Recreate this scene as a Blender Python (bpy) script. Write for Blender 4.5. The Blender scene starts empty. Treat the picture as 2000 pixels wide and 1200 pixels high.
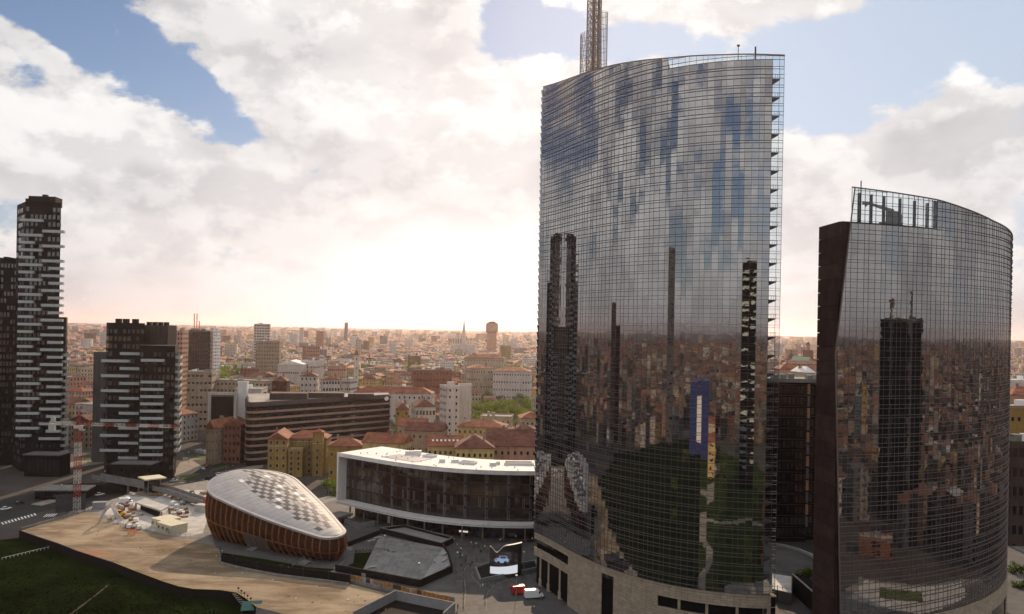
import bpy, bmesh, math, random
import numpy as np
from mathutils import Vector, Matrix

SC = bpy.context.scene
COL = SC.collection
PI = math.pi
rad = math.radians
RND = random.Random(11)

# ------------------------------------------------------------------ camera
CAM_H = 76.0
ROLL = rad(1.05)
FPX = 1600.0                       # focal length, in pixels of a 2000 px wide frame
cam_d = bpy.data.cameras.new("camera")
cam_d.sensor_width = 36.0
cam_d.lens = 36.0 * FPX / 2000.0
cam_d.shift_y = 43.0 / 2000.0
cam_d.clip_start = 1.0
cam_d.clip_end = 90000.0
cam = bpy.data.objects.new("camera", cam_d)
cam.matrix_world = Matrix.Translation((0, 0, CAM_H)) @ Matrix.Rotation(PI / 2, 4, 'X') @ Matrix.Rotation(ROLL, 4, 'Z')
COL.objects.link(cam)
SC.camera = cam

# ------------------------------------------------------------------ light
SUN_AZ = rad(3.0)                 # to the right of the view axis
SUN_EL = rad(24.0)
sun_d = bpy.data.lights.new("sun", 'SUN')
sun_d.energy = 5.0
sun_d.angle = rad(0.6)
sun_d.color = (1.0, 0.75, 0.52)
sun = bpy.data.objects.new("sun", sun_d)
sv = Vector((math.sin(SUN_AZ) * math.cos(SUN_EL), math.cos(SUN_AZ) * math.cos(SUN_EL), math.sin(SUN_EL)))
sun.rotation_euler = sv.to_track_quat('Z', 'Y').to_euler()
sun.location = sv * 500
COL.objects.link(sun)

SC.view_settings.view_transform = 'Standard'
SC.view_settings.look = 'None'
SC.view_settings.exposure = 0.0
SC.view_settings.gamma = 1.0
SC.view_settings.use_curve_mapping = False
SC.render.engine = 'CYCLES'
cy = SC.cycles
cy.use_denoising = True
cy.max_bounces = 6
cy.diffuse_bounces = 2
cy.glossy_bounces = 4
cy.transmission_bounces = 4
cy.transparent_max_bounces = 10
cy.volume_bounces = 1
cy.caustics_reflective = False
cy.caustics_refractive = False
cy.sample_clamp_indirect = 6.0
HAZE = 0.00004


# ------------------------------------------------------------------ node helper
class NT:
    def __init__(self, tree):
        self.t = tree

    def n(self, kind, **kw):
        nd = self.t.nodes.new(kind)
        for k, v in kw.items():
            setattr(nd, k, v)
        return nd

    def put(self, sock, v):
        if v is None:
            return
        if isinstance(v, bpy.types.NodeSocket):
            self.t.links.new(v, sock)
        elif isinstance(v, (tuple, list)) and len(v) == 3 and sock.type == 'RGBA':
            sock.default_value = (*v, 1)
        else:
            sock.default_value = v

    def m(self, op, a, b=None, c=None, clamp=False):
        nd = self.n('ShaderNodeMath', operation=op, use_clamp=clamp)
        for i, v in enumerate((a, b, c)):
            self.put(nd.inputs[i], v)
        return nd.outputs[0]

    def vm(self, op, a, b=None):
        nd = self.n('ShaderNodeVectorMath', operation=op)
        self.put(nd.inputs[0], a)
        self.put(nd.inputs[1], b)
        return nd.outputs[0]

    def noise(self, vec, scale, detail=3.0, rough=0.5, dist=0.0):
        nd = self.n('ShaderNodeTexNoise')
        self.put(nd.inputs['Vector'], vec)
        nd.inputs['Scale'].default_value = scale
        nd.inputs['Detail'].default_value = detail
        nd.inputs['Roughness'].default_value = rough
        nd.inputs['Distortion'].default_value = dist
        return nd.outputs['Fac']

    def mix(self, f, a, b):
        nd = self.n('ShaderNodeMix', data_type='RGBA')
        self.put(nd.inputs[0], f)
        self.put(nd.inputs[6], a)
        self.put(nd.inputs[7], b)
        return nd.outputs[2]

    def smooth(self, v, lo, hi, a=0.0, b=1.0):
        nd = self.n('ShaderNodeMapRange', interpolation_type='SMOOTHSTEP')
        self.put(nd.inputs[0], v)
        for i, q in enumerate((lo, hi, a, b)):
            nd.inputs[i + 1].default_value = q
        return nd.outputs[0]


# ------------------------------------------------------------------ sky
world = bpy.data.worlds.new("World")
SC.world = world
world.use_nodes = True
world.node_tree.nodes.clear()
W = NT(world.node_tree)
tc = W.n('ShaderNodeTexCoord')
dirv = tc.outputs['Generated']
sep = W.n('ShaderNodeSeparateXYZ')
W.put(sep.inputs[0], dirv)
dx, dy, dz = sep.outputs
az = W.m('ARCTAN2', dx, dy)
el = W.m('ARCSINE', dz)
sky = W.n('ShaderNodeTexSky', sky_type='NISHITA')
sky.sun_disc = False
sky.sun_elevation = SUN_EL
sky.sun_rotation = SUN_AZ
sky.altitude = 100
sky.air_density = 1.0
sky.dust_density = 0.15
sky.ozone_density = 4.0


def blob(px, py, rx, ry, amp, tilt=0.0):
    """a patch of thicker or thinner cloud, or of painted glow, in a given direction of the sky"""
    a0 = math.atan((px - 1000) / FPX)
    e0 = math.atan((643 + 0.0183 * (px - 1000) - py) / FPX * math.cos(a0))
    da = W.m('SUBTRACT', az, a0)
    de = W.m('SUBTRACT', el, e0)
    c, s = math.cos(tilt), math.sin(tilt)
    u = W.m('MULTIPLY_ADD', da, c, W.m('MULTIPLY', de, s))
    v = W.m('MULTIPLY_ADD', de, c, W.m('MULTIPLY', da, -s))
    u = W.m('DIVIDE', u, rx / FPX)
    v = W.m('DIVIDE', v, ry / FPX)
    r2 = W.m('ADD', W.m('MULTIPLY', u, u), W.m('MULTIPLY', v, v))
    return W.m('MULTIPLY', W.m('POWER', 2.718, W.m('MULTIPLY', r2, -1.0)), amp)


bias = None
for b in [(230, 80, 170, 80, -0.20, -0.4), (345, 175, 110, 70, -0.20, -0.75), (440, 240, 60, 34, -0.24, -0.75), (50, 15, 120, 26, -0.15, 0.0),
          (985, 45, 95, 65, -0.42, -0.3), (1085, 60, 60, 55, -0.25, 0.0), (1255, 80, 130, 45, -0.28, 0.0), (1630, 110, 170, 90, -0.42, 0.1), (1985, 50, 110, 130, -0.34, 0.0),
          (75, 100, 70, 24, 0.22, -0.7), (212, 62, 20, 26, 0.20, 0.4), (330, 62, 16, 16, 0.18, 0.2),
          (150, 250, 230, 80, 0.13, -0.3), (330, 360, 330, 120, 0.10, -0.25), (640, 130, 170, 120, 0.15, -0.2), (850, 220, 240, 120, 0.13, 0.0),
          (1760, 260, 240, 60, 0.10, 0.2), (960, 330, 170, 90, 0.22, 0.0), (1250, 330, 260, 120, 0.14, 0.0), (800, 420, 300, 60, 0.10, 0.0), (1520, 25, 170, 36, 0.14, 0.0), (1150, 130, 130, 36, 0.08, 0.0)]:
    q = blob(*b)
    bias = q if bias is None else W.m('ADD', bias, q)

comb = W.n('ShaderNodeCombineXYZ')
W.put(comb.inputs[0], dx)
W.put(comb.inputs[1], dy)
W.put(comb.inputs[2], W.m('MULTIPLY', dz, 1.6))
cp = comb.outputs[0]
big = W.noise(cp, 2.2, 1.0, 0.5)
n1 = W.noise(cp, 7.0, 9.0, 0.60, 0.05)
n1u = W.noise(W.vm('ADD', cp, (0.006, 0.010, 0.045)), 7.0, 6.0, 0.60, 0.05)
soft = W.noise(W.vm('ADD', cp, (3.0, 1.0, 2.0)), 3.6, 4.0, 0.55)
rest = W.m('ADD', W.m('MULTIPLY_ADD', big, 0.30, -0.165), bias)
dens = W.m('ADD', W.m('MULTIPLY', n1, 1.20), rest)
dens_u = W.m('ADD', W.m('MULTIPLY', n1u, 1.20), rest)
mask = W.smooth(dens, 0.46, 0.58)
lit = W.smooth(W.m('SUBTRACT', dens, dens_u), -0.07, 0.09)
thick = W.smooth(dens, 0.54, 0.80)
edge_l = W.m('SUBTRACT', 1.0, thick)
shade = W.smooth(soft, 0.36, 0.62)
m1 = W.noise(cp, 3.8, 3.0, 0.5)
m1u = W.noise(W.vm('ADD', cp, (0.01, 0.02, 0.085)), 3.8, 3.0, 0.5)
lit_l = W.smooth(W.m('SUBTRACT', m1, m1u), -0.06, 0.065)
bright = W.m('ADD', W.m('MULTIPLY', lit, 0.38), W.m('MULTIPLY', edge_l, 0.16))
bright = W.m('ADD', bright, W.m('MULTIPLY', lit_l, 0.36))
bright = W.m('ADD', bright, W.m('MULTIPLY', shade, 0.22), clamp=True)
ccol = W.mix(bright, (0.37, 0.375, 0.41), (1.08, 1.065, 1.04))
# thin cloud is brighter on the sun's side of the sky
sd_n = W.n('ShaderNodeVectorMath', operation='DOT_PRODUCT')
W.put(sd_n.inputs[0], dirv)
sd_n.inputs[1].default_value = Vector((sv.x, sv.y, 0.12)).normalized()
sdot = sd_n.outputs['Value']
glow = W.smooth(sdot, 0.80, 1.0)
gl2 = blob(930, 605, 270, 150, 1.0)  # horizon glow painted into the sky colour, away from the sun
ccol = W.mix(W.m('MULTIPLY', glow, 0.30), ccol, (1.02, 1.0, 0.97))
cover = W.m('MULTIPLY', mask, 0.97)
skyc = W.n('ShaderNodeVectorMath', operation='SCALE')
W.put(skyc.inputs[0], sky.outputs[0])
skyc.inputs[3].default_value = 0.075
veil = W.m('MULTIPLY', W.smooth(az, -0.25, 0.25), 0.62)
base = W.mix(veil, skyc.outputs[0], (0.74, 0.85, 0.98))
base = W.mix(cover, base, ccol)
hz = W.m('POWER', 2.718, W.m('MULTIPLY', W.m('MAXIMUM', el, 0.0), -8.0))
hcol = W.mix(W.m('MULTIPLY', glow, 0.6), (0.63, 0.59, 0.595), (0.95, 0.87, 0.86))
ring = blob(930, 625, 560, 120, 0.55)  # pink outer glow, also painted into the sky colour
hcol = W.mix(ring, hcol, (1.05, 0.83, 0.77))
hcol = W.mix(gl2, hcol, (1.5, 1.33, 1.27))
base = W.mix(W.m('MULTIPLY', hz, 0.82), base, hcol)
base = W.mix(W.m('MULTIPLY', ring, 0.5), base, (1.08, 0.90, 0.85))
base = W.mix(W.m('MULTIPLY', gl2, 0.80), base, (1.6, 1.45, 1.38))
bg = W.n('ShaderNodeBackground')
W.put(bg.inputs[0], base)
bg.inputs[1].default_value = 1.0
wo = W.n('ShaderNodeOutputWorld')
W.t.links.new(bg.outputs[0], wo.inputs[0])
world.cycles.sampling_method = 'MANUAL'
world.cycles.sample_map_resolution = 512


# ------------------------------------------------------------------ placing helpers
def ray(x, y):
    """world direction of a point of the photograph (2000 x 1200)"""
    cx, cyy = (x - 1000) / FPX, -(y - 643) / FPX
    c, s = math.cos(ROLL), math.sin(ROLL)
    return Vector((cx * c - cyy * s, 1.0, cx * s + cyy * c))


def G(x, y, z=0.0):
    """the point at height z seen there"""
    d = ray(x, y)
    t = (z - CAM_H) / d.z
    return Vector((d.x * t, t, z))


def PX(x, y, d):
    """the point at distance d seen there"""
    r = ray(x, y)
    return Vector((r.x * d, d, CAM_H + r.z * d))


def g2(x, y, z=0.0):
    p = G(x, y, z)
    return (p.x, p.y)


# ------------------------------------------------------------------ materials
MATS = {}


def pset(b, **kw):
    for k, v in kw.items():
        s = b.inputs.get(k)
        if s is not None:
            s.default_value = (*v, 1) if isinstance(v, (tuple, list)) and len(v) == 3 else v


def mat(name, col, rough=0.75, var=0.18, scale=0.4, spec=0.12, metal=0.0, bump=0.0, bscale=None, ior=None, coord='Object', tint=None, streak=0.0):
    m = bpy.data.materials.new(name)
    m.use_nodes = True
    T = NT(m.node_tree)
    b = m.node_tree.nodes['Principled BSDF']
    pset(b, Roughness=rough, Metallic=metal)
    b.inputs['Specular IOR Level'].default_value = spec
    if ior:
        b.inputs['IOR'].default_value = ior
    t = T.n('ShaderNodeTexCoord')
    vec = t.outputs[coord]
    if var > 0:
        a = T.noise(vec, scale, 5.0, 0.6)
        c = T.noise(vec, scale * 7.3, 4.0, 0.6)
        f = T.m('ADD', T.m('MULTIPLY', a, 0.65), T.m('MULTIPLY', c, 0.35))
        f = T.smooth(f, 0.33, 0.67)
        lo = tuple(v * (1 - var) for v in col)
        hi = tuple(min(1, v * (1 + var)) for v in (tint or col))
        cc = T.mix(f, lo, hi)
        if streak:
            mp = T.n('ShaderNodeMapping')
            T.put(mp.inputs[0], vec)
            mp.inputs['Scale'].default_value = (1.0, 1.0, 0.07)
            k = T.smooth(T.noise(mp.outputs[0], 0.8, 4.0, 0.65), 0.45, 0.75)
            cc = T.mix(T.m('MULTIPLY', k, streak), cc, tuple(v * 0.32 for v in col))
        T.put(b.inputs['Base Color'], cc)
    else:
        b.inputs['Base Color'].default_value = (*col, 1)
    if bump > 0:
        bp = T.n('ShaderNodeBump')
        bp.inputs['Strength'].default_value = bump
        bp.inputs['Distance'].default_value = 0.1
        T.put(bp.inputs['Height'], T.noise(vec, bscale or scale * 10, 4.0, 0.6))
        T.put(b.inputs['Normal'], bp.outputs[0])
    MATS[name] = m
    return m


def glass_mat(name, base, ior, rough=0.02, wave=0.0, wscale=0.35):
    m = bpy.data.materials.new(name)
    m.use_nodes = True
    T = NT(m.node_tree)
    b = m.node_tree.nodes['Principled BSDF']
    pset(b, Roughness=rough, IOR=ior)
    b.inputs['Base Color'].default_value = (*base, 1)
    if wave:
        t = T.n('ShaderNodeTexCoord')
        geo = T.n('ShaderNodeNewGeometry')
        bp = T.n('ShaderNodeBump')
        bp.inputs['Strength'].default_value = wave
        bp.inputs['Distance'].default_value = 0.02
        T.put(bp.inputs['Height'], T.noise(geo.outputs['Position'], wscale, 2.0, 0.5))
        T.put(b.inputs['Normal'], bp.outputs[0])
    MATS[name] = m
    return m


def clear_mat(name, col=(0.86, 0.9, 0.92), fac=0.16):
    m = bpy.data.materials.new(name)
    m.use_nodes = True
    T = NT(m.node_tree)
    m.node_tree.nodes.clear()
    tr = T.n('ShaderNodeBsdfTransparent')
    tr.inputs[0].default_value = (*col, 1)
    gl = T.n('ShaderNodeBsdfGlossy')
    gl.inputs['Color'].default_value = (0.85, 0.88, 0.9, 1)
    gl.inputs['Roughness'].default_value = 0.03
    lw = T.n('ShaderNodeLayerWeight')
    lw.inputs[0].default_value = fac
    mx = T.n('ShaderNodeMixShader')
    T.put(mx.inputs[0], lw.outputs['Fresnel'])
    T.put(mx.inputs[1], tr.outputs[0])
    T.put(mx.inputs[2], gl.outputs[0])
    o = T.n('ShaderNodeOutputMaterial')
    T.put(o.inputs[0], mx.outputs[0])
    MATS[name] = m
    return m


mat('ground', (0.07, 0.06, 0.054), 0.95, 0.3, 0.02)
mat('asphalt', (0.036, 0.034, 0.034), 0.9, 0.25, 0.12)
mat('pavement', (0.27, 0.235, 0.195), 0.9, 0.2, 0.3)
mat('concrete', (0.22, 0.205, 0.185), 0.9, 0.3, 0.35, bump=0.2)
mat('concrete_pale', (0.46, 0.44, 0.41), 0.9, 0.22, 0.25)
mat('paver', (0.105, 0.10, 0.098), 0.8, 0.25, 0.12)
mat('paver_pale', (0.30, 0.295, 0.285), 0.8, 0.22, 0.2)
mat('darkwall', (0.014, 0.012, 0.012), 0.9, 0.2, 0.4)
mat('stone', (0.36, 0.29, 0.22), 0.75, 0.16, 0.6)
mat('stone_b', (0.33, 0.265, 0.20), 0.75, 0.16, 0.6)
mat('stone_c', (0.39, 0.32, 0.25), 0.75, 0.16, 0.6)
mat('stone_dark', (0.050, 0.030, 0.026), 0.85, 0.25, 0.4, spec=0.08, streak=0.5)
mat('metal_fin', (0.16, 0.12, 0.11), 0.6, 0.1, 0.3, spec=0.2)
mat('metal_dark', (0.03, 0.026, 0.026), 0.5, 0.1, 1.0, spec=0.4)
mat('metal_grey', (0.22, 0.22, 0.225), 0.5, 0.15, 0.8)
mat('steel', (0.45, 0.45, 0.46), 0.45, 0.15, 0.8, metal=0.5)
mat('spire_metal', (0.20, 0.165, 0.145), 0.5, 0.15, 0.8, metal=0.2)
mat('white_clad', (0.78, 0.75, 0.72), 0.6, 0.05, 0.2, streak=0.18)
mat('white_roof', (0.74, 0.715, 0.69), 0.75, 0.16, 0.35)
mat('grey_panel', (0.30, 0.29, 0.30), 0.55, 0.12, 0.5)
mat('solar', (0.20, 0.19, 0.23), 0.4, 0.1, 0.5)
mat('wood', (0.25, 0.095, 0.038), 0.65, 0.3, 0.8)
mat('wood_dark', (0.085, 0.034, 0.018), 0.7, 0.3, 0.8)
mat('zinc', (0.36, 0.35, 0.355), 0.6, 0.12, 0.25, spec=0.2)
mat('zinc_dark', (0.06, 0.056, 0.064), 0.55, 0.2, 0.3, spec=0.12)
mat('zinc_mid', (0.20, 0.185, 0.185), 0.5, 0.2, 0.3, spec=0.3)
mat('zinc_white', (0.85, 0.84, 0.82), 0.5, 0.04, 0.3)
mat('facade_black', (0.010, 0.008, 0.008), 0.8, 0.2, 0.2, spec=0.08)
mat('door_grey', (0.12, 0.115, 0.12), 0.6, 0.12, 0.5)
mat('facade_brown', (0.075, 0.052, 0.044), 0.8, 0.15, 0.2, streak=0.5)
mat('facade_grey', (0.16, 0.15, 0.15), 0.8, 0.12, 0.1, streak=0.5)
mat('balcony', (0.42, 0.45, 0.44), 0.5, 0.08, 0.3)
mat('white_paint', (0.78, 0.77, 0.75), 0.6, 0.08, 0.5)
mat('red_paint', (0.50, 0.035, 0.02), 0.5, 0.12, 0.8)
mat('edge_yellow', (0.36, 0.25, 0.03), 0.7, 0.25, 0.8)
mat('crane_red', (0.26, 0.028, 0.022), 0.6, 0.2, 0.8)
mat('crane_white', (0.46, 0.44, 0.42), 0.6, 0.2, 0.8)
mat('band_brown', (0.34, 0.22, 0.165), 0.8, 0.15, 0.2)
mat('yellow_paint', (0.70, 0.45, 0.02), 0.5, 0.12, 0.8)
mat('orange_paint', (0.72, 0.16, 0.03), 0.5, 0.12, 0.8)
mat('blue_paint', (0.035, 0.045, 0.15), 0.5, 0.12, 0.8)
mat('teal_paint', (0.06, 0.14, 0.13), 0.6, 0.12, 0.8)
mat('cream_metal', (0.62, 0.57, 0.42), 0.6, 0.08, 0.5)
mat('plank_wood', (0.34, 0.17, 0.065), 0.8, 0.35, 0.8)
mat('rubber', (0.012, 0.012, 0.012), 0.8, 0.1, 2.0)
mat('trunk', (0.07, 0.05, 0.035), 0.9, 0.25, 2.0)


def leaf_mat(name, col):
    m = mat(name, col, 0.6, 0.35, 0.5, spec=0.1)
    T = NT(m.node_tree)
    b = m.node_tree.nodes['Principled BSDF']
    tr = T.n('ShaderNodeBsdfTranslucent')
    tr.inputs[0].default_value = (min(1, col[0] * 2.2), min(1, col[1] * 2.3), col[2] * 1.2, 1)
    mx = T.n('ShaderNodeMixShader')
    mx.inputs[0].default_value = 0.45
    T.put(mx.inputs[1], b.outputs[0])
    T.put(mx.inputs[2], tr.outputs[0])
    T.put(m.node_tree.nodes['Material Output'].inputs[0], mx.outputs[0])


leaf_mat('leaf_a', (0.060, 0.088, 0.018))
leaf_mat('leaf_b', (0.115, 0.13, 0.024))
leaf_mat('leaf_dark', (0.03, 0.042, 0.014))

mat('ochre', (0.31, 0.20, 0.062), 0.9, 0.16, 0.12, streak=0.5)
mat('ochre_pale', (0.50, 0.37, 0.17), 0.9, 0.14, 0.12, streak=0.5)
mat('cream', (0.44, 0.365, 0.27), 0.9, 0.14, 0.12, streak=0.5)
mat('offwhite', (0.56, 0.50, 0.45), 0.9, 0.1, 0.12, streak=0.5)
mat('beige', (0.32, 0.25, 0.185), 0.9, 0.15, 0.12, streak=0.5)
mat('pinkwall', (0.42, 0.25, 0.18), 0.9, 0.16, 0.12, streak=0.5)
mat('brickwall', (0.24, 0.10, 0.065), 0.9, 0.2, 0.15, streak=0.5)
mat('salmon', (0.48, 0.19, 0.11), 0.85, 0.1, 0.12, streak=0.5)
mat('tiles', (0.25, 0.095, 0.056), 0.85, 0.5, 0.25, bump=0.4, bscale=2.5)
mat('tiles_dark', (0.15, 0.064, 0.046), 0.85, 0.5, 0.25, bump=0.4, bscale=2.5)
mat('flatroof', (0.30, 0.27, 0.25), 0.9, 0.28, 0.12)
mat('copper_green', (0.22, 0.36, 0.26), 0.8, 0.15, 0.3)
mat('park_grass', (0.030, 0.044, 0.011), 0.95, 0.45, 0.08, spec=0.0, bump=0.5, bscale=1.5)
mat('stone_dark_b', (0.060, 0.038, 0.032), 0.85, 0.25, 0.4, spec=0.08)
mat('grass', (0.0095, 0.015, 0.004), 0.95, 0.5, 0.06, spec=0.0, bump=0.6, bscale=1.5)  # near-black tone: vignette darkening is put into this grass colour
mat('grass_lit', (0.075, 0.10, 0.022), 0.95, 0.4, 0.15, bump=0.5, bscale=2.0)  # lighter copy of the grass, sunlit tone put into the colour
mat('skin', (0.45, 0.28, 0.20), 0.6, 0.05, 1.0)
mat('hair', (0.03, 0.02, 0.015), 0.7, 0.1, 1.0)
glass_mat('mirror_glass', (0.012, 0.013, 0.017), 3.7, 0.015, 0.25, 0.45)
glass_mat('mirror_glass_b', (0.010, 0.011, 0.014), 3.2, 0.015, 0.25, 0.45)
glass_mat('dark_glass', (0.010, 0.008, 0.009), 1.9, 0.06)
glass_mat('shop_glass', (0.016, 0.010, 0.010), 1.7, 0.08)
glass_mat('window_glass', (0.012, 0.011, 0.012), 1.6, 0.08)
glass_mat('car_glass', (0.01, 0.01, 0.012), 1.7, 0.04)
clear_mat('clear_glass')


def sand_mat():
    m = bpy.data.materials.new('sand_lot')
    m.use_nodes = True
    T = NT(m.node_tree)
    b = m.node_tree.nodes['Principled BSDF']
    pset(b, Roughness=0.95)
    b.inputs['Specular IOR Level'].default_value = 0.1
    g = T.n('ShaderNodeNewGeometry').outputs['Position']
    mp = T.n('ShaderNodeMapping')
    T.put(mp.inputs[0], g)
    mp.inputs['Rotation'].default_value = (0, 0, 0.6)
    mp.inputs['Scale'].default_value = (0.35, 1.0, 1.0)
    st = T.noise(mp.outputs[0], 0.16, 6.0, 0.65, 0.4)
    f = T.smooth(st, 0.36, 0.66)
    c = T.mix(f, (0.165, 0.115, 0.072), (0.34, 0.265, 0.18))
    r = T.smooth(T.noise(mp.outputs[0], 0.07, 4.0, 0.6), 0.56, 0.70)
    c = T.mix(T.m('MULTIPLY', r, 0.6), c, (0.40, 0.17, 0.085))
    k = T.smooth(T.noise(g, 0.9, 5.0, 0.7), 0.35, 0.7)
    c = T.mix(T.m('MULTIPLY', k, 0.35), c, (0.15, 0.115, 0.08))
    m2 = T.n('ShaderNodeMapping')
    T.put(m2.inputs[0], g)
    m2.inputs['Rotation'].default_value = (0, 0, 0.75)
    m2.inputs['Scale'].default_value = (0.03, 1.0, 1.0)
    rut = T.smooth(T.noise(m2.outputs[0], 1.1, 3.0, 0.6, 0.2), 0.55, 0.68)
    c = T.mix(T.m('MULTIPLY', rut, 0.45), c, (0.12, 0.088, 0.06))
    sp_ = T.smooth(T.noise(g, 0.035, 3.0, 0.6), 0.5, 0.66)
    c = T.mix(T.m('MULTIPLY', sp_, 0.5), c, (0.44, 0.36, 0.25))
    T.put(b.inputs['Base Color'], c)
    bp = T.n('ShaderNodeBump')
    bp.inputs['Strength'].default_value = 0.35
    bp.inputs['Distance'].default_value = 0.15
    T.put(bp.inputs['Height'], T.noise(g, 0.8, 5.0, 0.65))
    T.put(b.inputs['Normal'], bp.outputs[0])
    MATS['sand_lot'] = m


sand_mat()


def city_mat(name, windows):
    """colour from the face attribute; far walls carry their rows of windows in the material"""
    m = bpy.data.materials.new(name)
    m.use_nodes = True
    T = NT(m.node_tree)
    b = m.node_tree.nodes['Principled BSDF']
    pset(b, Roughness=0.88)
    at = T.n('ShaderNodeAttribute', attribute_name='tone')
    c = at.outputs['Color']
    g = T.n('ShaderNodeNewGeometry').outputs['Position']
    k = T.smooth(T.noise(g, 0.09 if not windows else 0.05, 5.0, 0.7), 0.3, 0.7)
    c = T.mix(T.m('MULTIPLY', k, 0.35), c, T.mix(0.5, c, (0.05, 0.035, 0.03)))
    if windows:
        uv = T.n('ShaderNodeUVMap')
        sp = T.n('ShaderNodeSeparateXYZ')
        T.put(sp.inputs[0], uv.outputs[0])
        fu = T.m('FRACT', T.m('DIVIDE', sp.outputs[0], 2.9))
        fv = T.m('FRACT', T.m('DIVIDE', sp.outputs[1], 3.4))
        a = T.m('MULTIPLY', T.m('GREATER_THAN', fu, 0.3), T.m('LESS_THAN', fu, 0.72))
        d = T.m('MULTIPLY', T.m('GREATER_THAN', fv, 0.28), T.m('LESS_THAN', fv, 0.8))
        c = T.mix(T.m('MULTIPLY', T.m('MULTIPLY', a, d), 0.92), c, (0.02, 0.016, 0.016))
    T.put(b.inputs['Base Color'], c)
    MATS[name] = m


city_mat('city_wall', True)
city_mat('city_roof', False)


# ------------------------------------------------------------------ mesh helpers
class MB:
    """collects boxes, prisms, tubes; build() links them as one mesh object"""

    def __init__(self):
        self.v, self.f, self.mi = [], [], []

    def add(self, vs, fs, mi=0):
        o = len(self.v)
        self.v.extend([tuple(p) for p in vs])
        for f in fs:
            self.f.append(tuple(i + o for i in f))
            self.mi.append(mi)
        return self

    def box(self, c, s, rz=0.0, mi=0):
        hx, hy, hz = s[0] / 2, s[1] / 2, s[2] / 2
        co, si = math.cos(rz), math.sin(rz)
        vs = []
        for z in (-hz, hz):
            for x, y in ((-hx, -hy), (hx, -hy), (hx, hy), (-hx, hy)):
                vs.append((c[0] + x * co - y * si, c[1] + x * si + y * co, c[2] + z))
        return self.add(vs, [(3, 2, 1, 0), (4, 5, 6, 7), (0, 1, 5, 4), (1, 2, 6, 5), (2, 3, 7, 6), (3, 0, 4, 7)], mi)

    def b2(self, x0, x1, y0, y1, z0, z1, mi=0):
        return self.box(((x0 + x1) / 2, (y0 + y1) / 2, (z0 + z1) / 2), (x1 - x0, y1 - y0, z1 - z0), 0, mi)

    def hexa(self, bottom, top, mi=0):
        """bottom and top: four points each, counter-clockwise from above"""
        return self.add(list(bottom) + list(top), [(3, 2, 1, 0), (4, 5, 6, 7), (0, 1, 5, 4), (1, 2, 6, 5), (2, 3, 7, 6), (3, 0, 4, 7)], mi)

    def prism(self, pts, z0, z1, mi=0, cap=True):
        pts = [(p[0], p[1]) for p in pts]
        a = sum(pts[i][0] * pts[(i + 1) % len(pts)][1] - pts[(i + 1) % len(pts)][0] * pts[i][1] for i in range(len(pts)))
        if a < 0:
            pts = pts[::-1]
        n = len(pts)
        zb = z0 if hasattr(z0, '__len__') else [z0] * n
        zt = z1 if hasattr(z1, '__len__') else [z1] * n
        vs = [(p[0], p[1], zb[i]) for i, p in enumerate(pts)] + [(p[0], p[1], zt[i]) for i, p in enumerate(pts)]
        fs = [(i, (i + 1) % n, n + (i + 1) % n, n + i) for i in range(n)]
        if cap:
            fs += [tuple(range(n - 1, -1, -1)), tuple(range(n, 2 * n))]
        return self.add(vs, fs, mi)

    def tube(self, p, q, r0, r1=None, n=6, mi=0):
        p, q = Vector(p), Vector(q)
        r1 = r0 if r1 is None else r1
        d = (q - p)
        if d.length < 1e-6:
            return self
        d.normalize()
        u = d.orthogonal().normalized()
        w = d.cross(u)
        vs = []
        for c, r in ((p, r0), (q, r1)):
            for k in range(n):
                a = 2 * PI * k / n
                vs.append(c + u * (r * math.cos(a)) + w * (r * math.sin(a)))
        fs = [(k, (k + 1) % n, n + (k + 1) % n, n + k) for k in range(n)]
        fs += [tuple(range(n - 1, -1, -1)), tuple(range(n, 2 * n))]
        return self.add(vs, fs, mi)

    def bar(self, p, q, w, h=None, mi=0):
        """square bar from p to q"""
        return self.tube(p, q, w * 0.707, (h or w) * 0.707, 4, mi)

    def mesh(self, name, mats, smooth=False):
        me = bpy.data.meshes.new(name)
        me.from_pydata(self.v, [], self.f)
        for m in (mats if isinstance(mats, (list, tuple)) else [mats]):
            me.materials.append(MATS[m] if isinstance(m, str) else m)
        if any(self.mi):
            me.polygons.foreach_set('material_index', self.mi)
        if smooth:
            me.polygons.foreach_set('use_smooth', [True] * len(me.polygons))
        me.update()
        return me

    def build(self, name, mats, parent=None, smooth=False, **tags):
        o = bpy.data.objects.new(name, self.mesh(name, mats, smooth))
        COL.objects.link(o)
        if parent is not None:
            o.parent = parent
        for k, v in tags.items():
            o[k] = v
        return o


def inst(name, me, loc, rz=0.0, parent=None, scale=None, **tags):
    o = bpy.data.objects.new(name, me)
    COL.objects.link(o)
    o.location = loc
    o.rotation_euler = (0, 0, rz)
    if scale is not None:
        o.scale = scale if hasattr(scale, '__len__') else (scale,) * 3
    if parent is not None:
        o.parent = parent
    for k, v in tags.items():
        o[k] = v
    return o


def thing(name, label, cat, loc=(0, 0, 0), rz=0.0, group=None):
    o = bpy.data.objects.new(name, None)
    o.empty_display_size = 0.5
    COL.objects.link(o)
    o.location = loc
    o.rotation_euler = (0, 0, rz)
    o['label'] = label
    o['category'] = cat
    if group:
        o['group'] = group
    return o


def sheet(name, pts, z, m, thick=0.0, kind='structure'):
    me = MB()
    p = [(q[0], q[1]) for q in pts]
    a = sum(p[i][0] * p[(i + 1) % len(p)][1] - p[(i + 1) % len(p)][0] * p[i][1] for i in range(len(p)))
    if a < 0:
        p = p[::-1]
    if thick:
        me.prism(p, z - thick, z)
    else:
        me.add([(q[0], q[1], z) for q in p], [tuple(range(len(p)))])
    return me.build(name, m, kind=kind)


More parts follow.
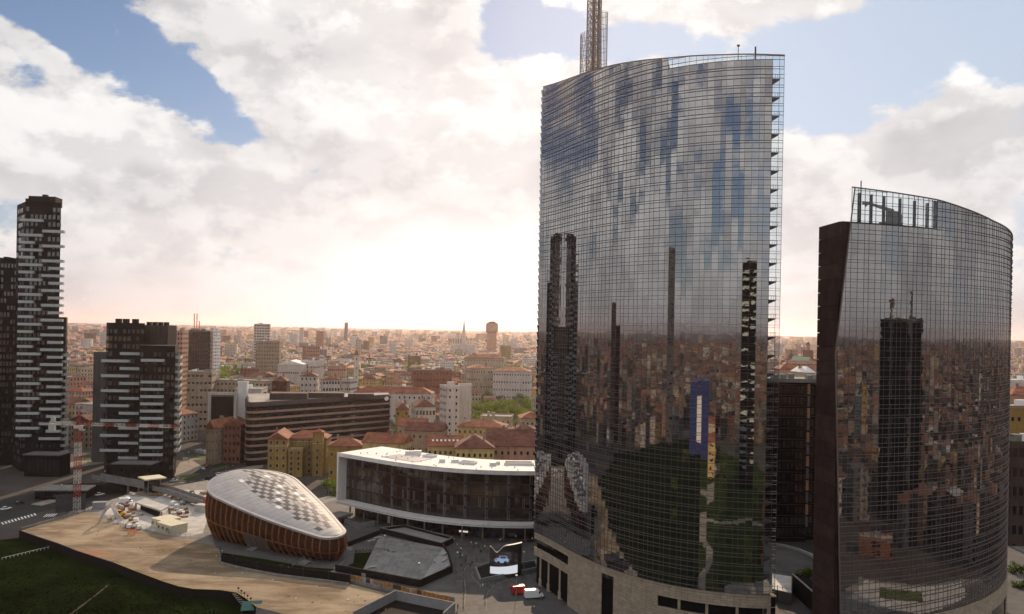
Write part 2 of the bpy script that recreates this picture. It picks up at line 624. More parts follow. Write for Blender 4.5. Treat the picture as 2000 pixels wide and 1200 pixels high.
def wall_line(mb, pts, z0, z1, w, closed=False):
    """a wall of width w along a polyline (mitred)"""
    P = [Vector((p[0], p[1])) for p in pts]
    n = len(P)
    off = []
    for i in range(n):
        a = P[i] - P[i - 1] if (i > 0 or closed) else P[1] - P[0]
        b = P[(i + 1) % n] - P[i] if (i < n - 1 or closed) else P[-1] - P[-2]
        a, b = a.normalized(), b.normalized()
        na, nb = Vector((-a.y, a.x)), Vector((-b.y, b.x))
        m = (na + nb)
        m = m.normalized() if m.length > 1e-4 else na
        off.append(m * (w / 2 / max(0.35, m.dot(na))))
    for i in range(n if closed else n - 1):
        j = (i + 1) % n
        q = [P[i] - off[i], P[j] - off[j], P[j] + off[j], P[i] + off[i]]
        za = z0 if not callable(z0) else z0(i)
        mb.hexa([(v.x, v.y, za) for v in q], [(v.x, v.y, z1) for v in q])
    return mb


def curve_pts(P, n=400, deg=4):
    """smooth curve through plan points, by arc length"""
    P = np.array(P, float)
    if not deg:
        s = np.r_[0, np.cumsum(np.hypot(*np.diff(P, axis=0).T))]
        return P, s
    t = np.r_[0, np.cumsum(np.hypot(*np.diff(P, axis=0).T))]
    tt = np.linspace(0, t[-1], n)
    c = np.c_[np.polyval(np.polyfit(t, P[:, 0], deg), tt), np.polyval(np.polyfit(t, P[:, 1], deg), tt)]
    s = np.r_[0, np.cumsum(np.hypot(*np.diff(c, axis=0).T))]
    return c, s


class Curve:
    def __init__(self, P, deg=4):
        self.c, self.s = curve_pts(P, 400, deg)
        self.L = self.s[-1]

    def p(self, s, off=0.0):
        """plan point at arc length s; off > 0 is towards the outside (the camera's side)"""
        x = np.interp(s, self.s, self.c[:, 0])
        y = np.interp(s, self.s, self.c[:, 1])
        if s < 0 or s > self.L:
            e = s if s < 0 else s - self.L
            k = 0 if s < 0 else -1
            a, b = (self.c[0], self.c[1]) if s < 0 else (self.c[-2], self.c[-1])
            d = (b - a) / np.hypot(*(b - a))
            x, y = self.c[k] + d * e
        n = self.n(s)
        return (x + n[0] * off, y + n[1] * off)

    def n(self, s):
        e = 0.3
        s = min(max(s, e), self.L - e)
        a = np.array([np.interp(s - e, self.s, self.c[:, i]) for i in (0, 1)])
        b = np.array([np.interp(s + e, self.s, self.c[:, i]) for i in (0, 1)])
        d = (b - a) / np.hypot(*(b - a))
        return np.array([d[1], -d[0]])

    def at_px(self, px):
        """arc length where a column of the photograph meets the curve"""
        q = 1000 + FPX * self.c[:, 0] / self.c[:, 1]
        i = int(np.argmax(q))
        return float(np.interp(px, q[:i + 1], self.s[:i + 1]))


# ------------------------------------------------------------------ the ground, streets and plaza
Z_ST = -5.0                       # street level; the plaza deck is 0
g = MB()
N = 96
ring = [0, 400, 1500, 6000, 20000, 42000]
vs = [(0, 0, Z_ST)]
fs = []
for r in ring[1:]:
    for k in range(N):
        a = 2 * PI * k / N
        vs.append((r * math.cos(a), r * math.sin(a), Z_ST))
for k in range(N):
    fs.append((0, 1 + k, 1 + (k + 1) % N))
for j in range(len(ring) - 2):
    for k in range(N):
        a, b = 1 + j * N + k, 1 + j * N + (k + 1) % N
        fs.append((a, a + N, b + N, b))
g.add(vs, fs)
g.build('ground', 'ground', kind='structure')

# field edge, lot edge: the deck ends in a retaining wall
EDGE = [(38, 1037), (75, 1050), (112, 1062), (150, 1077), (190, 1090), (222, 1100), (265, 1117), (318, 1137), (350, 1147), (378, 1152),
        (430, 1154), (462, 1159), (480, 1170), (500, 1186)]
edge = [g2(*p) for p in EDGE]
left_side = [g2(140, 1004), g2(190, 985), g2(262, 962), g2(330, 952), g2(405, 938)]
deck = edge + [g2(560, 1201), g2(640, 1225), g2(760, 1262), (25, 175), (40, 130), (150, 120), (185, 190), (190, 330), (60, 385), (-70, 385), (-92, 345)] + left_side[::-1]
m = MB()
m.prism(deck, Z_ST, 0.0)
m.build('plaza_deck', 'concrete', kind='structure')

# park field in front, below the deck
field = [(p[0] - 0.02, p[1] - 0.02) for p in edge] + [g2(560, 1202), g2(640, 1226), g2(760, 1263), (25, 170), (40, 128), (120, 100), (120, -160), (-220, -200), (-320, 60), (-300, 250), g2(-60, 1075, Z_ST)]
ZF = -2.5
near_f = [p for p in field if p[1] > 140 or p[0] < -200]
gm = MB()
gm.prism(near_f, Z_ST, ZF)
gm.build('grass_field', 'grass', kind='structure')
pp = [g2(130, 1205, ZF), g2(160, 1183, ZF), g2(190, 1160, ZF), g2(212, 1142, ZF)]
sheet('dirt_path', [(p[0] - 0.25, p[1]) for p in pp] + [(p[0] + 0.35, p[1]) for p in pp[::-1]], ZF + 0.02, 'facade_brown')
# the park lawn under and behind the viewpoint, mirrored in the towers
sheet('park_lawn', [(-190, 110), (20, 138), (110, 95), (125, -150), (-210, -190), (-260, 0)], Z_ST + 0.03, 'park_grass')
sheet('park_path', [(-46, 60), (-8, 100), (6, 136), (15, 136), (0, 92), (-36, 50), (-70, -110), (-82, -110)], Z_ST + 0.05, 'pavement')
sheet('park_path', [(-150, -26), (-62, 10), (-40, 54), (-34, 49), (-56, 2), (-148, -34)], Z_ST + 0.055, 'pavement')
sheet('park_path', [(-34, 50), (60, 20), (112, 40), (112, 34), (60, 13), (-36, 44)], Z_ST + 0.06, 'pavement')
sheet('pale_lot', [(126, 128), (149, 124), (182, 190), (168, 196), (140, 165)], 0.03, 'concrete_pale')
sheet('lawn', [(140, 140), (150, 136), (162, 160), (152, 164)], 0.05, 'grass_lit')

# sandy lot on the deck
lot = edge + [g2(560, 1200.5), g2(640, 1222), g2(715, 1195), g2(775, 1163), g2(690, 1141), g2(655, 1132), g2(560, 1121), g2(480, 1106), g2(430, 1096), g2(425, 1070), g2(400, 1062), g2(330, 1047),
              g2(270, 1035), g2(238, 1028), g2(205, 1020), g2(190, 1003), g2(160, 1003)]
sheet('sandy_lot', lot, 0.012, 'sand_lot')
# pale concrete of the building site
site = [g2(200, 1004), g2(232, 980), g2(262, 966), g2(300, 975), g2(345, 957), g2(404, 958), g2(408, 1005), g2(396, 1042), g2(368, 1048), g2(332, 1046), g2(285, 1034), g2(250, 1026), g2(222, 1018)]
sheet('site_floor', site, 0.02, 'concrete_pale')
# plaza paving
plaza = [g2(655, 1133), g2(690, 1142), g2(775, 1164), g2(890, 1200), (24, 185), (45, 150), (150, 150), (180, 200), (185, 325), (55, 380), (-65, 380), (-86, 335), (-72, 312), (-60, 290), g2(690, 1070), g2(655, 1120)]
PLAZA = sheet('plaza_paving', plaza, 0.012, 'paver')


def slabs(parent, quad, nu, nv, z, m, name='paving_slab', gap=0.05, th=0.025, cap=300):
    """paving slabs with open joints over a four-cornered area"""
    a, b, c, d = [Vector((p[0], p[1], 0)) for p in quad]
    for i in range(nu):
        for j in range(nv):
            def pt(u, v):
                return (a * (1 - u) + b * u) * (1 - v) + (d * (1 - u) + c * u) * v
            gu, gv = gap / (b - a).length, gap / (d - a).length
            u0, u1, v0, v1 = i / nu + gu, (i + 1) / nu - gu, j / nv + gv, (j + 1) / nv - gv
            q = [pt(u0, v0), pt(u1, v0), pt(u1, v1), pt(u0, v1)]
            if (q[1] - q[0]).cross(q[2] - q[0]).z < 0:
                q = q[::-1]
            h = RND.uniform(-0.004, 0.004)
            o = MB().hexa([(p.x, p.y, z) for p in q], [(p.x, p.y, z + th + h) for p in q]).build(name, m if isinstance(m, str) else RND.choice(m), parent)


mat('slab_a', (0.095, 0.09, 0.088), 0.8, 0.15, 0.4)
mat('slab_b', (0.080, 0.077, 0.076), 0.8, 0.15, 0.4)
mat('slab_c', (0.108, 0.103, 0.10), 0.8, 0.15, 0.4)
mat('terrace_a', (0.215, 0.205, 0.20), 0.8, 0.15, 0.4)
mat('terrace_b', (0.19, 0.182, 0.178), 0.8, 0.15, 0.4)
mat('terrace_c', (0.24, 0.232, 0.222), 0.8, 0.15, 0.4)

slabs(PLAZA, [G(895, 1205), G(1062, 1180), G(1040, 1052), G(886, 1062)], 13, 21, 0.013, ['slab_a', 'slab_b', 'slab_c'], gap=0.07, th=0.012)
# raised terrace with dark outer walls
TZ = 1.1
ter = [G(*p, TZ) for p in [(706, 1119), (820, 1139), (882, 1112), (874, 1083), (866, 1070), (742, 1047)]]
tm = MB().prism([(p.x, p.y) for p in ter], 0.0, TZ)
terrace = tm.build('terrace', 'paver_pale', kind='structure')
slabs(terrace, [ter[0], ter[1], ter[4], ter[5]], 12, 13, TZ + 0.002, ['terrace_a', 'terrace_b', 'terrace_c'])
tw = thing('terrace_parapet', 'long dark parapet wall around the raised grey terrace', 'wall')
par = [G(655, 1112, 0.6), G(820, 1140, TZ), G(883, 1112, TZ), G(874.5, 1082, TZ), G(868, 1070, TZ)]
for i in range(4):
    wall_line(MB(), [(p.x, p.y) for p in par[i:i + 2]], 0.0, TZ + (1.1 if i < 3 else 0.7), 0.35).build('wall_panel', 'darkwall', tw)
# street surfaces on the left, all at street level
S = Z_ST
sheet('road', [g2(-120, 1050, S), g2(0, 1018, S), g2(140, 988, S), g2(250, 962, S), g2(360, 948, S), g2(425, 940, S), g2(640, 915, S), g2(640, 900, S), g2(520, 916, S), g2(440, 925, S), g2(345, 938, S), g2(180, 945, S), g2(0, 975, S), g2(-120, 990, S)], S + 0.02, 'asphalt')
sheet('side_road', [g2(398, 945, S), g2(470, 925, S), g2(455, 912, S), g2(500, 905, S), g2(440, 903, S), g2(392, 905, S), g2(380, 880, S), g2(356, 880, S), g2(372, 915, S), g2(345, 938, S)], S + 0.03, 'asphalt')
for nm, pts, mt in [('pavement', [(345, 936), (372, 928), (396, 912), (374, 898), (352, 903), (338, 925)], 'pavement'),
                    ('pavement', [(420, 924), (515, 906), (513, 913), (440, 930), (425, 933)], 'pavement'),
                    ('pavement', [(125, 905), (214, 890), (214, 903), (130, 916)], 'pavement'),
                    ('pavement', [(60, 985), (110, 972), (135, 968), (130, 975), (80, 988)], 'pavement'),
                    ('pavement', [(357, 893), (408, 893), (408, 897), (357, 899)], 'pavement'),
                    ('lawn', [(350, 930), (390, 924), (386, 928), (356, 937)], 'grass_lit'),
                    ('lawn', [(370, 890), (420, 893), (408, 897), (366, 895)], 'grass_lit'),
                    ('lawn', [(418, 915), (446, 909), (448, 912), (422, 919)], 'grass_lit'),
                    ('lawn', [(155, 895), (195, 892), (192, 899), (158, 900)], 'grass_lit')]:
    sheet(nm, [g2(x, y, S + 0.12) for x, y in pts], S + 0.12 + (0.03 if nm == 'lawn' else 0), mt, 0.14)
# far right: lawn and pavement beyond the second tower
sheet('lawn', [g2(1962, 1020, S + .1), g2(2030, 1035, S + .1), g2(2030, 1120, S + .1), g2(1960, 1108, S + .1)], S + 0.1, 'grass_lit', 0.12)
sheet('pavement', [g2(1955, 1109, S + .1), g2(2040, 1122, S + .1), g2(2060, 1210, S + .1), g2(1950, 1205, S + .1)], S + 0.1, 'pavement', 0.12)
sheet('pavement', [g2(1968, 1046, S + .15), g2(1972, 1046, S + .15), g2(2006, 1085, S + .15), g2(1999, 1085, S + .15)], S + 0.17, 'pavement', 0.07)

# zebra crossing and lane paint
road_marks = thing('zebra_crossing', 'white zebra stripes across the dark road by the lot corner', 'zebra crossing')
for i in range(11):
    x0, y0 = 2 + i * 6.3, 1021 - i * 1.75
    q = [G(x0, y0, S + 0.028), G(x0 + 3.2, y0 - 0.9, S + 0.028), G(x0 + 6.4, y0 + 3.2, S + 0.028), G(x0 + 3.2, y0 + 4.1, S + 0.028)]
    MB().hexa([(p.x, p.y, S + 0.024) for p in q[::-1]], [(p.x, p.y, S + 0.03) for p in q[::-1]]).build('stripe', 'white_paint', road_marks)
rm2 = thing('zebra_crossing', 'short white zebra stripes beside the dark site screen', 'zebra crossing')
for i in range(5):
    x0, y0 = 84 + i * 4.6, 1010 - i * 0.2
    q = [G(x0, y0, S + 0.028), G(x0 + 2.2, y0, S + 0.028), G(x0 + 10, y0 - 6, S + 0.028), G(x0 + 8, y0 - 6, S + 0.028)]
    MB().hexa([(p.x, p.y, S + 0.024) for p in q], [(p.x, p.y, S + 0.03) for p in q]).build('stripe', 'white_paint', rm2)
lane = thing('lane_marking', 'broken white lane line along the main road', 'road marking')
for i in range(13):
    x = 170 + i * 20
    y = 968 - i * 2.7
    a, b = G(x, y, S + 0.03), G(x + 9, y - 1.3, S + 0.03)
    MB().box(((a.x + b.x) / 2, (a.y + b.y) / 2, S + 0.027), ((b - a).length, 0.25, 0.008), math.atan2(b.y - a.y, b.x - a.x)).build('stripe', 'white_paint', lane)


# ------------------------------------------------------------------ the two glass towers
def quad_box(mb, a, b, z0, z1, n, th, tilt=(0.0, 0.0), mi=0, lean=None):
    """a pane between plan points a, b; n its outward normal; tilt: out-of-plane shift across the width and the height"""
    (ax, ay), (bx, by) = a, b
    la0, lb0, la1, lb1 = lean or (0, 0, 0, 0)
    dxy = np.array([bx - ax, by - ay])
    out = []
    for off in (0.0, -th):
        for (u, z, e) in ((0 + la0, z0, -tilt[0] - tilt[1]), (1 + lb0, z0, tilt[0] - tilt[1]), (1 + lb1, z1, tilt[0] + tilt[1]), (0 + la1, z1, -tilt[0] + tilt[1])):
            x, y = np.array([ax, ay]) + dxy * u + n * (e + off)
            out.append((x, y, z))
    mb.add(out, [(0, 1, 2, 3), (7, 6, 5, 4), (0, 4, 5, 1), (1, 5, 6, 2), (2, 6, 7, 3), (3, 7, 4, 0)], mi)


def glass_tower(name, label, curve, s_end_body, z_pod, ztop, floor_h, glass, s_left, clear_cols, body_poly, body_top, body_mat, seed, nparts, part_box, tone=(0.10, 0.04)):
    rnd = random.Random(seed)
    root = thing(name, label, 'skyscraper', (float(curve.c[len(curve.c) // 2][0]), float(curve.c[len(curve.c) // 2][1]), 0))
    off = root.location.copy()

    def fin(ob):
        ob.parent = root
        ob.matrix_parent_inverse = Matrix.Translation(-off)
        return ob

    # columns alternate wide and narrow
    cols = [0.0]
    k = 0
    while cols[-1] < curve.L - 0.4:
        cols.append(min(curve.L, cols[-1] + (1.62, 1.62, 1.12)[k % 3]))
        k += 1
    rows = []
    z = z_pod
    zmax = max(ztop(s) for s in cols)
    sub = [0.0, 0.85, 2.12, 2.68]
    while z < zmax:
        for q in sub:
            rows.append(z + q)
        z += floor_h
    rows = [r for r in rows if r < zmax] + [zmax]
    yaw = [rnd.gauss(0, 1) for _ in cols]
    allp, clearp, picked = MB(), MB(), []
    for i in range(len(cols) - 1):
        s0, s1 = cols[i] + 0.03, cols[i + 1] - 0.03
        sm = (s0 + s1) / 2
        n = curve.n(sm)
        w = s1 - s0
        zt = min(ztop(s0), ztop(s1))
        for j in range(len(rows) - 1):
            z0, z1 = rows[j] + 0.03, rows[j + 1] - 0.03
            lean = (0, 0, 0, 0)
            if s_left:
                l0, l1 = s_left(z0), s_left(z1)
                if s1 < min(l0, l1) + 0.15:
                    continue
                lean = (max(0, (l0 - s0) / w), 0, max(0, (l1 - s0) / w), 0)
                if max(lean) > 0.97:
                    continue
            top_lean = None
            if z0 > zt - 0.1:
                continue
            z1 = min(z1, zt)
            a, b = curve.p(s0), curve.p(s1)
            h = z1 - z0
            tx = math.radians(tone[0] * yaw[i] + tone[1] * rnd.gauss(0, 1)) * w / 2
            tz = math.radians(tone[1] * 0.8 * rnd.gauss(0, 1)) * h / 2
            clr = clear_cols(sm, (z0 + z1) / 2)
            if not clr and part_box(sm, (z0 + z1) / 2) and len(picked) < nparts and h > 1.0 and max(lean) == 0:
                picked.append((a, b, z0, z1, n, (tx, tz)))
            else:
                quad_box(clearp if clr else allp, a, b, z0, z1, n, 0.05, (0, 0) if clr else (tx, tz), 0, lean)
    fin(allp.build('glazing', glass, kind='stuff'))
    if clearp.v:
        fin(clearp.build('clear_glazing', 'clear_glass', kind='stuff'))
    for a, b, z0, z1, n, tl in picked:
        q = MB()
        quad_box(q, a, b, z0, z1, n, 0.05, tl)
        fin(q.build('pane', glass))
    # sun-shade fins, one ring per line of the facade
    for z in rows[:-1]:
        f = MB()
        for i in range(len(cols) - 1):
            s0, s1 = cols[i], cols[i + 1]
            if z > min(ztop(s0), ztop(s1)) - 0.15:
                continue
            if s_left:
                l = s_left(z)
                if s1 <= l:
                    continue
                s0 = max(s0, l)
            f.hexa([(*curve.p(s, o), z - 0.03) for s, o in ((s0, 0.20), (s1, 0.20), (s1, -0.04), (s0, -0.04))],
                   [(*curve.p(s, o), z + 0.03) for s, o in ((s0, 0.20), (s1, 0.20), (s1, -0.04), (s0, -0.04))])
        if f.v:
            fin(f.build('sunshade', 'metal_fin'))
    # vertical mullions
    for i, s in enumerate(cols):
        zb = z_pod
        zt = ztop(s)
        f = MB()
        if s_left:
            zz = [q for q in np.linspace(z_pod, zt, 40) if s_left(q) <= s]
            if not zz:
                continue
            zb, zt = min(zz), max(zz) if s < 3.5 else zt
        w = 0.024
        f.hexa([(*curve.p(q, o), zb) for q, o in ((s - w, 0.05), (s + w, 0.05), (s + w, -0.1), (s - w, -0.1))],
               [(*curve.p(q, o), zt) for q, o in ((s - w, 0.05), (s + w, 0.05), (s + w, -0.1), (s - w, -0.1))])
        fin(f.build('mullion', 'metal_fin'))
    # coping along the top edge
    f = MB()
    for i in range(len(cols) - 1):
        s0, s1 = cols[i], cols[i + 1]
        if s_left and s1 < s_left(ztop(s0)):
            continue
        q = ((s0, 0.15), (s1, 0.15), (s1, -0.15), (s0, -0.15))
        f.hexa([(*curve.p(s, o), ztop(s) - 0.1) for s, o in q], [(*curve.p(s, o), ztop(s) + 0.12) for s, o in q])
    fin(f.build('coping', 'metal_fin'))
    fin(MB().prism(body_poly, 0.5, body_top).build('core', body_mat))
    return root, fin, cols


# --- tower with the spire
CA = Curve([(8.1, 245), (12.3, 236), (17, 226), (26.1, 209), (37, 197.4), (48, 192), (62.2, 189.8)])
PXA = [1053, 1120, 1200, 1300, 1400, 1500, 1530]
TOPA = [148.6, 146.2, 144.1, 142.1, 141.1, 140.6, 140.6]
SA = [CA.at_px(p) for p in PXA]
ztA = lambda s: float(np.interp(s, SA, TOPA))
POD = 15.4
s_body = CA.at_px(1501)
s_cr = CA.at_px(1293)
bodyA = [CA.p(s, -0.35) for s in np.linspace(0.6, s_body, 50)] + [(62.5, 215), (54, 250), (34, 268), (16, 266), (10.5, 252)]
ROOF_A = 139.3
towerA, finA, colsA = glass_tower(
    'glass_skyscraper', 'tall curved mirror glass skyscraper carrying a lattice spire on its roof', CA, s_body, POD, ztA, 4.28, 'mirror_glass', None,
    lambda s, z: (s > s_body) or (s > s_cr and z > ROOF_A), bodyA, ROOF_A, 'facade_black', 3, 300,
    lambda s, z: s > CA.at_px(1300) and z < 60)
# upper storey behind the left of the crown
finA(MB().prism([CA.p(s, -0.45) for s in np.linspace(0.7, s_cr, 30)] + [(41, 215), (36, 250), (20, 262), (11, 252)], ROOF_A + 0.02, 142.0).build('plant_room', 'facade_black'))
cw = MB()
for i in range(30):
    s0, s1 = 0.7 + (s_cr - 0.7) * i / 30, 0.7 + (s_cr - 0.7) * (i + 1) / 30
    q = ((s0, -0.3), (s1, -0.3), (s1, -0.42), (s0, -0.42))
    cw.hexa([(*CA.p(s, o), 138) for s, o in q], [(*CA.p(s, o), ztA(s) - 0.3) for s, o in q])
finA(cw.build('crown_backing', 'facade_black'))
# balconies in the glass wing on the right edge
zb = POD + 4.28
while zb < 139:
    a, b = CA.p(s_body - 0.1, -0.4), CA.p(CA.L - 1.0, -0.5)
    n = CA.n(CA.L - 2)
    q = [a, b, (b[0] - n[0] * 1.2, b[1] - n[1] * 1.2), (a[0] - n[0] * 3.0, a[1] - n[1] * 3.0)]
    q = [a, b, (b[0], b[1] + 1.2), (a[0] + 0.2, a[1] + 4.0)]
    m = MB().hexa([(a[0], a[1], zb - 1.0), (b[0], b[1], zb - 0.18), (b[0], b[1] + 1.2, zb - 0.18), (a[0] + 0.2, a[1] + 4, zb - 1.0)], [(*p, zb) for p in q])
    bal = finA(m.build('balcony', 'facade_grey'))
    r = MB()
    r.bar((b[0], b[1], zb + 1.0), (a[0], a[1], zb + 1.0), 0.05)
    for t in (0.05, 0.4, 0.7, 1.0):
        p = (a[0] + (b[0] - a[0]) * t, a[1] + (b[1] - a[1]) * t)
        r.bar((*p, zb), (*p, zb + 1.0), 0.05)
    r.build('railing', 'metal_dark', bal)
    zb += 4.28
# narrow return of the facade at the left edge
rt = MB()
z = POD
while z < 146:
    rt.hexa([(7.75, 246.2, z), (8.2, 245.1, z), (8.6, 245.3, z), (8.15, 246.4, z)], [(7.45, 246.8, z + 2.05), (8.2, 245.1, z + 2.05), (8.6, 245.3, z + 2.05), (7.9, 247, z + 2.05)])
    z += 2.14
finA(rt.build('edge_glazing', 'mirror_glass', kind='stuff'))


# stone base: panels around openings
def stone_base(curve, finf, openings, s0, s1, pw, ph, z1, mname, nmax, near):
    rest = MB()
    cnt = 0
    s = s0
    panels = []
    while s < s1 - 0.3:
        e = min(s + pw, s1)
        z = 0.0
        while z < z1 - 0.1:
            t = min(z + ph, z1)
            sm, zm = (s + e) / 2, (z + t) / 2
            if not any(a <= sm <= b and c <= zm <= d for a, b, c, d in openings):
                panels.append((s, e, z, t))
            z += ph
        s += pw
    panels.sort(key=lambda p: near(p))
    for k, (a, b, c, d) in enumerate(panels):
        m = MB() if k < nmax else rest
        j = RND.uniform(-0.012, 0.012)
        q = ((a + 0.025, 0.3 + j), (b - 0.025, 0.3 + j), (b - 0.025, 0.05), (a + 0.025, 0.05))
        m.hexa([(*curve.p(x, o), c + 0.03) for x, o in q], [(*curve.p(x, o), d - 0.03) for x, o in q], 0 if k < nmax else RND.choice((0, 0, 1, 2)))
        if k < nmax:
            finf(m.build('stone_panel', RND.choice([mname, mname, 'stone_b', 'stone_c'])))
    if rest.v:
        finf(rest.build('stone_cladding', [mname, 'stone_b', 'stone_c'], kind='stuff'))


op = [(-1, CA.at_px(1119), 11.2, 13.7), (-1, CA.at_px(1119), 0, 8.7), (CA.at_px(1188), CA.at_px(1205), 0, 13.4),
      (CA.at_px(1296), CA.at_px(1503), 9.9, 12.6), (CA.at_px(1296), CA.at_px(1503), 0, 7.2)]
stone_base(CA, finA, op, 0.0, CA.L - 1.2, 1.5, 0.62, POD - 0.25, 'stone', 300, lambda p: -p[1] * 2 - p[2])
# lining behind the stone and the openings
ln = MB()
for i in range(60):
    s0_, s1_ = CA.L * i / 60, CA.L * (i + 1) / 60
    for (za, zb_) in ((0, 7.0), (7.2, 9.9), (9.9, 12.6), (12.6, POD - 0.1)):
        mid = (za + zb_) / 2
        o_in = -1.6 if any(a <= (s0_ + s1_) / 2 <= b and c <= mid <= d for a, b, c, d in op) else 0.0
        q = ((s0_, o_in), (s1_, o_in), (s1_, o_in - 0.3), (s0_, o_in - 0.3))
        ln.hexa([(*CA.p(s, o), za) for s, o in q], [(*CA.p(s, o), zb_) for s, o in q])
finA(ln.build('base_lining', 'dark_glass', kind='stuff'))
f = MB()
for i in range(60):
    s0_, s1_ = CA.L * i / 60, CA.L * (i + 1) / 60
    for za, zb_ in ((POD - 0.25, POD - 0.02), (9.78, 9.9), (12.6, 12.72), (7.05, 7.2)):
        if za < POD - 1 and s0_ < CA.at_px(1296):
            continue
        q = ((s0_, 0.45 if za > 14 else 0.25), (s1_, 0.45 if za > 14 else 0.25), (s1_, -1.5), (s0_, -1.5))
        f.hexa([(*CA.p(s, o), za) for s, o in q], [(*CA.p(s, o), zb_) for s, o in q])
finA(f.build('stone_ledge', 'stone'))
for px in (1062, 1078, 1100):
    s = CA.at_px(px)
    p = CA.p(s, -0.9)
    c = MB().tube((*p, 0), (*p, 11), 0.75, 0.75, 16)
    c.tube((*p, 0), (*p, 2.2), 0.95, 0.95, 16)
    finA(c.build('column', 'stone', smooth=False))
for px in (1335, 1390, 1450):
    p = CA.p(CA.at_px(px), -0.7)
    finA(MB().tube((*p, 0), (*p, 12.6), 0.5, 0.5, 12).build('column', 'stone'))

# small mast and camera on the roof edge
for px, h, lab in ((1440, 2.2, 'thin camera mast on the curved glass crown'), (1474, 1.9, 'short dark stub post on the curved glass crown')):
    p = CA.p(CA.at_px(px - 8), -0.4)
    m = MB().tube((*p, ROOF_A), (*p, ztA(CA.at_px(px)) + h), 0.09 if px == 1440 else 0.2, None, 8)
    if px == 1440:
        m.box((p[0], p[1], ztA(CA.at_px(px)) + h), (0.6, 0.3, 0.4))
    m.build('roof_mast', 'metal_dark', label=lab, category='mast')

# spire: three lattice drums of different height about one dense shaft
sp_c = PX(1159, 120, 250)
spire = thing('lattice_spire', 'bronze lattice spire rising from the tall mirror glass skyscraper', 'spire', (sp_c.x, sp_c.y, 142))


def drum(name, cx, cy, r, z0, z1, nv, dz, bw, a0=0.0, a1=2 * PI, slope=0.0, dense=False):
    m = MB()
    full = a1 - a0 > 6
    for k in range(nv + (0 if full else 1)):
        a = a0 + (a1 - a0) * k / nv
        zt = z1 + slope * (k / nv - 0.5)
        m.bar((cx + r * math.cos(a), cy + r * math.sin(a), z0), (cx + r * math.cos(a), cy + r * math.sin(a), zt), bw)
    z = z0 + dz * 0.5
    while z < z1:
        for k in range(nv):
            a, b = a0 + (a1 - a0) * k / nv, a0 + (a1 - a0) * (k + 1) / nv
            m.bar((cx + r * math.cos(a), cy + r * math.sin(a), z), (cx + r * math.cos(b), cy + r * math.sin(b), z), bw * 0.8)
            if dense and (k + int(z)) % 2:
                m.bar((cx + r * math.cos(a), cy + r * math.sin(a), z), (cx + r * math.cos(b), cy + r * math.sin(b), z + dz), bw * 0.6)
        z += dz
    return m.build(name, 'spire_metal', spire)


drum('drum', 0, 0, 2.2, -4, 84, 16, 2.0, 0.15, dense=True)
drum('inner_shaft', 0.2, 0, 1.35, -4, 84, 9, 2.6, 0.17, dense=True)
drum('drum', -1.9, -0.3, 2.2, -4, 24.0, 16, 3.0, 0.13, rad(100), rad(300), 2.0, dense=True)
drum('drum', 1.9, -0.2, 2.2, -4, 31.0, 16, 3.6, 0.11, rad(-110), rad(110), 0.5)
m = MB().tube((0, 0, -4), (0, 0, 70), 0.55, 0.3, 10)
m.build('mast_pole', 'spire_metal', spire)

# --- second tower
CB = Curve([(66.5, 170.8), (80, 174.3), (93.4, 180), (110, 190.5), (124.5, 205), (134, 222), (139, 240)])
SB = [0.0, CB.at_px(1667), CB.at_px(1830), CB.at_px(1935), CB.L]
TOPB = [107.3, 107.0, 106.0, 103.5, 100.5]
ztB = lambda s: float(np.interp(s, SB, TOPB))
sLB = lambda z: float(np.interp(z, [0, 18, 72, 107], [3.6, 3.3, 1.0, 4.9]))
s_crB = CB.at_px(1822)
ROOF_B = 99.9
bodyB = [(68.1, 181.5), (68.75, 172.5)] + [CB.p(s, -0.55) for s in np.linspace(2.6, CB.L, 50)] + [(130, 262), (108, 258), (92, 225)]
towerB, finB, colsB = glass_tower(
    'glass_skyscraper', 'shorter curved glass skyscraper with a slanting edge and dark stone side wall', CB, CB.L, POD, ztB, 4.1, 'mirror_glass_b', sLB,
    lambda s, z: s < s_crB and z > ROOF_B - 0.6, bodyB, ROOF_B, 'stone_dark', 5, 300,
    lambda s, z: s < CB.at_px(1850) and 15 < z < 60)
cw = MB()
for i in range(40):
    s0, s1 = s_crB + (CB.L - s_crB) * i / 40, s_crB + (CB.L - s_crB) * (i + 1) / 40
    q = ((s0, -0.3), (s1, -0.3), (s1, -0.5), (s0, -0.5))
    cw.hexa([(*CB.p(s, o), 97) for s, o in q], [(*CB.p(s, o), ztB(s) - 0.2) for s, o in q])
finB(cw.build('crown_backing', 'facade_black'))
# slanting edge trim
e = MB()
zz = [15.4, 18, 72, 107]
for a, b in zip(zz[:-1], zz[1:]):
    e.bar((*CB.p(sLB(a), 0.15), a), (*CB.p(sLB(b), 0.15), b), 0.22)
finB(e.build('edge_trim', 'metal_fin'))
# dark stone side wall, in courses
wl = []
for j in range(34):
    z0 = 0.0 + j * 2.94
    if z0 > 99:
        break
    q = [(67.75, 181.9), (68.38, 172.1), (68.7, 172.15), (68.07, 181.9)]
    o = MB().hexa([(*p, z0 + 0.02) for p in q], [(*p, min(z0 + 2.84, 99.9)) for p in q])
    finB(o.build('stone_course', RND.choice(['stone_dark', 'stone_dark_b'])))
    q2 = [(68.4, 172.0), (70.9, 172.55), (70.8, 172.75), (68.4, 172.2)]
    if z0 > 84:
        finB(MB().hexa([(*p, z0 + 0.02) for p in q2], [(*p, min(z0 + 2.84, 99.9)) for p in q2]).build('stone_course', 'stone_dark'))
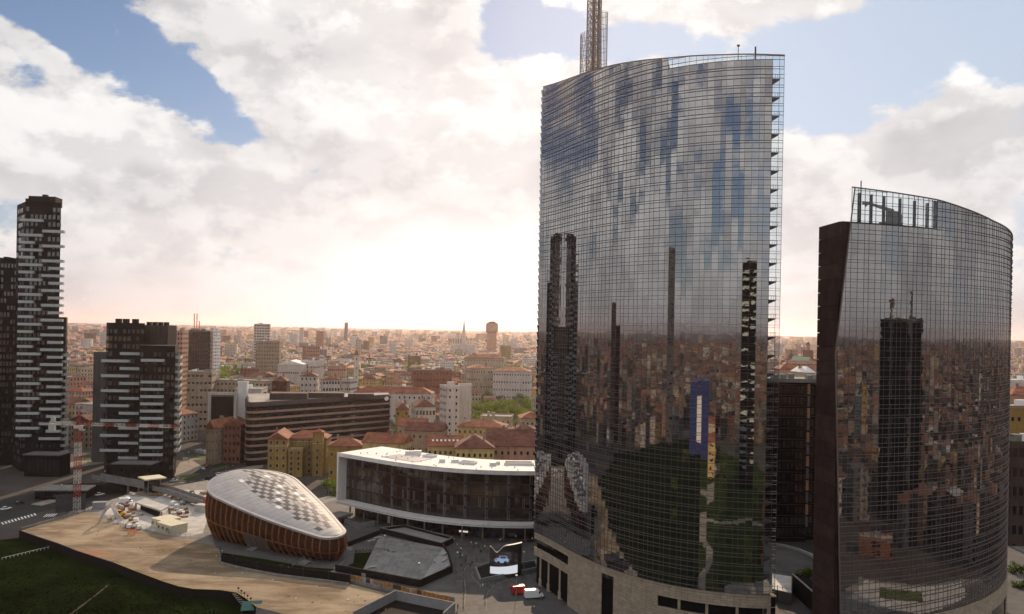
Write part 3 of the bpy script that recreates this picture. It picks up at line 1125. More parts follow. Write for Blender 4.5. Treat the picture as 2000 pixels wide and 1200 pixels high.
# crown posts and the window-cleaning crane behind clear glass
for px in (1680, 1704, 1729, 1761, 1790, 1815):
    p = CB.p(CB.at_px(px), -1.1)
    finB(MB().box((p[0], p[1], (ROOF_B + ztB(CB.at_px(px))) / 2 - 0.4), (0.34, 0.6, ztB(CB.at_px(px)) - ROOF_B - 0.8), 0.3).build('crown_post', 'metal_grey'))
bm = thing('cleaning_crane', 'grey window cleaning crane parked behind the clear glass crown', 'crane', (*CB.p(CB.at_px(1772), -5), ROOF_B), 0.35)
MB().box((0, 0, 0.6), (4.2, 2.6, 1.2)).build('chassis', 'grey_panel', bm)
MB().box((0.4, 0, 2.4), (2.2, 1.6, 2.4)).build('turret', 'grey_panel', bm)
MB().bar((0.5, 0, 3.7), (-6.5, 0, 5.0), 0.7, 0.4).build('jib', 'grey_panel', bm)
MB().bar((-6.5, 0, 5.0), (-7.2, 0, 4.2), 0.3).box((-7.0, 0, 4.9), (1.6, 0.7, 0.6)).build('jib_head', 'grey_panel', bm)
MB().tube((-2, -1.0, 0), (-2, -1.0, 3), 0.1).tube((2, -1, 0), (2, -1, 3), 0.1).build('mast', 'grey_panel', bm)
p = CB.p(CB.at_px(1679), -0.4)
MB().tube((*p, ROOF_B), (*p, 108.6), 0.12).build('roof_mast', 'metal_dark', label='small dark stub post on the slanting glass crown', category='mast')
stone_base(CB, finB, [(CB.at_px(1945), CB.at_px(1945) + 16, 5, 11)], sLB(5), CB.L, 1.5, 0.62, POD - 0.25, 'stone', 200, lambda p: -p[2] - p[0] * 0.1)
ln = MB()
for i in range(50):
    s0_, s1_ = sLB(5) + (CB.L - sLB(5)) * i / 50, sLB(5) + (CB.L - sLB(5)) * (i + 1) / 50
    q = ((s0_, 0.0), (s1_, 0.0), (s1_, -0.4), (s0_, -0.4))
    ln.hexa([(*CB.p(s, o), 0) for s, o in q], [(*CB.p(s, o), POD - 0.1) for s, o in q])
finB(ln.build('base_lining', 'dark_glass'))

# --- dark office block between the towers
def PXx(x, d):
    return (x - 1000) * d / FPX


tc_ = thing('dark_office_block', 'dark glass office block standing between the two mirror towers', 'office building', (100, 305, 0))
for nm, x0, x1, y0, y1, z1 in (('wing', 84, 109.0, 300, 328, 58.2), ('wing', 109.1, 121, 303, 326, 57.6)):
    w = MB().b2(x0 - 100, x1 - 100, y0 - 305, y1 - 305, 0.0, z1).build(nm, 'facade_black', tc_)
    nb_ = int((x1 - x0) / 1.5)
    gl = MB()
    for i in range(nb_):
        for j in range(14):
            a = x0 - 100 + (x1 - x0) * i / nb_
            gl.box((a + 0.75, y0 - 305 - 0.04, 2.2 + j * 4.0 + 1.4), (1.25, 0.08, 2.7))
    gl.build('glazing', 'dark_glass', w, kind='stuff')
    for j in range(15):
        MB().b2(x0 - 100, x1 - 100, y0 - 305.25, y0 - 305, 1.4 + j * 4.0, 1.65 + j * 4.0).build('floor_band', 'metal_dark', w)
MB().b2(-16.5, 21.5, -5.6, 23.5, 58.3, 58.9).build('roof', 'concrete', tc_)
MB().b2(-16.5, 21.5, -5.6, -5.2, 58.95, 59.7).build('parapet', 'concrete', tc_)
for k in range(8):
    MB().box((-14 + k * 4.4, 4 + (k % 3) * 4, 59.8), (2.2, 2.6, 1.8)).build('roof_unit', 'metal_grey', tc_)
for k in range(12):  # coloured panels standing in for a strip of red and white lights
    MB().box((8.9, -5.5, 56 - k * 4.4), (0.8, 0.9, 3.6)).build('light_strip_panel', 'facade_grey' if k % 2 else 'pinkwall', tc_)


# ------------------------------------------------------------------ seed-shaped timber pavilion
PC0, PC1 = Vector((-92.2, 298.0)), Vector((-58.6, 267.0))
R0, R1 = 16.2, 5.2
AX = (PC1 - PC0)
PL = AX.length
AX.normalize()
NX = Vector((AX.y, -AX.x))                       # one side
if NX.y < 0:
    NX = -NX                                     # far side positive
pav = thing('timber_pavilion', 'seed shaped timber pavilion with ribbed walls and pale metal roof', 'pavilion', (PC0.x, PC0.y, 0))


def pav_half(t):
    """half width of the seed at distance t along its axis"""
    ca = (R0 - R1) / PL
    t0, t1 = R0 * ca, PL + R1 * ca
    sa = math.sqrt(1 - ca * ca)
    if t < t0:
        return math.sqrt(max(0, R0 * R0 - t * t))
    if t > t1:
        return math.sqrt(max(0, R1 * R1 - (t - PL) ** 2))
    return (R0 - ca * t) / sa + 0.9 * math.sin(PI * (t - t0) / (t1 - t0))


def pav_edge_z(t, n):
    return 16.9 - 0.19 * t + 0.0006 * (t - 10) ** 2 + 0.06 * n


def pav_xyz(t, n, z):
    q = AX * t + NX * n
    return (q.x, q.y, z)


T0, T1 = -R0, PL + R1
# outline by arc length
outl = []
for k in range(300):
    u = k / 300 * 2
    s = u if u < 1 else 2 - u
    t = T0 + (T1 - T0) * (0.5 - 0.5 * math.cos(PI * s))
    outl.append((t, pav_half(t) * (-1 if u < 1 else 1)))
ol = np.array(outl)
ls = np.r_[0, np.cumsum(np.hypot(*np.diff(np.r_[ol, ol[:1]], axis=0).T))]
PER = ls[-1]


def pav_out(s):
    s = s % PER
    a = np.r_[ol, ol[:1]]
    t = np.interp(s, ls, a[:, 0])
    n = np.interp(s, ls, a[:, 1])
    e = 0.2
    ta = np.array([np.interp((s + e) % PER, ls, a[:, i]) - np.interp((s - e) % PER, ls, a[:, i]) for i in (0, 1)])
    ta /= np.hypot(*ta)
    return t, n, np.array([ta[1], -ta[0]])


c0 = pav_out(10.0)
PSGN = 1.0 if (c0[2][0] * (c0[0] - 20) + c0[2][1] * c0[1]) > 0 else -1.0


def pav_wall(s, v, off=0.0):
    """point on the bulging wall; v 0 at the foot, 1 under the roof edge"""
    t, n, nn = pav_out(s)
    nn = nn * PSGN
    zt = pav_edge_z(t, n) - 0.5
    o = -2.6 + 3.3 * math.sin(PI * min(1, v * 1.05) ** 0.8 * 0.62) - 1.6 * max(0, v - 0.45) ** 1.5 + off
    return pav_xyz(t + nn[0] * o, n + nn[1] * o, zt * v)


NR = 58
glz = MB()
lv = MB()
for k in range(NR):
    s0, s1 = PER * k / NR, PER * (k + 1) / NR
    rib = MB()
    e = 0.16
    nv = 8
    for j in range(nv):
        v0, v1 = j / nv, (j + 1) / nv
        rib.hexa([pav_wall(s0 - e, v0, -0.2), pav_wall(s0 + e, v0, -0.2), pav_wall(s0 + e, v0, 0.42), pav_wall(s0 - e, v0, 0.42)],
                 [pav_wall(s0 - e, v1, -0.2), pav_wall(s0 + e, v1, -0.2), pav_wall(s0 + e, v1, 0.42), pav_wall(s0 - e, v1, 0.42)])
    rib.build('rib', 'wood', pav)
    t, n, _ = pav_out((s0 + s1) / 2)
    near = n < 0 or t < -8 or t > PL
    gz = MB()
    for j in range(6):
        v0, v1 = j / 6, (j + 1) / 6
        gz.add([pav_wall(s0, v0, -0.35), pav_wall(s1, v0, -0.35), pav_wall(s1, v1, -0.35), pav_wall(s0, v1, -0.35)], [(0, 1, 2, 3)])
    zt = pav_edge_z(t, n)
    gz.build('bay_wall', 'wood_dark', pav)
    # timber louvres of the bay
    nl = max(6, int(zt / 0.42))
    door = n < 0 and 16 < t < 27
    for j in range(nl):
        v = (j + 0.5) / nl
        if v < 0.16 or (door and v < 0.48):
            continue
        if RND.random() < 0.12 or (0.40 < v < 0.46):
            continue
        lv.hexa([pav_wall(s0 + 0.2, v, -0.18), pav_wall(s1 - 0.2, v, -0.18), pav_wall(s1 - 0.2, v, 0.10), pav_wall(s0 + 0.2, v, 0.10)],
                [pav_wall(s0 + 0.2, v + 0.3 / zt / 2, -0.18), pav_wall(s1 - 0.2, v + 0.3 / zt / 2, -0.18), pav_wall(s1 - 0.2, v + 0.3 / zt / 2, 0.10), pav_wall(s0 + 0.2, v + 0.3 / zt / 2, 0.10)])
    if not door:
        fr = MB()
        for v0, v1 in ((0.01, 0.15),):
            fr.hexa([pav_wall(s0 + 0.3, v0, -0.28), pav_wall(s1 - 0.3, v0, -0.28), pav_wall(s1 - 0.3, v0, -0.2), pav_wall(s0 + 0.3, v0, -0.2)],
                    [pav_wall(s0 + 0.3, v1, -0.28), pav_wall(s1 - 0.3, v1, -0.28), pav_wall(s1 - 0.3, v1, -0.2), pav_wall(s0 + 0.3, v1, -0.2)])
        fr.build('pane', 'shop_glass', pav)
    else:
        fr = MB().hexa([pav_wall(s0 + 0.02, 0.02, 0.5), pav_wall(s1 - 0.02, 0.02, 0.5), pav_wall(s1 - 0.02, 0.02, 0.3), pav_wall(s0 + 0.02, 0.02, 0.3)],
                       [pav_wall(s0 + 0.02, 0.47, 0.5), pav_wall(s1 - 0.02, 0.47, 0.5), pav_wall(s1 - 0.02, 0.47, 0.3), pav_wall(s0 + 0.02, 0.47, 0.3)])
        fr.build('door_panel', 'door_grey', pav)
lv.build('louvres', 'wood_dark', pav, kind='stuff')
rg = MB()
for k in range(120):
    s0, s1 = PER * k / 120, PER * (k + 1) / 120
    rg.hexa([pav_wall(s0, 0.425, 0.2), pav_wall(s1, 0.425, 0.2), pav_wall(s1, 0.425, 0.5), pav_wall(s0, 0.425, 0.5)],
            [pav_wall(s0, 0.455, 0.2), pav_wall(s1, 0.455, 0.2), pav_wall(s1, 0.455, 0.5), pav_wall(s0, 0.455, 0.5)])
rg.build('ring_beam', 'wood', pav)


def pav_roof(t, f, lift=0.0):
    """f from -1 (near edge) to 1 (far edge)"""
    h = pav_half(t)
    n = h * f
    dome = 1.6 * (1 - f * f) * min(1.0, h / 12) + lift
    return pav_xyz(t, n, pav_edge_z(t, n) + dome)


sub = MB()
tt = [T0 + (T1 - T0) * (0.5 - 0.5 * math.cos(PI * i / 60)) for i in range(61)]
for i in range(60):
    for j in range(20):
        f0, f1 = -1 + j / 10, -1 + (j + 1) / 10
        sub.add([pav_roof(tt[i], f0, -0.12), pav_roof(tt[i + 1], f0, -0.12), pav_roof(tt[i + 1], f1, -0.12), pav_roof(tt[i], f1, -0.12)], [(0, 1, 2, 3)])
sub.build('roof_deck', 'zinc_dark', pav)
ed = MB()
for k in range(160):
    s0, s1 = PER * k / 160, PER * (k + 1) / 160
    q = []
    for s in (s0, s1):
        t, n, nn = pav_out(s)
        nn = nn * PSGN
        z = pav_edge_z(t, n)
        q.append([pav_xyz(t + nn[0] * o, n + nn[1] * o, z + dzz) for o, dzz in ((-0.7, -0.7), (0.45, -0.55), (0.5, 0.15), (-0.55, 0.3))])
    a, b = q
    ed.add(a + b, [(0, 1, 5, 4), (1, 2, 6, 5), (2, 3, 7, 6), (3, 0, 4, 7)])
ed.build('roof_edge', 'zinc', pav)
# roof panels: standing seams across, dark and bright glass in the middle
NSTRIP = 25
ts = [T0 + 0.7 + (T1 - T0 - 1.2) * i / NSTRIP for i in range(NSTRIP + 1)]
for i in range(NSTRIP):
    t0, t1 = ts[i] + 0.05, ts[i + 1] - 0.05
    h = pav_half((t0 + t1) / 2)
    tm_ = (t0 + t1) / 2
    lo, hi = -0.62 + 0.18 * abs(tm_ - 20) / 30, 0.62
    nin = max(3, int(h * 1.05 / 1.0))
    if tm_ < -12 or tm_ > PL - 1:
        segs = [(-0.97, 0.97, 'zinc')]
    else:
        lo = -0.35 if tm_ < 14 else -0.5 + 0.0
        lo = -0.30 - 0.006 * tm_
        hi = 0.80 - 0.004 * tm_
        if tm_ < -4:
            lo, hi = 0.0, 0.7
        nin = max(4, min(10, int((hi - lo) * h / 1.55)))
        segs = [(-0.97, lo, 'zinc')]
        for k in range(nin):
            f0, f1 = lo + (hi - lo) * k / nin, lo + (hi - lo) * (k + 1) / nin
            dark = (k + i) % 2 == 0
            r = RND.random()
            mt = ('zinc_white' if r < 0.09 else ('zinc_dark' if r < 0.88 else 'zinc_mid')) if dark else ('zinc' if r < 0.93 else 'zinc_mid')
            if k == 0 or k == nin - 1:
                mt = mt if RND.random() < 0.6 else 'zinc'
            segs.append((f0 + 0.006, f1 - 0.006, mt))
        segs.append((hi, 0.97, 'zinc'))
    for f0, f1, mt in segs:
        nn_ = max(2, int((f1 - f0) * 7))
        pm = MB()
        for k in range(nn_):
            a, b = f0 + (f1 - f0) * k / nn_, f0 + (f1 - f0) * (k + 1) / nn_
            pm.hexa([pav_roof(t0, a, -0.06), pav_roof(t1, a, -0.06), pav_roof(t1, b, -0.06), pav_roof(t0, b, -0.06)],
                    [pav_roof(t0, a, 0.06), pav_roof(t1, a, 0.06), pav_roof(t1, b, 0.06), pav_roof(t0, b, 0.06)])
        pm.build('roof_panel', mt, pav)
# timber ramp and steps at the pavilion foot
for i, (x, y, lab) in enumerate([(488, 1075, 'steel steps at the dark middle of the pavilion wall'), (590, 1102, 'steel steps by the pavilion end facing the lot')]):
    p = G(x, y)
    st = thing('steps', lab, 'steps', (p.x, p.y, 0), -0.7)
    for k in range(5):
        MB().box((0, k * 0.45, 0.16 * (k + 1) / 1 - 0.08 + k * 0.0), (3.4, 0.42, 0.16)).build('tread', 'metal_grey', st)
    for sx in (-1.7, 1.7):
        MB().bar((sx, -0.2, 0.9), (sx, 2.2, 1.7), 0.06).bar((sx, -0.2, 0), (sx, -0.2, 0.9), 0.06).bar((sx, 2.1, 0), (sx, 2.1, 1.7), 0.06).build('handrail', 'steel', st)

# garden strip, low wall and dark hedge bank in front of the pavilion
gs = [g2(432, 1092), g2(490, 1101), g2(560, 1112), g2(640, 1119), g2(655, 1112), g2(600, 1108), g2(520, 1093), g2(434, 1080)]
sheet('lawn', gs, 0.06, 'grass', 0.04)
pw = [g2(434, 1079.5), g2(520, 1092.5), g2(600, 1107.5), g2(655, 1111.5), g2(676, 1090), g2(690, 1085), g2(690, 1078), g2(650, 1060), g2(410, 1030), g2(420, 1068)]
sheet('pavilion_apron', pw, 0.03, 'paver')
kw = thing('retaining_wall', 'low weathered concrete retaining wall edging the sandy lot before the pavilion', 'wall')
wpts = [g2(429, 1085), g2(430, 1102), g2(460, 1110), g2(500, 1118.5), g2(545, 1126.5), g2(590, 1132), g2(640, 1138), g2(682, 1144)]
for i in range(len(wpts) - 1):
    wall_line(MB(), wpts[i:i + 2], 0.0, 0.75, 0.5).build('wall_block', 'concrete', kw)
dk = thing('screen_fence', 'tall black screen fence above the retaining wall by the pavilion lawn', 'fence')
fp = [g2(431, 1082), g2(432, 1099), g2(462, 1107), g2(502, 1115), g2(547, 1123), g2(592, 1128.5), g2(642, 1134), g2(684, 1140.5)]
for i in range(len(fp) - 1):
    wall_line(MB(), fp[i:i + 2], 0.0, 2.6, 0.12).build('fence_panel', 'darkwall', dk)
for i, p in enumerate(fp):
    MB().box((p[0], p[1], 1.4), (0.16, 0.16, 2.8)).build('post', 'metal_dark', dk)

# ------------------------------------------------------------------ white curved office building
WF = Curve([(-68.7, 326), (-55, 315), (-40.5, 304.5), (-27.8, 297), (-15.9, 293), (-4.4, 291), (8.6, 291.4), (30, 297)])
wb = thing('white_office_building', 'low curved white framed office building with dark glass storeys', 'office building', (-20, 300, 0))
woff = Vector((-20, 300, 0))


def wfin(o, p=None):
    o.parent = p or wb
    if p is None:
        o.matrix_parent_inverse = Matrix.Translation(-woff)
    return o


ZR0, ZR1, ZF0, ZF1 = 24.1, 25.4, 5.3, 6.6
DEP = 25.0
NW = 60


def wband(o0, o1, z0, z1, s0=0.0, s1=None, n=NW):
    m = MB()
    s1 = WF.L if s1 is None else s1
    for i in range(n):
        a, b = s0 + (s1 - s0) * i / n, s0 + (s1 - s0) * (i + 1) / n
        q = ((a, o0), (b, o0), (b, o1), (a, o1))
        m.hexa([(*WF.p(s, o), z0) for s, o in q], [(*WF.p(s, o), z1) for s, o in q])
    return m


wfin(wband(0.0, -DEP, ZR0, ZR1).build('roof_slab', 'white_roof'))
wfin(wband(0.06, -0.25, ZR1 + 0.002, ZR1 + 0.25).build('parapet', 'white_clad'))
wfin(wband(0.0, -DEP, ZF0, ZF1).build('lower_slab', 'white_clad'))
wfin(wband(0.05, -0.02, ZF0 + 0.45, ZF0 + 0.55).build('groove_shade_strip', 'metal_dark'))  # dark metal strip on the face, standing in for a groove's shadow
lw_ = MB()
q = ((0.0, -0.02), (0.9, -0.02), (0.9, -DEP), (0.0, -DEP))
lw_.hexa([(*WF.p(s, o), ZF1) for s, o in q], [(*WF.p(s, o), ZR0) for s, o in q])
wfin(lw_.build('end_wall', 'white_clad'))
GO = -4.6
wfin(wband(GO - 0.25, -DEP + 0.3, ZF1, ZR0, 0.9).build('interior', 'facade_black'))
wfin(wband(-DEP + 0.29, -DEP + 0.02, ZF1, ZR0, 0.9).build('back_wall', 'white_clad'))
NF, NBAY = 4, 38
fh = (ZR0 - ZF1) / NF
for f in range(NF):
    z0 = ZF1 + f * fh
    wfin(wband(GO + 0.12, GO - 0.2, z0 - 0.02 if f else z0 + 0.02, z0 + 0.42, 0.95).build('floor_band', 'metal_dark'))
    for i in range(NBAY):
        a, b = 0.95 + (WF.L - 1.0) * i / NBAY, 0.95 + (WF.L - 1.0) * (i + 1) / NBAY
        q = ((a + 0.1, GO), (b - 0.1, GO), (b - 0.1, GO - 0.08), (a + 0.1, GO - 0.08))
        m = MB().hexa([(*WF.p(s, o), z0 + 0.46) for s, o in q], [(*WF.p(s, o), z0 + fh - 0.05) for s, o in q])
        wfin(m.build('pane', 'shop_glass'))
        if (i * 7 + f * 3) % 3 == 0 or (f == 1 and i % 2):
            # opening sash with a pale frame
            c0_, c1_ = a + 0.25, a + 0.95
            q = ((c0_, GO + 0.1), (c1_, GO + 0.1), (c1_, GO + 0.02), (c0_, GO + 0.02))
            fr = MB()
            for (u0, u1, y0, y1) in ((c0_, c0_ + 0.1, 0.6, fh - 0.7), (c1_ - 0.1, c1_, 0.6, fh - 0.7), (c0_ + 0.1, c1_ - 0.1, 0.6, 0.7), (c0_ + 0.1, c1_ - 0.1, fh - 0.8, fh - 0.7)):
                qq = ((u0, GO + 0.1), (u1, GO + 0.1), (u1, GO + 0.02), (u0, GO + 0.02))
                fr.hexa([(*WF.p(s, o), z0 + y0) for s, o in qq], [(*WF.p(s, o), z0 + y1) for s, o in qq])
            wfin(fr.build('sash_frame', 'grey_panel'))
        if RND.random() < 0.2:
            q = ((a + 0.15, GO + 0.05), (b - 0.15, GO + 0.05), (b - 0.15, GO + 0.01), (a + 0.15, GO + 0.01))
            bt = z0 + fh - 0.1
            bb = bt - RND.choice((0.9, 1.6, 2.6))
            wfin(MB().hexa([(*WF.p(s, o), bb) for s, o in q], [(*WF.p(s, o), bt) for s, o in q]).build('blind', 'facade_brown'))
for i in range(NBAY + 1):
    s = 0.95 + (WF.L - 1.0) * i / NBAY
    w = 0.05 if i % 3 else 0.10
    q = ((s - w, GO + 0.22), (s + w, GO + 0.22), (s + w, GO - 0.05), (s - w, GO - 0.05))
    wfin(MB().hexa([(*WF.p(x, o), ZF1 + 0.003) for x, o in q], [(*WF.p(x, o), ZR0 - 0.003) for x, o in q]).build('mullion', 'facade_brown' if i % 3 else 'facade_grey'))
# ground floor: shops set back, pillars
wfin(wband(-6.4, -DEP + 1, 0.02, ZF0, 4.0).build('shop_core', 'facade_black'))
for i in range(26):
    a, b = 4.2 + (WF.L - 4.4) * i / 26, 4.2 + (WF.L - 4.4) * (i + 1) / 26
    q = ((a + 0.15, -6.2), (b - 0.15, -6.2), (b - 0.15, -6.3), (a + 0.15, -6.3))
    wfin(MB().hexa([(*WF.p(x, o), 0.1) for x, o in q], [(*WF.p(x, o), ZF0 - 0.4) for x, o in q]).build('shop_pane', 'shop_glass'))
    if i % 2 == 0:
        p = WF.p(a, -3.6)
        wfin(MB().tube((*p, 0.012), (*p, ZF0), 0.32, 0.32, 12).build('pillar', 'concrete'))
# lit shop fronts
mt = bpy.data.materials.new('shop_light')
mt.use_nodes = True
b_ = mt.node_tree.nodes['Principled BSDF']
pset(b_, Roughness=0.4)
b_.inputs['Base Color'].default_value = (0.8, 0.75, 0.7, 1)
b_.inputs['Emission Color'].default_value = (1.0, 0.85, 0.7, 1)
b_.inputs['Emission Strength'].default_value = 0.7
MATS['shop_light'] = mt
for px, w, z0, z1, mm in ((741, 1.4, 0.3, 3.0, 'white_paint'), (892, 2.4, 1.4, 2.0, 'shop_light'), (905, 1.2, 1.4, 2.0, 'shop_light'), (930, 1.8, 0.6, 2.2, 'blue_paint'), (962, 1.6, 0.6, 2.2, 'blue_paint'), (1000, 3.0, 1.0, 2.0, 'facade_grey')):
    s = WF.at_px(px)
    q = ((s, -6.02), (s + w, -6.02), (s + w, -6.14), (s, -6.14))
    wfin(MB().hexa([(*WF.p(x, o), z0) for x, o in q], [(*WF.p(x, o), z1) for x, o in q]).build('shop_sign', mm))
# things on its roof
sr = wfin(wband(-5.5, -15, ZR1 + 0.01, ZR1 + 0.12, WF.at_px(728), WF.at_px(800), 24).build('roof_solar_field', 'solar'))
for s, o, w, d, h, nm in ((WF.at_px(740), -18, 4, 2, 1.4, 'roof_unit'), (WF.at_px(752), -19, 3, 2, 1.8, 'roof_unit'), (WF.at_px(835), -12, 2.2, 2.6, 1.2, 'roof_unit'), (WF.at_px(860), -14, 3.0, 2, 1.1, 'roof_unit'), (WF.at_px(958), -12, 2.4, 2, 1.2, 'roof_unit'), (WF.at_px(968), -15, 1.6, 1.6, 1.2, 'roof_unit')):
    p = WF.p(s, o)
    wfin(MB().box((p[0], p[1], ZR1 + h / 2), (w, d, h), 0.1).build(nm, 'white_clad'))
for sa, sb, oa, ob in ((WF.at_px(770), WF.at_px(792), -17, -20.5), (WF.at_px(876), WF.at_px(914), -11, -15), (WF.at_px(985), WF.at_px(1060), -13, -18)):
    wm_ = MB()
    for (x0, x1, y0, y1) in ((sa, sb, oa, oa - 0.3), (sa, sb, ob, ob + 0.3), (sa, sa + 0.3, oa - 0.3, ob + 0.3), (sb - 0.3, sb, oa - 0.3, ob + 0.3)):
        q = ((x0, y0), (x1, y0), (x1, y1), (x0, y1))
        wm_.hexa([(*WF.p(s, o), ZR1) for s, o in q], [(*WF.p(s, o), ZR1 + 0.9) for s, o in q])
    wfin(wm_.build('skylight_kerb', 'white_clad'))
    q = ((sa + 0.3, oa - 0.3), (sb - 0.3, oa - 0.3), (sb - 0.3, ob + 0.3), (sa + 0.3, ob + 0.3))
    wfin(MB().hexa([(*WF.p(s, o), ZR1 + 0.01) for s, o in q], [(*WF.p(s, o), ZR1 + 0.05) for s, o in q]).build('skylight', 'grey_panel'))
for k in range(40):
    s, o = RND.uniform(4, WF.L - 12), RND.uniform(-22, -2)
    p = WF.p(s, o)
    wfin(MB().tube((*p, ZR1), (*p, ZR1 + 0.35), 0.22, 0.22, 8).build('roof_vent', 'metal_grey'))
# dark terrace block at the building's left foot
p = G(690, 985, 2.0)
MB().box((-66, 318, 2.5), (7, 9, 0.8), -0.5).box((-66, 319, 1.05), (4, 6, 2.1), -0.5).build('entrance_canopy', 'concrete', label='low concrete entrance canopy beside the white building end', category='canopy')

# ------------------------------------------------------------------ plaza furniture
# screen sculpture
sc0 = G(985, 1128, 0)
led = thing('screen_sculpture', 'curved dark advertising screen sculpture showing a white car', 'screen', (sc0.x, sc0.y, 0))
sm = bpy.data.materials.new('screen_picture')
sm.use_nodes = True
T = NT(sm.node_tree)
bb = sm.node_tree.nodes['Principled BSDF']
pset(bb, Roughness=0.3)
bb.inputs['Base Color'].default_value = (0.01, 0.01, 0.012, 1)
uvn = T.n('ShaderNodeUVMap')
spx = T.n('ShaderNodeSeparateXYZ')
T.put(spx.inputs[0], uvn.outputs[0])
U, V = spx.outputs[0], spx.outputs[1]


def sblob(cx, cy_, rx, ry, lo=0.45, hi=1.3):
    a = T.m('DIVIDE', T.m('SUBTRACT', U, cx), rx)
    b = T.m('DIVIDE', T.m('SUBTRACT', V, cy_), ry)
    r = T.m('ADD', T.m('POWER', T.m('ABSOLUTE', a), 2.6), T.m('POWER', T.m('ABSOLUTE', b), 2.6))
    return T.smooth(r, lo, hi, 1.0, 0.0)


pic = T.mix(T.smooth(T.noise(uvn.outputs[0], 5.0, 3.0), 0.4, 0.75), (0.006, 0.006, 0.008), (0.07, 0.055, 0.05))
pic = T.mix(sblob(0.42, 0.60, 0.27, 0.115), pic, (0.30, 0.42, 0.60))
pic = T.mix(sblob(0.47, 0.73, 0.16, 0.085), pic, (0.24, 0.34, 0.50))
pic = T.mix(sblob(0.47, 0.735, 0.12, 0.05), pic, (0.03, 0.05, 0.08))
pic = T.mix(sblob(0.30, 0.50, 0.055, 0.07), pic, (0.01, 0.01, 0.012))
pic = T.mix(sblob(0.55, 0.50, 0.06, 0.075), pic, (0.01, 0.01, 0.012))
pic = T.mix(sblob(0.22, 0.62, 0.04, 0.03), pic, (0.5, 0.03, 0.02))
low = T.m('LESS_THAN', V, T.m('ADD', 0.30, T.m('MULTIPLY', U, 0.06)))
pic = T.mix(low, pic, (0.80, 0.83, 0.90))
T.put(bb.inputs['Emission Color'], pic)
bb.inputs['Emission Strength'].default_value = 0.8
MATS['screen_picture'] = sm
NS = 24
SWD, SH0, SH1 = 8.4, 1.2, 9.2


def led_xy(u):
    x = -4.4 + SWD * u
    y = -1.2 * math.sin(PI * u * 0.9) + 1.0 * u * u * 1.4
    return x, y


def led_top(u):
    return 9.5 - 2.0 * math.exp(-((u - 0.24) / 0.17) ** 2) + 0.5 * u


mm = MB()
uvs = []
for i in range(NS):
    u0, u1 = i / NS, (i + 1) / NS
    a, b = led_xy(u0), led_xy(u1)
    t0, t1 = min(8.0, led_top(u0) - 0.7), min(8.0, led_top(u1) - 0.7)
    mm.add([(a[0], a[1] - 0.06, SH0), (b[0], b[1] - 0.06, SH0), (b[0], b[1] - 0.06, t1), (a[0], a[1] - 0.06, t0)], [(0, 1, 2, 3)])
    uvs += [(u0, 0), (u1, 0), (u1, (t1 - SH0) / 7.0), (u0, (t0 - SH0) / 7.0)]
so = mm.build('screen', 'screen_picture', led)
ul = so.data.uv_layers.new(name='UVMap')
for i, q in enumerate(uvs):
    ul.data[i].uv = q
hs = MB()
for i in range(NS + 4):
    u0, u1 = i / NS - 0.02, (i + 1) / NS - 0.02
    a, b = led_xy(u0), led_xy(u1)
    hs.hexa([(a[0], a[1], 0.4), (b[0], b[1], 0.4), (b[0], b[1] + 1.1, 0.4), (a[0], a[1] + 1.1, 0.4)],
            [(a[0], a[1], led_top(u0)), (b[0], b[1], led_top(u1)), (b[0], b[1] + 1.1, led_top(u1)), (a[0], a[1] + 1.1, led_top(u0))])
hs.build('housing', 'metal_dark', led)
cp_ = MB()
for i in range(NS + 4):
    u0, u1 = i / NS - 0.02, (i + 1) / NS - 0.02
    a, b = led_xy(u0), led_xy(u1)
    cp_.hexa([(a[0], a[1] - 0.1, led_top(u0) + 0.01), (b[0], b[1] - 0.1, led_top(u1) + 0.01), (b[0], b[1] + 1.2, led_top(u1) + 0.01), (a[0], a[1] + 1.2, led_top(u0) + 0.01)],
             [(a[0], a[1] - 0.1, led_top(u0) + 0.12), (b[0], b[1] - 0.1, led_top(u1) + 0.12), (b[0], b[1] + 1.2, led_top(u1) + 0.12), (a[0], a[1] + 1.2, led_top(u0) + 0.12)])
cp_.build('rim', 'metal_grey', led)
pl = thing('planter', 'wedge shaped dark planter basin around the screen sculpture', 'planter', (sc0.x, sc0.y, 0))
pts = [G(929, 1115), G(938, 1139), G(1052, 1115), G(1045, 1102), G(1010, 1108), G(955, 1106)]
pts = [(p.x - sc0.x, p.y - sc0.y) for p in pts]
wall_line(MB(), pts, 0.012, 1.3, 0.5, closed=True).build('basin_wall', 'metal_grey', pl)
MB().prism(pts, 0.02, 0.7).build('soil', 'darkwall', pl)


def kerb(label, pxs, n=40):
    P = [g2(*p) for p in pxs]
    m = MB()
    c, s = curve_pts(P, n, min(4, len(P) - 1))
    wall_line(m, [tuple(q) for q in c], 0.014, 0.12, 0.22)
    return m.build('kerb', 'concrete', label=label, category='kerb')


kerb('pale curved kerb sweeping from the plaza past the parked vans', [(950, 1196), (949, 1172), (960, 1150), (985, 1135), (1020, 1127), (1056, 1122)])
kerb('straight pale kerb running from the frame bottom to the screen planter', [(912, 1198), (909, 1160), (906, 1125), (910, 1108), (935, 1102), (958, 1100)])
kerb('short pale kerb wrapping the planter tip', [(1058, 1097), (1050, 1095), (1030, 1094), (1023, 1096)], 16)
kerb('pale kerb along the planter front', [(929, 1117), (935, 1140), (937, 1150), (936, 1151)], 12)
sheet('painted_island', [g2(936, 1141), g2(937, 1150), g2(952, 1139), g2(975, 1134), g2(960, 1137)], 0.02, 'white_paint')

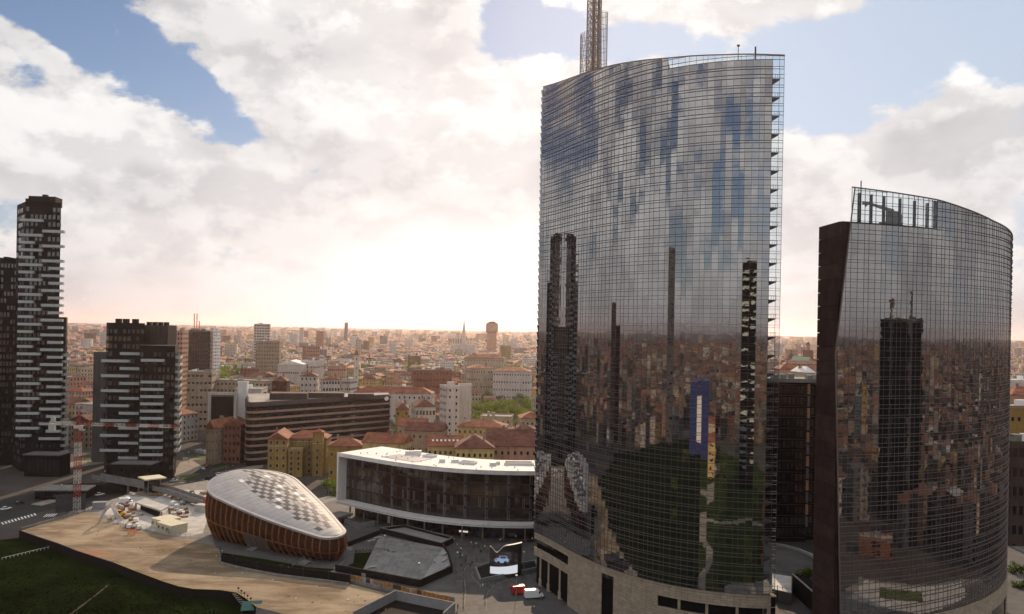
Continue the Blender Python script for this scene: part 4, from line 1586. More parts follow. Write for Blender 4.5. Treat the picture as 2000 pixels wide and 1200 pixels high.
bol = MB().tube((0, 0, 0), (0, 0, 0.95), 0.09, 0.08, 8).mesh('bollard', 'metal_dark')
bp = [(908 - 0.0 * k, 1190 - k * 8) for k in range(10)] + [(950, 1180), (952, 1165), (960, 1152), (970, 1144), (982, 1138), (996, 1133), (1010, 1130), (1024, 1127), (1040, 1124)]
for x, y in bp:
    p = G(x - 3, y)
    inst('bollard', bol, (p.x, p.y, 0.012), label='slim dark bollard in the row along the plaza kerbs', category='bollard', group='bollards along the plaza kerbs')

# long sunken pool basin behind the terrace
bs = thing('pool_basin', 'long walled basin with pale floor behind the raised terrace', 'basin')
bp_ = [G(744, 1042), G(862, 1072), G(884, 1061), G(790, 1036)]
bl = [(p.x, p.y) for p in bp_]
wall_line(MB(), bl, 0.012, 2.0, 0.5, closed=True).build('basin_wall', 'darkwall', bs)
MB().prism(bl, 0.02, 1.2).build('basin_floor', 'paver_pale', bs)
wall_line(MB(), bl, 2.003, 2.12, 0.62, closed=True).build('coping', 'concrete', bs)
b2_ = thing('low_wall', 'low grey wall stub with benches between pavilion tip and basin', 'wall')
wall_line(MB(), [g2(673, 1022), g2(700, 1033), g2(731, 1026)], 0.012, 1.6, 0.6).build('wall_block', 'grey_panel', b2_)
wall_line(MB(), [g2(673, 1022), g2(700, 1033), g2(731, 1026)], 1.603, 1.75, 0.75).build('coping', 'concrete', b2_)
rp = thing('ramp_wall', 'dark slanting wall from the pavilion tip to the basin corner', 'wall')
wall_line(MB(), [g2(680, 1068), g2(690, 1064), g2(742, 1044)], 0.012, 1.6, 0.4).build('wall_block', 'darkwall', rp)
# hedge bed: dark triangle and lawn
hb = [G(690, 1100, 0.3), G(693, 1081, 0.3), G(742, 1078, 0.3), G(772, 1086, 0.3), G(762, 1095, 0.3), G(704, 1118, 0.3), G(665, 1112, 0.3)]
sheet('lawn', [(p.x, p.y) for p in hb], 0.3, 'grass', 0.28)


def hedge(label, pxs, w, h, z0=0.0, n=220, m='leaf_dark', seed=1, z=0.0):
    r = random.Random(seed)
    P = [G(*p, z0) for p in pxs]
    mb = MB()
    seg = [(P[i + 1] - P[i]).length for i in range(len(P) - 1)]
    for k in range(int(n * sum(seg) / 10)):
        t = r.uniform(0, sum(seg))
        i = 0
        while i < len(seg) - 1 and t > seg[i]:
            t -= seg[i]
            i += 1
        d = (P[i + 1] - P[i]).normalized()
        c = P[i] + d * t + Vector((-d.y, d.x, 0)) * r.uniform(-w / 2, w / 2) + Vector((0, 0, h * math.sqrt(r.random())))
        leaf(mb, r, c, r.uniform(0.15, 0.32))
    for i in range(len(P) - 1):
        mb.tube(P[i] + Vector((0, 0, 0)), P[i] + Vector((0, 0, h * 0.7)), 0.05, 0.03, 5, 1)
    return mb.build('hedge', [m, 'trunk'], label=label, category='hedge')


def leaf(mb, r, c, s, mi=0):
    a = Vector((r.gauss(0, 1), r.gauss(0, 1), r.gauss(0, 1))).normalized()
    b = a.orthogonal().normalized()
    d = a.cross(b)
    c = Vector(c)
    mb.add([c - b * s, c - d * s * 0.6, c + b * s, c + d * s * 0.6], [(0, 1, 2, 3)], mi)


hedge('clipped dark hedge by the lamp post on the plaza lawn', [(693, 1082), (742, 1079), (771, 1086)], 1.5, 1.3, seed=2)

# hoarding with timber panels along the plaza edge
hd = thing('site_hoarding', 'rusty timber hoarding running along the plaza below the terrace', 'hoarding')
h0, h1 = G(686, 1137), G(888, 1182)
nh = 26
for i in range(nh):
    a, b = h0.lerp(h1, i / nh), h0.lerp(h1, (i + 0.96) / nh)
    mt = RND.choice(['plank_wood', 'plank_wood', 'wood_dark', 'concrete', 'facade_brown', 'plank_wood', 'grey_panel'])
    wall_line(MB(), [(a.x, a.y), (b.x, b.y)], 0.5, 2.0 + RND.uniform(-0.1, 0.15), 0.08 + RND.uniform(0, 0.04)).build('panel', mt, hd)
    MB().box((a.x, a.y, 1.0), (0.14, 0.14, 2.0)).build('post', 'wood_dark', hd)
for i in range(12):
    a, b = h0.lerp(h1, i / 12), h0.lerp(h1, (i + 0.99) / 12)
    wall_line(MB(), [(a.x, a.y - 0.5), (b.x, b.y - 0.5)], 0.01, 0.8, 0.6).build('footing_block', 'concrete', hd)
# walled light court at the bottom of the frame
lc = thing('light_court', 'ribbed metal walled light court at the bottom edge beside the hoarding', 'light court')
lcp = [G(690, 1204, 1.5), G(772, 1162, 1.5), G(888, 1186, 1.5), G(866, 1206, 1.5)]
lq = [(p.x, p.y) for p in lcp]
for i in range(3):
    wall_line(MB(), lq[i:i + 2], 0.012, 2.6, 0.35).build('wall_panel', 'grey_panel', lc)
    a, b = Vector(lq[i]), Vector(lq[i + 1])
    nrm = Vector(((b - a).y, -(b - a).x)).normalized() * 0.2
    k = int((b - a).length / 0.8)
    for j in range(k):
        for sg in (1, -1):
            pm_ = a.lerp(b, (j + 0.5) / k) + nrm * sg
            MB().box((pm_.x, pm_.y, 1.3), (0.09, 0.09, 2.5)).build('rib', 'metal_grey', lc)
MB().prism(lq + [g2(690, 1260)], 0.012, 0.06).build('court_floor', 'darkwall', lc)
wall_line(MB(), lq, 2.603, 2.72, 0.45).build('coping', 'concrete', lc)

lampm = MB().tube((0, 0, 0), (0, 0, 6.2), 0.09, 0.06, 8).mesh('pole', 'metal_grey')
headm = MB().box((0, 0, 6.3), (0.5, 0.5, 0.18)).box((0, 0, 6.42), (0.6, 0.6, 0.06)).mesh('lamp_head', 'white_paint')
lamps = [(751, 1083, 0, 'lamp post on the grey terrace by the hedge'), (893, 1119, 0, 'lamp post by the terrace wall corner with walkers'), (1008, 1168, 0, 'lamp post beside the red van'), (818, 1142, 0, 'short lamp post at the terrace front corner'),
         (1023, 1118, 0, 'lamp post behind the screen planter'), (285, 922, S, 'street lamp at the dark tower foot'), (368, 905, S, 'street lamp on the pale pavement by the road'), (481, 905, S, 'street lamp before the banded brown office'),
         (415, 892, S, 'street lamp by the parked white vans'), (643, 960, S, 'lamp post left of the white building end wall'), (120, 975, S, 'street lamp by the crossing and dark tower')]
for x, y, z, lb in lamps:
    p = G(x, y, z)
    t = thing('lamp_post', 'slim ' + lb, 'lamp post', (p.x, p.y, z + 0.012), 0.0, 'lamp posts')
    inst('pole', lampm, (0, 0, 0), parent=t)
    inst('lamp_head', headm, (0, 0, 0), parent=t)
bench = MB().box((0, 0, 0.42), (3.2, 0.7, 0.14)).box((-1.1, 0, 0.17), (0.3, 0.6, 0.35)).box((1.1, 0, 0.17), (0.3, 0.6, 0.35)).mesh('bench', 'concrete_pale')
for x, y, rz, z, lb in ((726, 1110, 0.75, TZ, 'pale stone bench at the lawn corner of the terrace'), (725, 1058, 0.9, TZ, 'pale stone bench near the basin on the upper terrace edge'), (737, 1052, 0.9, TZ, 'pale stone bench nearest the basin corner'),
                        (868, 1084, 1.3, TZ, 'upper pale bench along the terrace right wall'), (868, 1096, 1.3, TZ, 'middle pale bench along the terrace right wall'), (873, 1108, 1.3, TZ, 'lower pale bench along the terrace right wall')):
    p = G(x, y, z)
    inst('bench', bench, (p.x, p.y, z + 0.03), rz, label=lb, category='bench')


# ------------------------------------------------------------------ dark residential towers on the left
def residential(name, label, foot, z1, z0, front, fl_h, nbay, glass_front=True, mat_='facade_black', extra_faces=()):
    """foot: plan points counter-clockwise, front = (i, j) indices of visible walls to glaze"""
    c = sum((Vector(p) for p in foot), Vector((0, 0))) / len(foot)
    root = thing(name, label, 'tower block', (c.x, c.y, z0))
    loc = [(p[0] - c.x, p[1] - c.y) for p in foot]
    MB().prism(loc, 0.0, z1 - z0).build('wall', mat_, root)
    nf = int((z1 - z0 - 4) / fl_h)
    for (i, j), nb in zip(front, nbay):
        a, b = Vector(loc[i]), Vector(loc[j])
        d = (b - a)
        L = d.length
        d.normalize()
        n = Vector((d.y, -d.x))
        win, fr = MB(), MB()
        rz = math.atan2(d.y, d.x)
        r = random.Random(i + 5)
        for f in range(nf):
            z = 4.5 + f * fl_h
            for k in range(nb):
                if r.random() < 0.25:
                    continue
                p = a + d * (L * (k + 0.5) / nb) + n * 0.05
                w = L / nb * 0.6
                win.box((p.x, p.y, z + 1.35), (w, 0.1, 2.3), rz)
                if r.random() < 0.55:
                    p2 = p + n * 0.07
                    e = w / 2
                    for sgn in (-1, 0, 1):
                        q = p2 + d * (e * sgn)
                        fr.box((q.x, q.y, z + 1.35), (0.09, 0.06, 2.4), rz)
                    fr.box((p2.x, p2.y, z + 0.9), (w, 0.07, 0.08), rz)
        win.build('glazing', 'dark_glass', root, kind='stuff')
        if fr.v:
            fr.build('window_frames', 'facade_grey', root, kind='stuff')
    return root, loc, c


def balcony_at(root, a, b, u0, u1, z, depth, h=1.15, nm='balcony'):
    """slab with a pale parapet on the wall a-b between fractions u0..u1"""
    a, b = Vector(a), Vector(b)
    d = b - a
    L = d.length
    d.normalize()
    n = Vector((d.y, -d.x))
    p0, p1 = a + d * (L * u0), a + d * (L * u1)
    q0, q1 = p0 + n * depth, p1 + n * depth
    s = MB().hexa([(p0.x, p0.y, z - 0.25), (q0.x, q0.y, z - 0.25), (q1.x, q1.y, z - 0.25), (p1.x, p1.y, z - 0.25)][::-1], [(p0.x, p0.y, z), (q0.x, q0.y, z), (q1.x, q1.y, z), (p1.x, p1.y, z)][::-1])
    o = s.build(nm, 'concrete', root)
    w = MB()
    wall_line(w, [tuple(p0), tuple(q0), tuple(q1), tuple(p1)], z - 0.28, z + h, 0.1)
    w.build('parapet', 'balcony', o)
    if RND.random() < 0.35:
        pm = MB()
        for q_ in range(16):
            t_ = RND.random()
            c_ = q0.lerp(q1, t_ * 0.4 + 0.3) - n * RND.uniform(0.2, 0.7)
            leaf(pm, RND, (c_.x, c_.y, z + RND.uniform(0.4, 1.9)), RND.uniform(0.2, 0.4))
        pm.build('planting', 'leaf_dark', o, kind='stuff')
    return o


FA, FB = PXx(46, 438), PXx(115, 440.5)
footS = [(FA, 438), (FB, 440.5), (FB - 13, 462), (FA - 14, 453.5)]
solA, sl, sc_ = residential('residential_tower', 'tallest black residential tower with staggered pale balconies', footS, 139.5, S, [(0, 1), (3, 0), (1, 2)], 3.96, (8, 7, 6))
a, b = sl[0], sl[1]
for k in range(33):
    z = 144.5 - 10.6 - k * 3.96
    if z < 16:
        break
    if k < 3:
        if k in (0, 2):
            balcony_at(solA, a, b, -0.12, 0.52, z, 2.1)
        continue
    full = k % 2 == 0
    balcony_at(solA, a, b, -0.12, 0.52 if full else 0.29, z, 2.1)
for k in range(33):
    z = 144.5 - 16.2 - k * 3.96
    if z < 16:
        break
    if k in (1, 3):
        continue
    full = k % 2 == 0
    balcony_at(solA, a, b, 0.53 if full else 0.73, 1.13, z, 2.1)
# roof plant
MB().box((-2, 8, 147), (14, 9, 5.0), 0.12).build('plant_room', 'facade_black', solA)
MB().box((-1, 6, 150), (2.4, 2.2, 1.4), 0.1).build('plant_room', 'facade_black', solA)
MB().b2(sl[0][0], sl[0][0] + 13, sl[0][1] - 0.4, sl[0][1] + 0.1, 144.5, 146.0).build('parapet', 'facade_black', solA)
# lower wing of that tower
footW = [(PXx(114, 441.5), 441.3), (PXx(129, 446), 446), (PXx(132, 462), 462), (PXx(114, 462) + 1, 462)]
wngA, wl_, _ = residential('residential_wing', 'lower black wing joined to the tallest balcony tower', footW, 78.0, S, [(0, 1), (1, 2)], 3.96, (4, 4))
for k in range(17):
    balcony_at(wngA, wl_[0], wl_[1], 0.55, 1.35, 60 - k * 3.5 + 2, 1.5)
# tower at the frame edge
footL = [(PXx(-40, 455), 452), (PXx(32, 458), 458), (PXx(34, 476), 476), (PXx(-40, 476), 476)]
twL, tl_, _ = residential('residential_tower', 'black residential tower cut off by the left frame edge', footL, 110.0, S, [(0, 1)], 3.9, (12,))
for k in range(5):
    MB().box((-7 + k * 3.6, 2, 115.6), (2.2, 4, 1.4 + (k % 2))).build('plant_room', 'facade_black', twL)
# middle pair
foot1 = [(PXx(213, 430), 430), (PXx(272, 431) + 3.0, 431), (PXx(272, 452) + 3.0, 452), (PXx(208, 452), 452)]
m1, l1, _ = residential('residential_tower', 'mid height black residential tower with glazed corner beside brown slab', foot1, 75.5, S, [(0, 1), (3, 0)], 3.9, (8, 6))
for k in range(16):
    z = 80.5 - 12.5 - k * 3.9 - 4
    if z < 6:
        break
    if k % 2:
        balcony_at(m1, l1[0], l1[1], -0.15, 0.62, z, 1.9)
    else:
        balcony_at(m1, l1[0], l1[1], 0.36, 0.92, z, 1.9)
for dxx in (-5, -1, 4):
    MB().box((dxx, 2, 81.6), (2.4, 3, 2.2)).build('plant_room', 'facade_black', m1)
foot2 = [(PXx(274, 424), 424), (PXx(343, 426), 426), (PXx(349, 444), 444), (PXx(277, 446), 446)]
m2, l2, _ = residential('residential_tower', 'lower black residential tower before the brown slab with pale balconies', foot2, 64.0, S, [(0, 1), (1, 2)], 3.9, (8, 6))
for k in range(14):
    z = 69 - 8 - k * 3.75
    if z < 8:
        break
    if k != 1 and k != 2:
        balcony_at(m2, l2[0], l2[1], 0.07, 0.70, z, 1.8)
    balcony_at(m2, l2[1], l2[2], 0.1, 0.95, z + 1.5, 2.4)
bsb = thing('brown_slab_block', 'plain brown slab rising behind the lower black residential tower', 'tower block', (PXx(300, 450), 456, S))
MB().b2(-7.4, 6.6, -3, 9, 0, 79.5).build('wall', 'facade_brown', bsb)
for k in range(4):
    MB().box((-5 + k * 3.2, 0, 80.4), (1.8, 3, 1.8)).build('plant_room', 'facade_black', bsb)
gsb = thing('grey_slab_block', 'plain grey panelled slab beside the middle black tower', 'tower block', (PXx(198, 470), 478, S))
MB().b2(-5.2, 8, -6, 8, 0, 63.5).build('wall', 'facade_grey', gsb)
for k in range(7):
    MB().box((2.2, -6.05, 12 + k * 7.4), (1.8, 0.12, 3.2)).build('window', 'window_glass', gsb)
# podium pieces under the towers
for x0, x1, d, h, lb in ((52, 122, 425, 11, 'dark glazed shop podium under the tallest black tower'), (225, 300, 414, 9, 'dark glazed shop podium under the middle black towers')):
    t = thing('shop_podium', lb, 'podium', (PXx((x0 + x1) / 2, d), d + 5, S))
    w = (x1 - x0) * d / FPX
    MB().b2(-w / 2, w / 2, -5, 5, 0, h).build('wall', 'facade_black', t)
    for k in range(9):
        MB().box((-w / 2 + w * (k + 0.5) / 9, -5.04, h * 0.5), (w / 9 * 0.85, 0.1, h * 0.6)).build('pane', 'dark_glass', t)
    MB().b2(-w / 2 - 0.6, w / 2 + 0.6, -5.8, 5, h, h + 0.5).build('roof_slab', 'facade_grey', t)
t = thing('pool_pavilion', 'low dark pavilion block on the street corner left of the crane', 'pavilion', (PXx(122, 372), 372, S))
MB().prism([(-10, -2), (12, 0), (10, 10), (-9, 9)], 0, 4.0).build('wall', 'facade_black', t)
MB().prism([(-11, -3), (13, -1), (11, 11), (-10, 10)], 4.003, 4.5).build('roof_slab', 'concrete', t)
for k in range(8):
    MB().box((-8.6 + k * 2.4, -2.1 + k * 0.22, 2.2), (1.9, 0.12, 2.2), 0.09).build('pane', 'dark_glass', t)
t = thing('dark_embankment', 'long black retaining wall below the footbridge', 'wall', (PXx(190, 385), 385, S))
MB().prism([(-14, -4), (24, 3), (24, 7), (-14, 2)], 0, 4.4).build('wall_block', 'darkwall', t)

# ------------------------------------------------------------------ tower crane
cb = G(150, 1002, 0)
crane = thing('tower_crane', 'red and white tower crane over the building site', 'crane', (cb.x, cb.y, 0))
CH = 33.5
MB().box((0, 0, 0.4), (4.2, 4.2, 0.8)).build('base', 'concrete', crane)


def lattice(p, q, w, step, tri=False, bw=0.16, up=Vector((0, 0, 1))):
    p, q = Vector(p), Vector(q)
    d = (q - p).normalized()
    if abs(d.z) > 0.9:
        u, v = Vector((1, 0, 0)), Vector((0, 1, 0))
        cs = [u * a * w / 2 + v * b * w / 2 for a, b in ((-1, -1), (1, -1), (1, 1), (-1, 1))]
    else:
        sd = d.cross(Vector((0, 0, 1))).normalized()
        cs = [sd * w / 2, -sd * w / 2, Vector((0, 0, w * 0.95))]
    m = MB()
    L = (q - p).length
    n = max(1, int(round(L / step)))
    for c in cs:
        m.bar(p + c, q + c, bw)
    for k in range(n):
        a, b = p + d * (L * k / n), p + d * (L * (k + 1) / n)
        for i in range(len(cs)):
            c0_, c1_ = cs[i], cs[(i + 1) % len(cs)]
            m.bar(a + c0_, b + c1_, bw * 0.6)
            m.bar(a + c0_, a + c1_, bw * 0.6)
            if k % 2:
                m.bar(b + c0_, a + c1_, bw * 0.6)
    return m


ns = 6
for k in range(ns):
    z0, z1 = 0.8 + (CH - 0.8) * k / ns, 0.8 + (CH - 0.8) * (k + 1) / ns
    lattice((0, 0, z0), (0, 0, z1), 1.9, 1.5, bw=0.13).build('mast_section', 'crane_white' if k % 2 == 0 else 'crane_red', crane)
MB().box((0, 0, CH + 0.5), (2.6, 2.6, 1.0)).build('slewing_ring', 'crane_white', crane)
MB().box((1.9, -0.8, CH + 0.3), (1.6, 1.6, 2.0)).build('cab', 'crane_white', crane)
MB().box((2.75, -0.8, CH + 0.5), (0.08, 1.2, 1.2)).build('cab_window', 'car_glass', crane)
JD = Vector((1, -0.06, 0)).normalized()
nj = 9
for k in range(nj):
    a, b = JD * (1.2 + 41 * k / nj), JD * (1.2 + 41 * (k + 1) / nj)
    lattice((a.x, a.y, CH + 1.2), (b.x, b.y, CH + 1.2), 1.2, 1.3, bw=0.09).build('jib_section', 'crane_red' if k % 2 == 0 else 'crane_white', crane)
cj = -JD * 12
lattice((-1.2, 0, CH + 1.2), (cj.x, cj.y, CH + 1.2), 1.4, 1.4, bw=0.12).build('counter_jib', 'crane_white', crane)
MB().box((cj.x + 1.2, cj.y, CH + 0.2), (2.2, 1.5, 2.8)).build('counterweight', 'concrete_pale', crane)
MB().box((cj.x + 1.6, cj.y, CH + 3.2), (1.4, 1.2, 2.0)).build('hoist', 'crane_white', crane)
MB().box((-5.5, 0.2 - 0.9, CH + 2.2), (4.5, 0.06, 0.7)).build('sign_board', 'crane_white', crane)
lattice((0, 0, CH + 1.0), (0, 0, CH + 8.0), 1.1, 1.4, bw=0.11).build('tower_head', 'crane_red', crane)
MB().tube((0, 0, CH + 8), (cj.x + 1, cj.y, CH + 2), 0.05).build('stay_cable', 'metal_dark', crane)
e = JD * 30
MB().tube((0, 0, CH + 8), (e.x, e.y, CH + 2.4), 0.05).build('stay_cable', 'metal_dark', crane)
hk = JD * 17
MB().tube((hk.x, hk.y, CH + 1.1), (hk.x, hk.y, CH - 9), 0.04).box((hk.x, hk.y, CH - 9.3), (0.5, 0.3, 0.8)).build('hook', 'metal_dark', crane)

# ------------------------------------------------------------------ building site
tr = G(215, 1022)
af = thing('steel_trestle', 'galvanised steel trestle frame standing on the lot edge', 'trestle', (tr.x, tr.y, 0.012), 0.25)
for i in range(4):
    y = -2.2 + i * 1.5
    MB().bar((-4.0, y, 0), (-1.0, y, 7.0), 0.24).bar((3.6, y, 0), (0.6, y, 7.0), 0.24).bar((-2.8, y, 2.6), (2.5, y, 2.6), 0.16).bar((-1.0, y, 7.0), (0.6, y, 7.0), 0.22).bar((-2.8, y, 2.6), (0.2, y, 7), 0.12).build('frame', 'steel', af)
MB().bar((-4, -2.2, 0.1), (-4, 2.4, 0.1), 0.2).bar((3.6, -2.2, 0.1), (3.6, 2.4, 0.1), 0.2).bar((-1, -2.2, 6.9), (-1, 2.4, 6.9), 0.2).bar((0.6, -2.2, 6.9), (0.6, 2.4, 6.9), 0.2).build('rail', 'steel', af)
MB().bar((0.6, -1, 7), (6.0, -2.0, 0), 0.14).build('prop', 'steel', af)

c1 = G(285, 1030)
c2 = G(333, 1045)
cr = math.atan2(c2.y - c1.y, c2.x - c1.x)


def container(label, o, L, Wd, H, rz, m_='cream_metal', win=True):
    t = thing('site_container', label, 'container', (o.x, o.y, 0.022), rz)
    MB().b2(0, L, 0, Wd, 0, H).build('shell', m_, t)
    MB().b2(-0.1, L + 0.1, -0.1, Wd + 0.1, H + 0.003, H + 0.14).build('roof', m_, t)
    rb = MB()
    for k in range(int(L / 0.6)):
        rb.b2(k * 0.6 + 0.1, k * 0.6 + 0.28, -0.06, -0.001, 0.15, H - 0.15)
    rb.build('corrugation', m_, t, kind='stuff')
    if win:
        for k in range(int(L / 2.8)):
            w = MB().b2(0.9 + k * 2.8, 1.9 + k * 2.8, -0.11, -0.065, 1.1, 2.1)
            w.build('window', 'window_glass', t)
        MB().b2(L - 1.6, L - 0.7, -0.12, -0.066, 0.1, 2.1).build('door', 'grey_panel', t)
    return t


dv = Vector((math.cos(cr), math.sin(cr), 0))
nv = Vector((-dv.y, dv.x, 0))
container('cream site container nearest the pavilion, the right of the joined pair', c1 + dv * 7.6, 9.5, 6.5, 3.0, cr)
container('cream site container left of its twin on the site', c1 + nv * 2.0, 7.4, 7.5, 3.0, cr)
container('small pale grey container beside the pavilion', G(380, 1000), 5, 3.0, 2.8, cr * 0.6, 'concrete_pale', False)
container('small grey container by the road fence', G(180, 995), 5, 2.6, 2.5, 0.25, 'grey_panel', False)
# red skip and orange barrier
p = G(402, 992)
MB().tube((p.x, p.y, 0.02), (p.x, p.y, 2.6), 1.3, 1.6, 14).tube((p.x, p.y, 2.6), (p.x, p.y, 3.8), 1.6, 0.7, 14).build('red_silo', 'red_paint', label='red drum shaped silo beside the pavilion wall', category='silo')
br = G(258, 1044)
ob = thing('mesh_barrier', 'orange mesh barrier cage on the sandy lot', 'barrier', (br.x, br.y, 0.012), 0.2)
for (x, y) in ((-1.2, -0.8), (1.2, -0.8), (1.2, 0.8), (-1.2, 0.8)):
    MB().bar((x, y, 0), (x, y, 1.8), 0.1).build('post', 'orange_paint', ob)
for z in (0.3, 0.7, 1.1, 1.5):
    m = MB()
    for (a, b) in (((-1.2, -0.8), (1.2, -0.8)), ((1.2, -0.8), (1.2, 0.8)), ((1.2, 0.8), (-1.2, 0.8)), ((-1.2, 0.8), (-1.2, -0.8))):
        m.bar((*a, z), (*b, z), 0.1)
    m.build('rail', 'orange_paint', ob)
# site screen on the road side
scx = thing('site_screen', 'tall dark grey screen fence beside the crane base', 'screen', (0, 0, 0))
a, b = G(108, 1003, 0), G(166, 999, 0)
for i in range(6):
    p, q = a.lerp(b, i / 6), a.lerp(b, (i + 0.97) / 6)
    for j in range(2):
        wall_line(MB(), [(p.x, p.y), (q.x, q.y)], 0.15 + j * 3.6, 3.65 + j * 3.6, 0.06).build('panel', 'zinc_dark', scx)
for i in range(7):
    p = a.lerp(b, i / 6)
    MB().bar((p.x, p.y + 0.2, 0), (p.x, p.y + 0.2, 7.6), 0.14).bar((p.x, p.y + 0.2, 6), (p.x, p.y + 2.6, 0), 0.1).build('post', 'metal_dark', scx)
# concrete slab roof of the unfinished entrance
en = thing('concrete_canopy', 'unfinished pale concrete entrance canopy in the site', 'canopy', (0, 0, 0))
q = [G(264, 982, 3.2), G(314, 998, 3.2), G(330, 990, 3.2), G(283, 974, 3.2)]
MB().prism([(p.x, p.y) for p in q], 2.8, 3.4).build('slab', 'concrete_pale', en)
for p in q:
    MB().box((p.x * 0.998, p.y, 1.4), (0.5, 0.5, 2.8)).build('pillar', 'concrete', en)
MB().prism([((q[0].x + q[3].x) / 2 + 1, q[0].y + 2.2), (q[1].x - 2, q[1].y + 2.2), (q[2].x - 3, q[2].y - 1), (q[3].x + 2, q[3].y - 1)], 0.02, 2.75).build('back_wall', 'darkwall', en)
# scattered materials
r = random.Random(4)
pal = MB()
for k in range(5):
    pal.box((0, -0.5 + k * 0.25, 0.12), (1.2, 0.18, 0.05))
for k in range(3):
    pal.box((-0.5 + k * 0.5, 0, 0.05), (0.12, 1.2, 0.1))
palm = pal.mesh('pallet', 'plank_wood')
loads = [MB().box((0, 0, 0.55), (1.15, 1.15, 0.8)).mesh('load', 'white_paint'), MB().box((0, 0, 0.4), (1.15, 1.0, 0.5)).mesh('load', 'concrete_pale'),
         MB().box((-0.3, 0, 0.4), (0.5, 1.1, 0.5)).box((0.31, 0, 0.35), (0.5, 1.1, 0.4)).mesh('load', 'concrete'), MB().box((0, 0, 0.42), (1.1, 1.1, 0.55)).mesh('load', 'plank_wood')]
loads.append(MB().tube((-0.9, -0.3, 0.3), (0.9, -0.3, 0.3), 0.16).tube((-0.9, 0.05, 0.3), (0.9, 0.05, 0.3), 0.16).tube((-0.9, 0.4, 0.3), (0.9, 0.4, 0.3), 0.16).tube((-0.9, -0.12, 0.58), (0.9, -0.12, 0.58), 0.16).mesh('load', 'steel'))
loads.append(MB().box((0, 0, 0.45), (1.2, 1.2, 0.6)).mesh('load', 'brickwall'))
kinds = ['a white wrapped block', 'pale concrete slabs', 'grey cut blocks', 'timber', 'steel pipes', 'brick red tiles']
spots = []
for k in range(600):
    if len(spots) >= 110:
        break
    x, y = r.uniform(232, 402), r.uniform(962, 1034)
    p = G(x, y)
    if 262 < x < 334 and 970 < y < 1006:
        continue
    if 276 < x < 372 and y > 1006:
        continue
    if x < 250 and (y < 985 or y > 1020):
        continue
    if 370 < x and y > 985:
        continue
    if any((p.x - a_) ** 2 + (p.y - b_) ** 2 < 4.5 for a_, b_ in spots):
        continue
    spots.append((p.x, p.y))
    i = r.choice([0, 0, 1, 1, 2, 3, 4, 5])
    t = thing('material_pallet', 'wooden pallet loaded with ' + kinds[i] + ' ' + ('near the pavilion' if x > 345 else 'beside the trestle' if x < 262 else 'behind the containers') + (', far row' if y < 990 else ', near row'), 'pallet', (p.x, p.y, 0.022), r.uniform(0, PI), 'pallets of material on the building site')
    sc = r.uniform(1.0, 1.7)
    inst('pallet', palm, (0, 0, 0), parent=t, scale=sc)
    inst('load', loads[i], (0, 0, 0), parent=t, scale=sc)
for x, y, w, lb in ((345, 1012, 6, 'long stack of rust red beams on the site floor near the pavilion'), (352, 1003, 5, 'stack of white beams on the site floor near the grey container')):
    p = G(x, y)
    t = thing('beam_stack', lb, 'beam stack', (p.x, p.y, 0.022), 0.35)
    for k in range(5):
        MB().box((0, k * 0.4, 0.2 + 0.0 * k), (w * 1.4, 0.3, 0.35)).build('beam', 'brickwall' if 'rust' in lb else 'white_paint', t)
# yellow loader
p = G(234, 1012)
ld = thing('wheel_loader', 'yellow wheel loader behind the steel trestle', 'loader', (p.x, p.y, 0.022), 0.6)
MB().box((0.6, 0, 1.3), (2.6, 1.7, 1.0)).box((1.4, 0, 1.9), (1.0, 1.5, 0.4)).build('body', 'yellow_paint', ld)
MB().box((-0.5, 0, 2.2), (1.3, 1.4, 1.5)).build('cab', 'car_glass', ld)
MB().box((-0.5, 0, 3.0), (1.5, 1.6, 0.14)).build('cab_roof', 'yellow_paint', ld)
for x_ in (-1.2, 1.3):
    for y_ in (-0.95, 0.95):
        MB().tube((x_, y_ - 0.25, 0.7), (x_, y_ + 0.25, 0.7), 0.7, 0.7, 14).build('wheel', 'rubber', ld)
MB().bar((-0.9, 0.5, 1.4), (-2.8, 0.5, 0.6), 0.25).bar((-0.9, -0.5, 1.4), (-2.8, -0.5, 0.6), 0.25).build('lift_arm', 'yellow_paint', ld)
MB().prism([(-3.4, -1.2), (-2.8, -1.2), (-2.8, 1.2), (-3.4, 1.2)], 0.15, 0.95).build('bucket', 'yellow_paint', ld)

# road fence and concrete barrier on the lot's road side
fb = thing('concrete_barrier', 'line of concrete barriers between the lot and the road', 'barrier')
P0, P1 = G(42, 1036), G(142, 1006)
for k in range(16):
    a, b = P0.lerp(P1, k / 16), P0.lerp(P1, (k + 0.95) / 16)
    m = MB()
    wall_line(m, [(a.x, a.y), (b.x, b.y)], 0.0, 0.9, 0.35)
    m.build('barrier_block', 'concrete', fb)
rail = thing('edge_rail', 'yellow topped rail along the lot edge above the dark field', 'railing')
for i in range(5, len(edge) - 1):
    a, b = edge[i], edge[i + 1]
    MB().bar((*a, 0.22), (*b, 0.22), 0.12).build('rail', 'edge_yellow', rail)
wf = thing('field_wall', 'black retaining wall between the sandy lot and the grass field', 'wall')
for i in range(len(edge) - 1):
    a, b = edge[i], edge[i + 1]
    wall_line(MB(), [a, b], ZF, 0.18, 0.3).build('wall_panel', 'darkwall', wf)
sg = thing('teal_shed_roof', 'small teal sheet metal roof at the field corner by the lot', 'shed', (0, 0, 0))
q = [G(478, 1196, -0.5), G(500, 1182, 0.3), G(504, 1180, 0.4), G(492, 1205, -0.5)]
o = G(492, 1190, -1)
